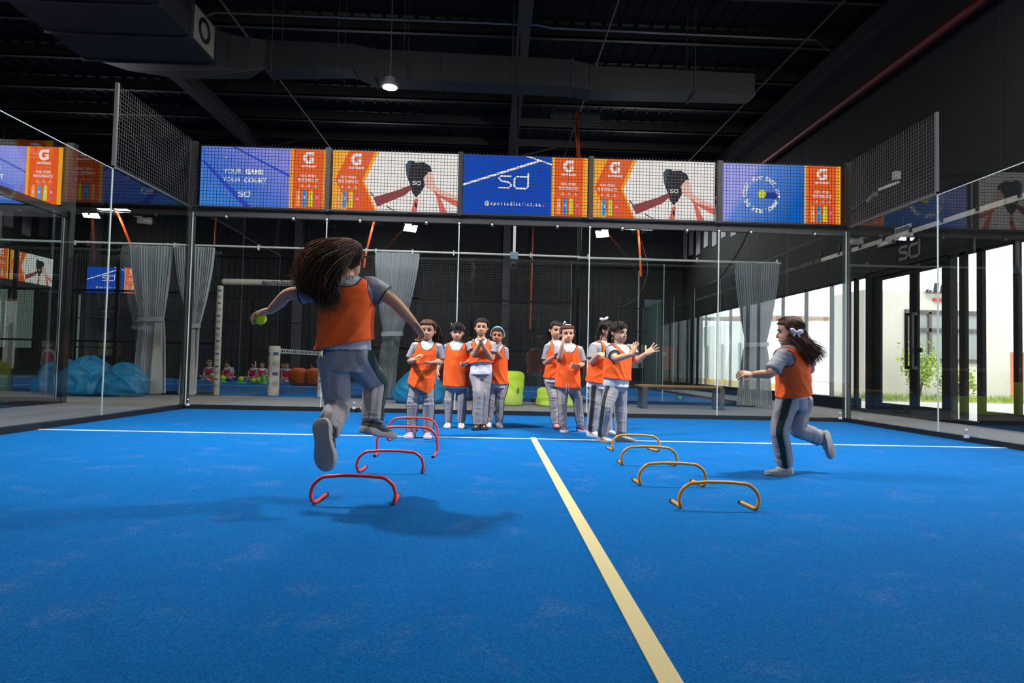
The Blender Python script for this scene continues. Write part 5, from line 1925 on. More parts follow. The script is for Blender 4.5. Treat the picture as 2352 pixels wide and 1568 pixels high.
    for sd in 'RL':
        sh, el = J['s' + sd], J['e' + sd]
        inn = (sh - J['s' + ('L' if sd == 'R' else 'R')]) * -0.1
        end = sh + (el - sh) * slv
        ax = nz(el - sh)
        axes[sd] = (sh, ax, np.linalg.norm(end - sh))
        P = np.array([sh + inn, sh, sh * 0.6 + end * 0.4, end - ax * 0.01, end, end - ax * 0.03, end - ax * 0.05])
        mb.tube(P, np.array([0.046, 0.05, 0.053, 0.057, 0.057, 0.048, 0.03]) * S, 20, True)
        rings_.append((end, ax))
    V, F = remesh(mb, cv, 2)
    N = vnorm(V, F)
    V = V + N * ((fnoise(V, 26, seed) * 0.0028 + fnoise(V * (1, 1, 2.2), 55, seed + 3) * 0.0016)[:, None])
    C = V[F].mean(1)
    mi = np.zeros(len(F), int)
    tt = ((C - T.p) @ T.up) / T.L
    for sd in 'RL':
        sh, ax, L_ = axes[sd]
        a = (C - sh) @ ax
        rad = np.linalg.norm(C - sh - a[:, None] * ax, axis=1)
        out = (C - sh) @ nz(sh - J['s' + ('L' if sd == 'R' else 'R')])
        on = (a > -0.02 * S) & (rad < 0.078 * S) & ((out > -0.012 * S) | (a > 0.05 * S)) & (a < L_ + 0.02)
        mi[on] = 1
    mi[(tt > 1.0) & (mi == 0)] = 1
    shirt = fast_mesh('shirt', V, F, [J.get('shirt_mat', M_shirt), M_sleeve], root, mi)
    if J.get('cuff', 0.004) and not lo:
        for end, ax in rings_:
            u1 = nz(np.cross(ax, (0.3, 0.2, 0.9)))
            u2 = np.cross(ax, u1)
            MB().tube([end - ax * 0.004 + (u1 * math.cos(a) + u2 * math.sin(a)) * 0.0555 * S for a in np.linspace(0, 2 * math.pi, 26, endpoint=False)], J.get('cuff', 0.004) * S, 8, closed=True).build('cuff', M_cuff, shirt)

    # ---- bib
    nu, nv = (120, 76) if not lo else (60, 40)
    u = np.linspace(0, 2 * math.pi, nu, endpoint=False)
    h0, hx, hy = J.get('bib_hem', (-0.12, 0, 0))
    tb = h0 + hx * np.cos(u) + hy * np.sin(u)
    rows, LX, LT, LY = [], [], [], []
    for k in range(nv):
        t = tb + (1.03 - tb) * k / (nv - 1)
        P, lx, ly = T.at(t, u, 0.0245, 0.015 + J.get('flare', 0.0))
        rows.append(P)
        LX.append(lx)
        LT.append(t)
        LY.append(ly)
    V = np.concatenate(rows)
    LX, LT, LY = np.concatenate(LX), np.concatenate(LT), np.concatenate(LY)
    i = np.arange(nv - 1)[:, None] * nu
    j = np.arange(nu)[None]
    j2 = (j + 1) % nu
    F = np.stack([i + j, i + j2, i + nu + j2, i + nu + j], -1).reshape(-1, 4)
    arm = ((LT - 0.97) / 0.36) ** 2 + ((np.abs(LX) - 1.25) / 0.41) ** 2 < 1
    nkf = (LY > 0) & (((LT - 1.06) / 0.27) ** 2 + (LX / 0.62) ** 2 < 1)
    nkb = (LY <= 0) & (((LT - 1.06) / J.get('nape', 0.16)) ** 2 + (LX / 0.56) ** 2 < 1)
    bad = arm | nkf | nkb | (LT > 1.015)
    V, F, _ = submesh(V, F, ~bad[F].any(1))
    loops = smooth_border(V, F, 10)
    N = vnorm(V, F)
    qa, qb = (V - T.p) @ T.rp, ((V - T.p) @ T.up) / T.L
    n1 = fnoise(V, 9, seed + 7)
    drape = (1 - np.abs(np.sin(qa * 34 * (1 if seed % 2 else -1) + qb * 7 + n1 * 2.2))) ** 1.6 * np.clip(1.0 - qb, 0, 1) * 0.009
    cross = (1 - np.abs(np.sin(qb * 17 + qa * 9 + n1 * 3))) ** 2 * np.clip(0.8 - np.abs(qb - 0.35), 0, 1) * np.clip(fnoise(V, 7, seed + 8) + 0.3, 0, 1) * 0.005
    V = V + N * (drape + cross + fnoise(V, 30, seed + 9) * 0.002)[:, None]
    bib = fast_mesh('bib', V, F, J.get('bib_mat', M_bib), root, None, 0.0025)
    if not lo:
        mb = MB()
        hemset = set(np.argsort((V - T.p) @ T.up)[:nu // 2].tolist())
        for lp in loops:
            if len(lp) > 12 and not hemset.intersection(lp):
                mb.tube(V[lp][::2], 0.0042 * S, 6, closed=True)
        if mb.n:
            mb.build('piping', M_pipe, bib)

    # ---- trousers
    mb = MB()
    ts = [-0.27, -0.18, -0.08, 0.0, 0.1, J.get('waist', 0.17)]
    mb.rings(T.rings(ts, 0.001))
    lines = {}
    kr = J.get('leg_k', 0.86)
    for sd in 'RL':
        hp, kn, an, fu = J['hip' + sd], J['k' + sd], J['a' + sd], J['fu' + sd]
        low = an + nz(kn - an) * 0.0 - nz(an - kn) * -0.012
        P = spline([hp + T.up * 0.03 * S, hp, hp * 0.55 + kn * 0.45, kn, kn * 0.5 + low * 0.5, low], 6)
        lines[sd] = P
        k = len(P)
        r = np.interp(np.linspace(0, 1, k), [0, 0.2, 0.42, 0.6, 0.8, 0.93, 1.0], np.array(J.get('leg_r', [0.088, 0.088, 0.077, 0.068, 0.062, 0.058, 0.05]))) * S * kr
        ax = nz(P[-1] - P[-2])
        P = np.concatenate([P, [P[-1] - ax * 0.012, P[-1] - ax * 0.03]])
        r = np.concatenate([r, [r[-1] * 0.8, r[-1] * 0.5]])
        mb.tube(P, r, 20, True)
    V, F = remesh(mb, cv, 2)
    N = vnorm(V, F)
    best = np.full(len(V), 9.0)
    tl = np.zeros(len(V))
    lat = np.zeros(len(V))
    lw = J.get('lat', {'R': J['rp'], 'L': -J['rp']})
    for sd in 'RL':
        P = lines[sd]
        k = len(P)
        D = np.linalg.norm(V[:, None] - P[None], axis=2)
        a = D.argmin(1)
        dm = D.min(1)
        up = dm < best
        best[up] = dm[up]
        tl[up] = a[up] / (k - 1)
        ax = np.gradient(P, axis=0)
        ax /= np.linalg.norm(ax, axis=1, keepdims=True)
        l_ = nz(lw[sd])
        la = l_ - ax * (ax @ l_)[:, None]
        la /= np.linalg.norm(la, axis=1, keepdims=True) + 1e-9
        rel = (V - P[a])
        rel -= ax[a] * (rel * ax[a]).sum(1, keepdims=True)
        rel /= np.linalg.norm(rel, axis=1, keepdims=True) + 1e-9
        lat[up] = (rel * la[a]).sum(1)[up]
    low_w = np.clip((tl - 0.7) / 0.25, 0, 1)
    nA = fnoise(V, 11, seed + 2)
    nB = fnoise(V, 9, seed + 4)
    ph = tl * 58 + nA * 4.5 + lat * 1.6
    fold = (1 - np.abs(np.sin(ph))) ** 1.5 * np.clip(nB + 0.25, 0, 1) * (0.0015 + 0.0085 * low_w)
    knee = np.exp(-((tl - 0.58) / 0.1) ** 2) * np.sin(tl * 60 + nA * 5 + lat * 2) * np.clip(nB + 0.4, 0, 1) * 0.004
    long_ = np.sin(lat * 9 + nB * 3) * 0.002
    V = V + N * ((fold + knee + long_ + fnoise(V, 17, seed + 11) * 0.005 + fnoise(V, 40, seed + 12) * 0.002) * S * (0.25 + 0.75 * np.clip((0.1 - ((V - T.p) @ T.up) / T.L) / 0.3, 0, 1)))[:, None]
    tr = fast_mesh('trousers', V, F, J.get('trous_mat', M_trous), root)
    m_ = ((lat > J.get('stripe_w', 0.93)) & (tl < 0.985))[F].all(1)
    if m_.sum() > 20 and not lo:
        V2, F2, us = submesh(V + vnorm(V, F) * 0.0022, F, m_)
        smooth_border(V2, F2, 6)
        fast_mesh('side_stripe', V2, F2, J.get('stripe', M_strp), tr, None, 0.001)
    if J.get('cord'):
        P0 = T.at(np.array([0.02]), np.array([math.pi / 2]), 0.04, 0.0)[0][0]
        mb = MB()
        for dx in (-0.008, 0.01):
            mb.tube(spline([P0 + T.rp * dx, P0 + T.rp * dx * 1.5 - T.up * 0.05, P0 + T.rp * dx * 2 - T.up * (0.1 + dx)], 5), 0.0032, 6)
        mb.build('drawstring', M_white, tr)

    # ---- shoes
    um, sm, lm = J['shoe']
    for sd in 'RL':
        an, d, up = J['a' + sd], J['fd' + sd], J['fu' + sd]
        sdv = np.cross(d, up)
        FL = J.get('foot', 0.195) * S
        h0 = J.get('ankle_h', 0.068) * S
        o_ = an - up * h0 - d * FL * 0.24
        rows = []
        A = np.linspace(0, 2 * math.pi, 22, endpoint=False)
        for s_, w, h in ((0.0, 0.1, 0.19), (0.03, 0.145, 0.3), (0.12, 0.17, 0.37), (0.24, 0.175, 0.385), (0.36, 0.178, 0.36), (0.5, 0.188, 0.29), (0.65, 0.205, 0.225), (0.8, 0.2, 0.185), (0.92, 0.16, 0.15), (0.99, 0.09, 0.11), (1.0, 0.04, 0.09)):
            x = np.cos(A)
            y = np.sin(A)
            top = 1 - 0.35 * np.clip(y, 0, 1) ** 2 * (1 if s_ < 0.5 else 0.3)
            px_ = np.sign(x) * np.abs(x) ** 0.75 * w * FL * top
            pz = 0.035 * FL + (h - 0.035) * FL * (0.5 + 0.5 * np.sign(y) * np.abs(y) ** 0.8)
            rows.append(o_ + d * s_ * FL + sdv * px_[:, None] + up * pz[:, None])
        mb = MB()
        mb.rings(rows)
        sh_o = mb.build('shoe', um, root, True, 70)
        out = []
        for s_, w in ((-0.02, 0.06), (0.0, 0.115), (0.05, 0.165), (0.14, 0.185), (0.28, 0.175), (0.42, 0.17), (0.55, 0.19), (0.7, 0.218), (0.82, 0.212), (0.93, 0.17), (1.0, 0.1), (1.025, 0.04)):
            out.append((s_, w))
        out2 = [(a_, b_ * 1.0) for a_, b_ in out] + [(a_, -b_) for a_, b_ in out[::-1]]
        R = []
        for hz, k in ((0.0, 0.94), (0.02, 1.0), (0.1, 1.02), (0.155, 0.98)):
            R.append(np.array([o_ + d * (0.5 + (a_ - 0.5) * k) * FL + sdv * b_ * k * FL + up * (hz + (0.05 * max(0, a_ - 0.8) + 0.035 * max(0, 0.3 - a_))) * FL for a_, b_ in out2]))
        mb = MB()
        mb.rings(R)
        mb.build('sole', sm, sh_o, True, 40)
        if not lo:
            mb = MB()
            for s_ in (0.42, 0.5, 0.58):
                zc = np.interp(s_, [0.36, 0.5, 0.65], [0.365, 0.295, 0.23]) + 0.012
                mb.tube(spline([o_ + (d * s_ + sdv * -0.1 + up * (zc - 0.06)) * FL, o_ + (d * (s_ + 0.02) + up * zc) * FL, o_ + (d * s_ + sdv * 0.1 + up * (zc - 0.06)) * FL], 4), 0.014 * FL, 6)
            mb.build('laces', lm, sh_o)
            mb = MB()
            mb.tube([o_ + (d * (0.2 + 0.155 * math.cos(a)) + sdv * 0.15 * math.sin(a) + up * (0.365 - 0.02 * math.cos(a))) * FL for a in np.linspace(0, 2 * math.pi, 20, endpoint=False)], 0.024 * FL, 7, closed=True)
            mb.build('collar', J.get('trim', M_dark), sh_o)
            for q_ in (-1, 1):
                for s0_ in (0.3, 0.42, 0.54):
                    MB().tube(spline([o_ + (d * s0_ + sdv * q_ * 0.182 + up * 0.15) * FL, o_ + (d * (s0_ + 0.05) + sdv * q_ * 0.178 + up * 0.2) * FL, o_ + (d * (s0_ + 0.08) + sdv * q_ * 0.14 + up * (0.27 - 0.12 * (s0_ - 0.3))) * FL], 4), 0.013 * FL, 6).build('shoe_stripe', J.get('trim', M_dark), sh_o)

    # ---- hair
    hm = J.get('hair_mat', M_hair)
    zs = np.concatenate([np.linspace(0.08, 0.8, 26), np.linspace(0.82, 0.985, 12)])
    nn_ = 64
    R = head_rings(hb, hr, hf, hu, hh, J.get('cap', 0.06), nn_, 2.1, zs)
    V = np.concatenate(R)
    q = (V - hb) / hh
    X, Y, Z = q @ hr, q @ hf, q @ hu
    part = J.get('part', 0.0)
    V = V + (V - (hb + hu * hh * 0.5)) * (0.025 * np.sin(X * 46 + Y * 9 + seed) * np.clip(Z - 0.3, 0, 1) - 0.05 * np.exp(-((X - part) / 0.02) ** 2) * (Z > 0.8) * (Y > -0.1))[:, None]
    i = np.arange(len(zs) - 1)[:, None] * nn_
    j = np.arange(nn_)[None]
    F = np.stack([i + j, i + (j + 1) % nn_, i + nn_ + (j + 1) % nn_, i + nn_ + j], -1).reshape(-1, 4)
    top = (len(zs) - 1) * nn_
    F = np.concatenate([F, np.array([[top, top + k, top + k + 1, top + k + 2] for k in range(1, nn_ - 2, 2)])])
    line = J.get('line', 0.80)
    cover = (Z > line - 0.1 * np.abs(X)) | ((Z > 0.5) & (Y < 0.2 + 0.14 * (Z - 0.5))) | ((Z > J.get('nape_z', 0.14)) & (Y < -0.06 - 0.25 * np.clip(0.4 - Z, 0, 1)))
    cover |= (Z > 0.985)
    V, F, _ = submesh(V, F, cover[F].all(1))
    smooth_border(V, F, 5)
    hair = fast_mesh('hair', V, F, hm, root, None, 0.004)
    if not lo and J.get('style', 'pulled'):
        gl, e_ = [], J.get('cap', 0.06) + 0.005
        if J.get('style', 'pulled') == 'pulled':
            for x in (-0.43, -0.38, -0.26, -0.12, 0.0, 0.12, 0.26, 0.38, 0.43):
                zf = line - 0.1 * abs(x) if abs(x) < 0.3 else 0.62
                yf = 0.4 - 0.9 * x * x if abs(x) < 0.3 else 0.17
                zt = 1.01 + e_ - 1.15 * x * x if abs(x) < 0.3 else 0.74
                gl.append([H(x * 0.96, yf, zf), H(x * 1.04, yf * 0.55, (zf + zt * 1.5) / 2.5 + 0.02), H(x * 1.06, -0.1, zt), H(x * 0.9, -0.42, zt * 0.72), H(x * 0.45, -0.5 - e_, 0.45)])
        else:
            for th in (58, 75, 95, 118, 145, 170, 190, 215, 242, 265, 285, 302):
                a = math.radians(th)
                sx, cy = math.sin(a), math.cos(a)
                w_ = 0.39 + e_
                dn = 0.52 if abs(cy) > 0.3 and cy > 0 else 0.24
                gl.append([H(part + sx * 0.02, 0.12, 1.02 + e_), H(sx * 0.24, 0.02 + cy * 0.24, 0.975 + e_ * 0.6), H(sx * 0.36, -0.01 + cy * 0.36, 0.82), H(sx * w_, -0.03 + cy * (0.37 if cy > 0 else 0.44), 0.65), H(sx * w_ * 0.98, -0.04 + cy * (0.3 if cy > 0 else 0.45), dn)])
        locks('hair_strands', hair, gl, 260, 0.0027 * S, 0.0035, [hm, hm, M_hair], seed, k=12)
    return root, dict(H=H, hh=hh, hb=hb, hr=hr, hf=hf, hu=hu, T=T, hair=hair, hm=hm, S=S)


def locks(name, parent, guides, n, r0, spread, mats, seed, k=12, wave=0.0, lit_graded=False):
    """tapered strands that follow blends of neighbouring guide curves"""
    r_ = np.random.RandomState(seed)
    G = np.array([spline(g_, 6)[np.linspace(0, (len(g_) - 1) * 6, k).astype(int)] for g_ in guides])
    mb = MB()
    for a in range(n):
        i = r_.randint(len(G) - 1) if len(G) > 1 else 0
        w = r_.uniform()
        P = G[i] * (1 - w) + G[min(i + 1, len(G) - 1)] * w
        t = np.linspace(0, 1, k)[:, None]
        o0, o1 = r_.normal(size=3) * spread, r_.normal(size=3) * spread
        P = P + o0 * (0.35 + 0.2 * t) + o1 * t * 1.1
        if wave:
            P = P + (np.sin(t * r_.uniform(9, 14) + r_.uniform(0, 6)) * wave * t) * nz(r_.normal(size=3)) + (np.cos(t * r_.uniform(9, 14)) * wave * t) * nz(r_.normal(size=3))
        ln = r_.uniform(0.8, 1.0)
        Q = spline(P, 2)
        Q = Q[:max(4, int(len(Q) * ln))]
        tt = np.linspace(0, 1, len(Q))
        rr = r0 * r_.uniform(0.6, 1.25) * np.minimum(1, 0.55 + tt * 3) * np.maximum(0.06, (1 - tt) ** 0.6)
        mi_ = r_.randint(len(mats))
        if lit_graded:
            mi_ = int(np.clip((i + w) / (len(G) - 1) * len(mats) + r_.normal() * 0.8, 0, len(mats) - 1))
        mb.tube(Q, rr, 5, mat=mi_)
    return mb.build(name, mats, parent, True, 80)


def bow(parent, c, a, up, w, mat):
    """hair bow: two loops and a knot"""
    a, up = nz(a), nz(up)
    n_ = np.cross(a, up)
    mb = MB()
    for s in (-1, 1):
        mb.ell(c + a * s * w * 0.5 + up * w * 0.1, a * w * 0.5 + up * w * 0.12 * s, up * w * 0.36, n_ * w * 0.16, 14, 9)
        mb.ell(c + a * s * w * 0.3 - up * w * 0.38, a * w * 0.18 * s + up * w * -0.3, np.cross(n_, nz(a * 0.18 * s - up * 0.3)) * w * 0.13, n_ * w * 0.06, 12, 7)
    mb.sphere(c, w * 0.16, 10, 8)
    return mb.build('bow', mat, parent)


M_bow = PM('white_ribbon', (236, 234, 238), 0.6)
Zu = np.array([0, 0, 1.0])
XX = np.array([1.0, 0, 0])


def vec(r, u, c):
    """direction: r to the photo's right, u up, c toward the camera"""
    return nz((r, -c, u))


def head_frame(yaw, pitch=0.0, roll=0.0):
    """yaw 0 faces the camera, positive turns to the photo's right; pitch down positive; roll tilts toward photo right"""
    y, p = math.radians(yaw), math.radians(pitch)
    f = np.array([math.sin(y) * math.cos(p), -math.cos(y) * math.cos(p), -math.sin(p)])
    up = Zu - f * f[2]
    up = nz(up)
    r = np.cross(f, up)
    a = math.radians(roll)
    # rolling about the facing axis; toward the photo's right for a face turned to the camera
    up2 = up * math.cos(a) - r * math.sin(a)
    r2 = np.cross(f, up2)
    return nz(r2), f, nz(up2)


def zoom(x0, y0, k):
    return lambda x, y: (x0 + x / k, y0 + y / k)


def child(z, Y, d):
    """joints given in photo pixels (through zoom z) with a depth offset, at depth Y"""
    def p(v):
        x, y = z(v[0], v[1])
        return at(x, y, Y + (v[2] if len(v) > 2 else 0))
    n = dict(d)
    for k in ('neck', 'sR', 'sL', 'eR', 'eL', 'wR', 'wL', 'kR', 'kL', 'head', 'pelv'):
        n[k] = p(d[k])
    n['rp'] = np.array(d['rp'] if len(d['rp']) == 3 else (d['rp'][0], d['rp'][1], 0), float)
    n['rp'] = nz(n['rp'])
    hw = d.get('hipw', 0.06) * d['S']
    n['hipR'] = n['pelv'] + n['rp'] * hw - Zu * 0.05 * d['S']
    n['hipL'] = n['pelv'] - n['rp'] * hw - Zu * 0.05 * d['S']
    for s in 'RL':
        if 'hip' + s in d:
            n['hip' + s] = p(d['hip' + s])
        a = p(d['a' + s])
        fd = d['fd' + s]
        if len(fd) == 2:
            n['fd' + s] = nz((fd[0], -fd[1], 0))
            n['fu' + s] = Zu.copy()
            a[2] = d.get('ankle_h', 0.068) * d['S'] + d.get('lift' + s, 0.0)
        else:
            n['fd' + s] = vec(*fd)
            u = vec(*d['fu' + s])
            n['fu' + s] = nz(u - n['fd' + s] * np.dot(u, n['fd' + s]))
        n['a' + s] = a
    n['hframe'] = head_frame(*d['look'])
    n['base'] = np.array([n['pelv'][0], n['pelv'][1], 0.0])
    return person(n)


def HD(d, n, side, **k):
    return dict(d=vec(*d), n=vec(*n), side=side, **k)


SH_white = (PM('white_shoe', (222, 216, 212), 0.6), PM('pale_sole', (214, 208, 204), 0.7), M_white)
SH_purple = (PM('lilac_shoe', (166, 142, 186), 0.6, 0, 0.15, 20), PM('pale_lilac_sole', (206, 198, 212), 0.7), M_white)
SH_black = (PM('black_shoe', (28, 27, 30), 0.6), PM('black_sole', (34, 33, 36), 0.7), M_black)
SH_grey = (PM('grey_shoe', (160, 156, 152), 0.6, 0, 0.15, 30), PM('grey_sole', (150, 148, 146), 0.7), M_white)
SH_run = (PM('silver_mesh_shoe', (172, 166, 156), 0.6, 0, 0.3, 40), PM('taupe_sole', (158, 150, 140), 0.7), M_black)
SH_navy = (PM('navy_pink_shoe', (70, 62, 104), 0.6, 0, 0.3, 18), PM('pale_sole', (214, 208, 204), 0.7), PM('pink_lace', (206, 92, 140), 0.6))
SH_dark = (PM('dark_plum_shoe', (48, 42, 48), 0.65, 0, 0.15, 60), PM('stone_grey_sole', (158, 154, 150), 0.8, 0, 0.08, 80), M_black)
SH_pink = (PM('coral_shoe', (190, 104, 120), 0.6, 0, 0.2, 30), PM('dark_sole', (60, 56, 66), 0.7), M_white)
zL = zoom(900, 700, 4.6118)
zR = zoom(1220, 700, 4.6118)
GRP = 'children in orange bibs by the service line'

# --- curly haired child, far left of the standing row
r, i_ = child(zL, -3.12, dict(S=1.0, skin=0, seed=11, label='child with curly side ponytail and lilac shoes behind the farthest red hurdle', group=GRP,
    head=(380, 268, 0), look=(-4, 4, 0), neck=(383, 392, 0), sR=(258, 432, 0.0), sL=(490, 440, 0.0), pelv=(318, 800, 0.02), rp=(-1, 0.0),
    eR=(196, 590, 0.02), wR=(232, 590, -0.17), eL=(512, 600, 0.02), wL=(462, 606, -0.17), kR=(222, 1030, -0.02), kL=(388, 1030, -0.02), aR=(212, 1290, 0.0), aL=(382, 1290, 0.0),
    fdR=(-0.25, 1.0), fdL=(0.1, 1.0), hR=HD((0.7, 0.75, 0.4), (0.7, -0.6, -0.2), -1, curl=0.5, thumb=0.5), hL=HD((-0.85, -0.15, 0.45), (-0.1, 0.95, -0.1), 1, curl=0.25, thumb=1.0, spread=0.15),
    bib_hem=(-0.2, 0.1, -0.02), shirt_hem=-0.1, trim=PM('violet_trim', (110, 74, 150), 0.6), shoe=SH_purple, mouth='closed', hair_mat=M_hairb, line=0.84, part=0.05, leg_r=[0.086, 0.086, 0.078, 0.07, 0.066, 0.064, 0.056]))
H, hh = i_['H'], i_['hh']
locks('curls', i_['hair'], [[H(-0.1, -0.3, 0.95), H(-0.4, -0.25, 0.7), H(-0.5, -0.2, 0.35), H(-0.55, -0.1, -0.15), H(-0.62, 0.0, -0.45)], [H(-0.1, -0.4, 0.8), H(-0.42, -0.35, 0.5), H(-0.55, -0.3, 0.1), H(-0.66, -0.2, -0.2), H(-0.7, -0.1, -0.5)], [H(-0.05, -0.45, 0.6), H(-0.35, -0.45, 0.2), H(-0.42, -0.4, -0.1), H(-0.45, -0.3, -0.4)]], 330, 0.0045, 0.03, [M_hair, M_hairb], 3, wave=0.022)

# --- child with fringe and hair clips
r, i_ = child(zL, -2.02, dict(S=1.0, skin=2, seed=12, style='parted', label='child with a short fringe and pink hair clips beside the curly haired child', group=GRP,
    head=(693, 285, 0), look=(6, 12, 2), neck=(690, 398, 0), sR=(570, 450, 0.02), sL=(810, 440, 0), pelv=(680, 810, 0.02), rp=(-1, 0.05),
    eR=(512, 590, 0.06), wR=(488, 690, 0.0), eL=(832, 580, 0.02), wL=(812, 606, -0.13), kR=(604, 1010, -0.01), kL=(745, 1000, -0.03), aR=(598, 1220, 0.0), aL=(735, 1190, 0.0),
    fdR=(-0.05, 1.0), fdL=(0.15, 1.0), hR=HD((-0.1, -1, 0.1), (1, 0, -0.2), 1, curl=0.4), hL=HD((-0.75, -0.45, 0.5), (-0.3, 0.5, -0.6), 1, curl=0.7, thumb=0.5),
    bib_hem=(-0.1, 0.0, -0.02), shirt_hem=-0.17, trim=PM('blush_trim', (206, 168, 170), 0.6), shoe=SH_white, mouth='open', line=0.7, leg_r=[0.08, 0.08, 0.068, 0.06, 0.058, 0.054, 0.045]))
H, hh = i_['H'], i_['hh']
locks('fringe', i_['hair'], [[H(0.25, 0.1, 1.03), H(0.2, 0.35, 0.95), H(0.17, 0.46, 0.78), H(0.14, 0.46, 0.6)], [H(0.0, 0.1, 1.05), H(0.0, 0.36, 0.97), H(0.02, 0.47, 0.8), H(0.0, 0.47, 0.64)], [H(-0.2, 0.1, 1.03), H(-0.22, 0.33, 0.93), H(-0.27, 0.4, 0.75), H(-0.32, 0.34, 0.58)]], 40, 0.006, 0.006, [M_hair], 5)
MB().obox(H(0.4, 0.12, 0.86), i_['hf'] * 0.02 + i_['hu'] * 0.03, i_['hr'] * 0.006, i_['hu'] * 0.008).build('hair_clip', PM('pink_clip', (232, 186, 190), 0.4), i_['hair'], False)
MB().obox(H(-0.42, 0.1, 0.72), i_['hf'] * 0.012 + i_['hu'] * 0.014, i_['hr'] * 0.006, i_['hu'] * 0.006).build('hair_clip', PM('pink_clip', (232, 186, 190), 0.4), i_['hair'], False)

# --- tall child with clasped hands
r, i_ = child(zL, -2.15, dict(S=1.06, skin=0, seed=13, label='child with hands clasped at the chin and black shoes, bib hitched up', group=GRP,
    head=(950, 236, 0), look=(0, 4, 2), neck=(946, 362, 0), sR=(838, 420, 0.0), sL=(1062, 424, 0.0), pelv=(945, 690, 0.03), rp=(-1, 0.1),
    eR=(868, 530, -0.06), wR=(926, 425, -0.17), eL=(1055, 570, -0.04), wL=(970, 440, -0.17), kR=(915, 920, -0.05), kL=(985, 930, 0.0), aR=(905, 1235, -0.02), aL=(962, 1238, 0.03),
    fdR=(-0.15, 1.0), fdL=(0.2, 1.0), hR=HD((0.35, 1, 0.15), (0.8, -0.2, 0.2), 1, curl=0.75, thumb=0.4), hL=HD((-0.35, 1, 0.15), (-0.8, -0.2, 0.2), -1, curl=0.75, thumb=0.4),
    bib_hem=(0.2, -0.03, 0.08), shirt_hem=-0.12, flare=0.01, trim=M_black, shoe=SH_black, mouth='smile', line=0.86, cap=0.05, leg_r=[0.088, 0.088, 0.078, 0.068, 0.066, 0.066, 0.062], stripe=M_dnavy, sleeve=0.6, hh=0.18, waist=0.3))
H, hh = i_['H'], i_['hh']
MB().ell(H(-0.2, -0.45, 0.82), i_['hr'] * 0.04, i_['hf'] * 0.035, i_['hu'] * 0.035, 14, 9).build('bun', M_hair, i_['hair'])

# --- child with blue headband
r, i_ = child(zL, -1.86, dict(S=0.98, skin=3, seed=14, label='child with a light blue headband, partly behind the child with clasped hands', group=GRP,
    head=(1120, 320, 0), look=(-6, 8, 3), neck=(1132, 428, 0), sR=(1040, 470, 0.02), sL=(1196, 474, 0), pelv=(1130, 800, 0.02), rp=(-1, 0.1),
    eR=(1040, 600, 0.0), wR=(1080, 520, -0.16), eL=(1190, 604, 0.0), wL=(1120, 510, -0.16), kR=(1050, 1000, -0.01), kL=(1145, 1000, -0.01), aR=(1030, 1212, 0.0), aL=(1132, 1222, 0.0),
    fdR=(-0.2, 1.0), fdL=(0.1, 1.0), hR=HD((0.3, 0.9, 0.1), (0.9, -0.2, 0), 1, curl=0.4, thumb=0.3), hL=HD((-0.3, 0.9, 0.1), (-0.9, -0.2, 0), -1, curl=0.3, thumb=0.3),
    bib_hem=(-0.09, 0, 0), shirt_hem=-0.2, trim=PM('blush_trim', (206, 168, 170), 0.6), shoe=SH_white, mouth='smile', line=0.84, cap=0.045, leg_r=[0.08, 0.08, 0.07, 0.062, 0.058, 0.056, 0.05], stripe=M_dnavy, hh=0.185))
H, hh = i_['H'], i_['hh']
P = [H(0.43 * math.cos(a), 0.1, 0.5) * 1 + i_['hu'] * 0.55 * hh * math.sin(a) for a in np.linspace(-0.15, math.pi + 0.15, 24)]
MB().tube(P, 0.0125, 10).build('headband', PM('light_blue_headband', (124, 168, 204), 0.7), i_['hair'])

# --- child behind, leaning head, white bow
r, i_ = child(zR, -1.9, dict(S=1.02, skin=0, seed=15, style='parted', label='child with a white bow tilting the head, half behind the child with a raised hand', group=GRP,
    head=(266, 268, 0), look=(14, 8, 10), neck=(262, 384, 0), sR=(182, 440, 0.0), sL=(350, 440, 0.05), pelv=(248, 760, 0.02), rp=(-1, 0.35),
    eR=(150, 612, 0.0), wR=(232, 556, -0.17), eL=(370, 600, 0.1), wL=(330, 560, -0.05), kR=(236, 980, -0.02), kL=(300, 985, 0.05), aR=(262, 1215, -0.02), aL=(318, 1220, 0.1),
    fdR=(0.1, 1.0), fdL=(0.1, 1.0), hR=HD((0.9, 0.25, 0.2), (-0.1, 0.3, -0.9), -1, curl=0.4), hL=HD((-0.8, 0.3, 0.3), (0, 0.3, -0.9), 1, curl=0.4),
    bib_hem=(-0.03, 0, 0), shirt_hem=-0.15, trim=PM('navy_trim', (60, 56, 90), 0.6), shoe=SH_pink, mouth='closed', line=0.83, cap=0.06, part=0.08, leg_r=[0.08, 0.08, 0.07, 0.062, 0.058, 0.056, 0.05], stripe=M_dnavy))
H, hh = i_['H'], i_['hh']
bow(i_['hair'], H(-0.36, 0.05, 1.02), i_['hr'] * -0.5 + i_['hu'], i_['hf'] * 0.2 + i_['hr'], 0.036, M_bow)
locks('long_hair', i_['hair'], [[H(0.3, -0.3, 0.8), H(0.45, -0.25, 0.5), H(0.42, -0.25, 0.1), H(0.3, -0.35, -0.2)], [H(0, -0.45, 0.8), H(0, -0.55, 0.4), H(0.0, -0.5, 0), H(0, -0.45, -0.3)], [H(-0.3, -0.3, 0.8), H(-0.45, -0.25, 0.5), H(-0.4, -0.25, 0.1), H(-0.3, -0.35, -0.2)]], 50, 0.009, 0.008, [M_hair], 6)

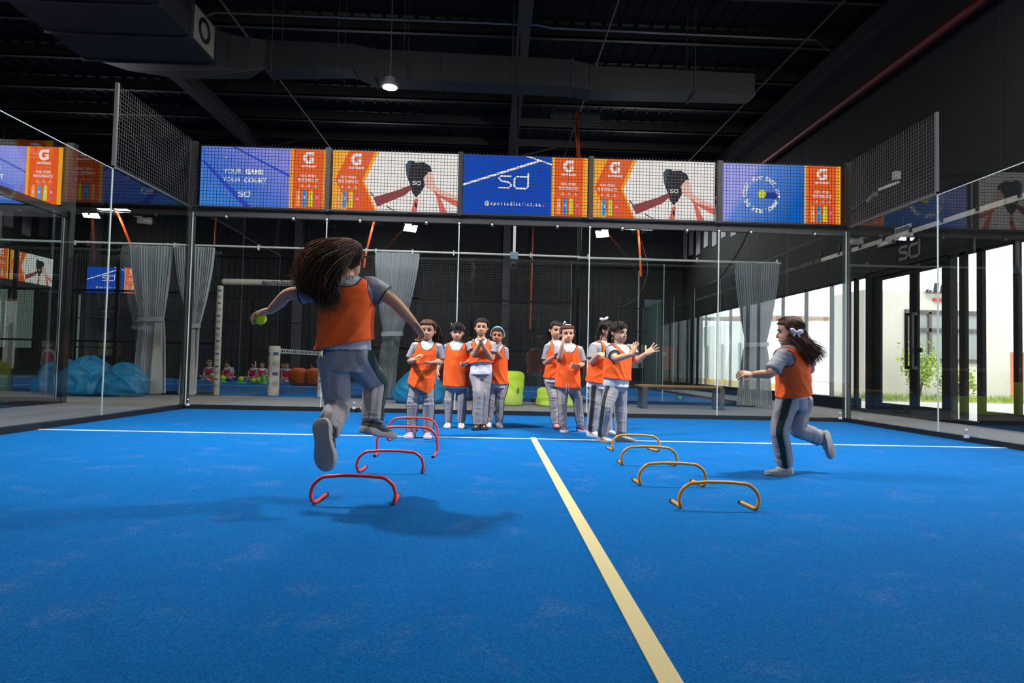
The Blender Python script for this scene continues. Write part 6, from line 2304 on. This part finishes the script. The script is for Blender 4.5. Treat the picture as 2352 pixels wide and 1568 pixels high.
# --- child with raised hand and drawstring
r, i_ = child(zR, -2.27, dict(S=1.0, skin=2, seed=16, style='parted', label='child with long hair raising one hand to the mouth, white drawstring showing', group=GRP,
    head=(383, 302, 0), look=(4, 6, -2), neck=(400, 420, 0), sR=(282, 462, 0.0), sL=(506, 468, 0.0), pelv=(388, 828, 0.02), rp=(-1, 0.12),
    eR=(300, 560, -0.1), wR=(330, 430, -0.16), eL=(540, 620, 0.02), wL=(510, 646, -0.13), kR=(330, 1030, -0.02), kL=(492, 1010, 0.0), aR=(340, 1265, -0.02), aL=(522, 1262, 0.05),
    fdR=(0.05, 1.0), fdL=(0.75, 0.6), hR=HD((0.1, 1, -0.1), (0.95, 0, -0.3), 1, curl=0.55, thumb=0.4), hL=HD((-0.9, -0.05, 0.4), (-0.1, 0.5, -0.8), 1, curl=0.6, thumb=0.5),
    bib_hem=(-0.11, 0.015, 0.0), shirt_hem=-0.13, trim=PM('magenta_trim', (176, 60, 120), 0.6), shoe=SH_navy, mouth='open', line=0.83, cap=0.05, hair_mat=M_hairb, part=-0.03, cord=True, leg_r=[0.084, 0.084, 0.074, 0.066, 0.062, 0.058, 0.048]))
H, hh = i_['H'], i_['hh']
locks('long_hair', i_['hair'], [[H(-0.25, -0.25, 0.8), H(-0.46, -0.2, 0.5), H(-0.5, -0.25, 0.1), H(-0.66, -0.3, -0.3)], [H(-0.1, -0.45, 0.8), H(-0.2, -0.5, 0.4), H(-0.35, -0.5, 0), H(-0.5, -0.45, -0.4)], [H(0.2, -0.3, 0.8), H(0.3, -0.4, 0.4), H(0.2, -0.45, 0), H(0.1, -0.4, -0.3)]], 60, 0.007, 0.008, [M_hair, M_hairb], 7)
P = [H(0.42 * math.cos(a), 0.16, 0.5) + i_['hu'] * 0.54 * hh * math.sin(a) for a in np.linspace(0.2, math.pi - 0.2, 20)]
MB().tube(P, 0.0055, 8).build('headband', PM('pale_headband', (196, 196, 200), 0.5), i_['hair'])

# --- child with glasses, braid and white bow
r, i_ = child(zR, -2.68, dict(S=1.08, skin=2, seed=17, label='child with glasses, a braid and a white bow behind the child holding out open hands', group=GRP,
    head=(800, 268, 0), look=(62, 4, 0), neck=(770, 392, 0), sR=(668, 440, -0.05), sL=(830, 430, 0.1), pelv=(706, 830, 0.02), rp=(-0.45, -0.85),
    eR=(640, 600, -0.08), wR=(712, 528, -0.2), eL=(820, 600, 0.1), wL=(860, 540, -0.02), kR=(668, 1060, -0.06), kL=(785, 1060, 0.08), aR=(640, 1310, -0.04), aL=(812, 1310, 0.08),
    fdR=(0.7, 0.7), fdL=(0.8, 0.5), hR=HD((0.9, 0.05, -0.1), (-0.1, -0.6, -0.6), -1, curl=0.4), hL=HD((0.8, 0.4, 0.2), (-0.3, 0.3, -0.8), 1, curl=0.4),
    bib_hem=(0.02, 0, 0), shirt_hem=-0.12, trim=PM('blush_trim', (206, 168, 170), 0.6), shoe=SH_white, mouth='smile', line=0.86, cap=0.045, leg_r=[0.082, 0.082, 0.074, 0.068, 0.066, 0.062, 0.054], stripe=M_dnavy, hh=0.18))
H, hh = i_['H'], i_['hh']
bow(i_['hair'], H(0.2, -0.15, 1.1), np.array([1, 0, 0.2]), Zu, 0.05, M_bow)
mb = MB()
for k in range(9):
    for s in (-1, 1):
        mb.ell(H(0.42 + 0.03 * s * (k % 2), -0.3 - 0.02 * k + 0.03 * s, 0.75 - 0.1 * k), i_['hr'] * 0.012, i_['hf'] * 0.014, i_['hu'] * 0.015, 8, 6)
mb.build('braid', M_hair, i_['hair'])
mb = MB()
for s in (-1, 1):
    mb.tube([H(s * 0.17 + 0.115 * math.cos(a), 0.47 - 0.06 * abs(0.17 + 0.115 * math.cos(a)), 0.485 + 0.085 * math.sin(a)) for a in np.linspace(0, 2 * math.pi, 18, endpoint=False)], 0.0022, 6, closed=True)
    mb.tube([H(s * 0.29, 0.44, 0.5), H(s * 0.4, 0.2, 0.5), H(s * 0.41, -0.05, 0.5)], 0.0018, 6)
mb.tube([H(-0.055, 0.47, 0.5), H(0.055, 0.47, 0.5)], 0.0022, 6)
mb.build('glasses', PM('glasses_rim', (60, 40, 40), 0.3), r)

# --- child holding out open hands
r, i_ = child(zR, -3.14, dict(S=1.03, skin=2, seed=18, style='parted', label='child in silver shoes holding both open hands out beside the farthest amber hurdle', group=GRP, vox=0.003,
    head=(926, 292, 0), look=(40, 6, 2), neck=(938, 424, 0), sR=(842, 476, -0.06), sL=(1050, 456, 0.08), pelv=(902, 806, 0.02), rp=(-0.75, -0.65),
    eR=(900, 566, -0.2), wR=(1070, 524, -0.3), eL=(1120, 590, 0.0), wL=(1216, 520, -0.06), kR=(800, 1080, -0.1), kL=(950, 1080, 0.06), aR=(756, 1335, -0.06), aL=(946, 1335, 0.04),
    fdR=(0.55, 0.8), fdL=(0.9, 0.35), hR=HD((0.3, 0.95, -0.1), (0.75, -0.2, -0.45), 1, curl=0.12, spread=0.2, thumb=1.1, L=0.14), hL=HD((0.78, 0.55, 0.1), (0.3, -0.25, -0.9), 1, curl=0.06, spread=0.26, thumb=1.15, L=0.15),
    bib_hem=(0.06, 0.02, 0.0), shirt_hem=-0.14, flare=0.01, trim=PM('black_trim', (40, 38, 38), 0.6), shoe=SH_run, mouth='closed', line=0.78, cap=0.05, cuff=0.006, sleeve=0.66, leg_r=[0.092, 0.092, 0.082, 0.072, 0.068, 0.062, 0.05], shirt_mat=M_shirt))
H, hh = i_['H'], i_['hh']
locks('fringe', i_['hair'], [[H(0.3, 0.1, 1.02), H(0.36, 0.3, 0.9), H(0.38, 0.32, 0.7), H(0.4, 0.2, 0.5)], [H(0.1, 0.15, 1.05), H(0.22, 0.36, 0.95), H(0.28, 0.42, 0.78), H(0.3, 0.38, 0.58)], [H(0.05, 0.2, 1.04), H(0.1, 0.38, 0.96), H(0.14, 0.46, 0.82), H(0.17, 0.46, 0.68)]], 36, 0.006, 0.006, [M_hair], 9)
locks('side_hair', i_['hair'], [[H(0.36, -0.25, 0.7), H(0.42, -0.25, 0.4), H(0.38, -0.3, 0.0), H(0.3, -0.35, -0.15)], [H(0.2, -0.45, 0.7), H(0.2, -0.5, 0.3), H(0.2, -0.45, 0), H(0.2, -0.42, -0.15)], [H(-0.1, -0.45, 0.7), H(-0.1, -0.5, 0.3), H(0, -0.45, 0), H(0, -0.4, -0.1)]], 40, 0.008, 0.006, [M_hair], 10)

# --- running child on the right
zr = zoom(1660, 700, 3.5647)
r, i_ = child(zr, -4.97, dict(S=1.02, skin=0, seed=19, style='', label='running child with windblown hair and a white bow in the right half of the court', group=GRP, vox=0.003,
    head=(552, 214, 0), look=(-108, 8, 0), neck=(548, 345, 0), sL=(490, 408, -0.09), sR=(644, 400, 0.1), pelv=(580, 745, 0.02), rp=(0.45, 0.9),
    eL=(392, 560, -0.12), wL=(240, 572, -0.1), eR=(718, 520, 0.14), wR=(690, 560, 0.24), kL=(468, 1030, -0.1), kR=(612, 1010, 0.02), aL=(516, 1300, -0.06), aR=(800, 1090, 0.12), hipL=(530, 790, -0.04), hipR=(640, 800, 0.06),
    fdL=(-1.0, 0.12), fdR=(0.22, -1.0, 0.1), fuR=(-0.5, -0.1, -0.85), lat={'L': vec(-0.45, 0, 0.9), 'R': vec(0.3, 0, -1)},
    hL=HD((-0.95, 0.12, 0.1), (0.1, -0.7, -0.7), 1, curl=0.6, spread=0.14, thumb=0.7), hR=HD((0.2, -0.8, -0.4), (-0.8, 0, 0.2), 1, curl=0.6),
    bib_hem=(0.02, 0, 0), shirt_hem=-0.02, trim=PM('pale_grey_trim', (126, 124, 120), 0.6), shoe=SH_grey, mouth='closed', line=0.8, cap=0.05, hair_mat=M_hairb, nape=0.2, ankle_h=0.066, foot=0.2, cuff=0.0, leg_r=[0.098, 0.098, 0.084, 0.074, 0.07, 0.064, 0.05], arch=-0.01))


def zp(x, y, dy):
    X_, Y_ = zr(x, y)
    return at(X_, Y_, -4.97 + dy)


gs = [[zp(560, 130, 0.0), zp(650, 200, -0.02), zp(700, 290, -0.06), zp(790, 350, -0.06), zp(858, 390, -0.02)],
      [zp(600, 170, 0.03), zp(650, 260, -0.05), zp(710, 340, -0.1), zp(790, 400, -0.1), zp(840, 460, -0.06)],
      [zp(560, 220, -0.1), zp(610, 280, -0.12), zp(680, 350, -0.14), zp(740, 430, -0.12), zp(760, 490, -0.08)],
      [zp(540, 250, -0.1), zp(600, 310, -0.12), zp(670, 390, -0.14), zp(710, 460, -0.12), zp(700, 520, -0.08)]]
H = i_['H']
locks('crown_hair', i_['hair'], [[H(0, 0.35, 0.97), H(-0.25, 0.2, 0.95), H(-0.4, 0.0, 0.8), H(-0.42, -0.25, 0.62), H(-0.3, -0.45, 0.5)], [H(0, 0.2, 1.03), H(-0.2, 0.0, 1.0), H(-0.3, -0.25, 0.85), H(-0.28, -0.42, 0.65), H(-0.2, -0.5, 0.5)], [H(0, 0.0, 1.05), H(-0.05, -0.2, 1.0), H(-0.05, -0.42, 0.85), H(-0.1, -0.5, 0.65), H(-0.1, -0.52, 0.45)]], 180, 0.0034, 0.006, [M_hair, M_hairb], 15)
locks('windblown_hair', i_['hair'], gs, 620, 0.0027, 0.017, [M_hairb, M_hairb, M_hairl, M_hair], 11, k=14, wave=0.004)
bow(i_['hair'], zp(606, 222, -0.16), np.array([1, 0, -0.15]), Zu, 0.05, M_bow)

# --- the jumping child
zj = zoom(0, 0, 1)
YJ = -6.15
r, i_ = child(zj, YJ, dict(S=1.05, skin=0, seed=20, style='', label='jumping child seen from behind with flying brown hair, above the red hurdles', group=GRP, vox=0.003,
    head=(795, 597, 0.02), look=(172, 6, 3), neck=(797, 640, 0), sR=(850, 655, 0.02), sL=(734, 668, -0.02), pelv=(793, 808, 0.0), rp=(1.0, 0.12, 0.12),
    eR=(906, 694, 0.03), wR=(951, 742, 0.06), eL=(662, 676, -0.02), wL=(622, 712, 0.05), hipR=(820, 822, 0.01), hipL=(767, 836, 0.0), kR=(858, 880, 0.2), kL=(775, 934, 0.02), aR=(856, 968, 0.1), aL=(752, 990, -0.24),
    fdR=(0.56, -0.22, -0.8), fuR=(0.1, 0.98, -0.1), fdL=(0.18, -1.0, 0.1), fuL=(0.16, 0.1, -1.0),
    hR=HD((0.55, -0.75, -0.2), (-0.45, -0.45, 0.4), -1, curl=[0.75, 0.8, 0.85, 0.9], thumb=0.6, L=0.14), hL=HD((-0.82, -0.28, 0.1), (0.3, -0.9, 0.15), 1, curl=[0.6, 0.62, 0.64, 0.66], spread=0.12, thumb=0.9, tcurl=0.5, L=0.14),
    bib_hem=(0.09, 0.09, 0.0), shirt_hem=0.03, waist=0.24, flare=0.006, trim=PM('plum_trim', (34, 28, 34), 0.6), shoe=SH_dark, mouth='closed', line=0.8, cap=0.05, nape_z=0.1, hair_mat=M_hairb, nape=0.2, sleeve=0.62, ankle_h=0.07, foot=0.235, cuff=0.004, cv=0.0036, leg_r=[0.098, 0.098, 0.088, 0.078, 0.072, 0.066, 0.058],
    lat={'R': vec(1, 0, 0.25), 'L': vec(-1, 0, -0.6)}, shirt_mat=PM('pale_grey_shirt', (196, 198, 206), 0.85, 0, 0.04, 40, 0.15, 300, 0.2)))
a_ = lambda x, y, d: at(x, y, YJ + d)
gs = [[a_(800, 560, 0.0), a_(770, 552, -0.06), a_(722, 562, -0.08), a_(694, 592, -0.08), a_(682, 630, -0.06), a_(664, 632, -0.05)],
      [a_(808, 556, -0.04), a_(768, 560, -0.1), a_(726, 576, -0.12), a_(702, 610, -0.12), a_(692, 650, -0.1), a_(690, 672, -0.1)],
      [a_(812, 562, -0.08), a_(776, 574, -0.13), a_(740, 596, -0.15), a_(716, 634, -0.15), a_(714, 668, -0.14), a_(724, 690, -0.14)],
      [a_(812, 572, -0.1), a_(784, 592, -0.15), a_(756, 616, -0.16), a_(738, 650, -0.16), a_(738, 682, -0.16), a_(746, 700, -0.16)],
      [a_(806, 590, -0.1), a_(786, 606, -0.15), a_(766, 634, -0.17), a_(756, 662, -0.17), a_(758, 686, -0.17), a_(754, 702, -0.17)],
      [a_(800, 606, -0.1), a_(784, 618, -0.15), a_(768, 644, -0.17), a_(766, 668, -0.18), a_(770, 686, -0.18), a_(764, 692, -0.18)]]
locks('flying_hair', i_['hair'], gs, 2200, 0.0025, 0.017, [M_hairl, M_hairb, M_hairb, M_hair, M_hair], 12, k=16, wave=0.006, lit_graded=True)  # outer strands chestnut as if lit, inner ones dark: light put into colour
locks('flyaway_strands', i_['hair'], gs, 90, 0.0014, 0.032, [M_hairb, M_hairl], 13, k=16, wave=0.012)
H = i_['H']
crown = [[H(0.05, 0.3, 0.98), H(0.3, 0.1, 0.95), H(0.42, -0.05, 0.75), H(0.43, -0.12, 0.5), H(0.36, -0.2, 0.28)], [H(0.05, 0.1, 1.04), H(0.3, -0.1, 0.95), H(0.4, -0.25, 0.7), H(0.38, -0.3, 0.45), H(0.25, -0.4, 0.25)], [H(0.03, -0.1, 1.04), H(0.2, -0.3, 0.92), H(0.28, -0.42, 0.68), H(0.25, -0.46, 0.4), H(0.1, -0.5, 0.22)], [H(0.0, -0.2, 1.0), H(0.0, -0.42, 0.85), H(0.02, -0.52, 0.6), H(-0.05, -0.55, 0.4), H(-0.2, -0.5, 0.25)], [H(-0.02, 0.1, 1.04), H(-0.3, -0.1, 0.95), H(-0.42, -0.25, 0.7), H(-0.45, -0.3, 0.4), H(-0.5, -0.4, 0.2)]]
locks('crown_hair', i_['hair'], crown, 380, 0.0034, 0.006, [M_hair, M_hair, M_hairb], 14, k=14)
mb = MB()
put_text(mb, 'LS S', 0.024, a_(803, 638, -0.13), (1, 0.0, 0.12), (-0.1, 0.25, 1), 0.0005)
mb.build('shirt_lettering', PM('shirt_red_print', (140, 60, 64), 0.7), [c for c in children(r) if c.name.startswith('shirt')][0], False)
ball(at(598, 732, YJ + 0.06), 0.0335, 'yellow tennis ball held in the jumping child\'s hand', 'balls in play')

# --- seated children in pink bibs on the far court
def seated(label, x, y, face, turn, extra):
    """cross legged child; turn = yaw of the body (0 faces the camera)"""
    c = np.array([x, y, 0.0])
    yb = math.radians(turn)
    f = np.array([math.sin(yb), -math.cos(yb), 0])
    rr = np.cross(f, Zu)

    def q(a, b, z):
        return c + rr * a + f * b + Zu * z
    n = dict(S=1.0, low=True, vox=0.007, seed=int(abs(x) * 10), skin=int(abs(x * 3)) % 4, label=label, group='seated children in pink bibs on the far court', base=c,
             pelv=q(0, 0, 0.12), neck=q(0, 0.05, 0.46), sR=q(0.115, 0.04, 0.42), sL=q(-0.115, 0.04, 0.42), rp=rr, head=q(0, 0.08, 0.585), hframe=head_frame(face, 6, 0),
             eR=q(0.17, 0.08, 0.26), wR=q(0.1, 0.22, 0.17), eL=q(-0.17, 0.08, 0.26), wL=q(-0.1, 0.22, 0.17), hipR=q(0.07, 0.02, 0.1), hipL=q(-0.07, 0.02, 0.1),
             kR=q(0.25, 0.2, 0.13), kL=q(-0.25, 0.2, 0.13), aR=q(-0.04, 0.3, 0.07), aL=q(0.05, 0.27, 0.07), fdR=nz(-rr + f * 0.3), fdL=nz(rr + f * 0.3), fuR=Zu, fuL=Zu,
             hR=dict(d=nz(-rr + f), n=-Zu, side=1, curl=0.4), hL=dict(d=nz(rr + f), n=-Zu, side=-1, curl=0.4), bib_mat=M_bibp, bib_hem=(-0.02, 0, 0), shirt_hem=-0.1, shoe=SH_white, ankle_h=0.05, foot=0.17,
             leg_r=[0.08, 0.08, 0.07, 0.062, 0.055, 0.05, 0.045], sleeve=0.95, shirt_mat=M_shirt)
    r, i_ = person(n)
    H = i_['H']
    if extra == 'band':
        P = [H(0.42 * math.cos(a), 0.12, 0.5) + i_['hu'] * 0.52 * i_['hh'] * math.sin(a) for a in np.linspace(0, math.pi, 16)]
        MB().tube(P, 0.02, 8).build('headband', PM('cream_headband', (206, 180, 140), 0.7), i_['hair'])
    elif extra == 'tail':
        locks('ponytail', i_['hair'], [[H(0, -0.4, 0.9), H(-0.1, -0.7, 0.8), H(-0.1, -0.75, 0.3), H(-0.1, -0.7, 0.0)], [H(0.1, -0.4, 0.9), H(0.1, -0.7, 0.7), H(0.1, -0.75, 0.3), H(0, -0.7, 0.0)]], 14, 0.02, 0.01, [M_hair], 4)
    elif extra == 'ribbon':
        MB().tube(spline([H(-0.2, -0.2, 1.0), H(-0.5, -0.2, 1.0), H(-0.62, -0.2, 0.6), H(-0.6, -0.15, 0.1)], 5), 0.012, 8).build('ribbon', M_bow, i_['hair'])
    return r


for px, face, turn, ex_, lb in ((483, 10, 0, 'band', 'seated child in a cream headband, leftmost of those in pink bibs'),
                                (524, 6, 0, '', 'seated child in a pink bib just right of the tall padded post'),
                                (541, -35, -25, 'tail', 'seated child in a pink bib turned left, third from the left'),
                                (582, -60, -10, 'ribbon', 'seated child in a pink bib with a trailing white ribbon'),
                                (609, 0, 20, '', 'seated child in a pink bib almost hidden by the thick padded post'),
                                (645, 8, 0, '', 'seated child in a pink bib just right of the thick padded post'),
                                (668, -4, 0, 'tail', 'seated child in a pink bib left of the orange pouf'),
                                (710, -10, 15, '', 'seated child in a pink bib behind the orange pouf'),
                                (731, -70, -30, '', 'seated child in a pink bib beside the jumping child\'s trousers')):
    X_ = at(px, 850, 12.5)[0]
    dy = {524: 0.1, 541: -0.55, 582: 0.15, 609: -0.3, 668: -0.35, 645: 0.3, 710: 0.4, 731: -0.4}.get(px, 0.0)
    seated(lb, X_, 12.5 + dy, face, turn, ex_)
# --- added figure in place of a child's reflection in the neighbouring court's glass
c = np.array([at(112, 800, 12.2)[0], 12.2, 0])
q = lambda a, b, z: c + np.array([a, -b, z])
person(dict(S=1.0, low=True, vox=0.008, seed=5, skin=1, label='standing child in a red bib far away through the left side glass', group='children far off', base=c, pelv=q(0, 0, 0.56), neck=q(0, 0, 0.93), sR=q(-0.125, 0, 0.89), sL=q(0.125, 0, 0.89), rp=np.array([-1., 0.3, 0]), head=q(0, 0, 1.07), hframe=head_frame(20, 0, 0),
            eR=q(-0.18, 0, 0.68), wR=q(-0.19, 0.05, 0.5), eL=q(0.2, 0, 0.7), wL=q(0.26, 0.08, 0.54), hipR=q(-0.06, 0, 0.52), hipL=q(0.06, 0, 0.52), kR=q(-0.07, 0.02, 0.3), kL=q(0.09, 0, 0.3), aR=q(-0.08, 0, 0.068), aL=q(0.12, 0, 0.068), fdR=np.array([-0.2, -1, 0.]), fdL=np.array([0.3, -1, 0.]), fuR=Zu, fuL=Zu,
            hR=dict(d=-Zu, n=XX, side=1, curl=0.4), hL=dict(d=-Zu, n=-XX, side=-1, curl=0.4), bib_mat=M_bibp, bib_hem=(-0.1, 0, 0), shirt_hem=-0.14, shoe=SH_white, sleeve=0.95))
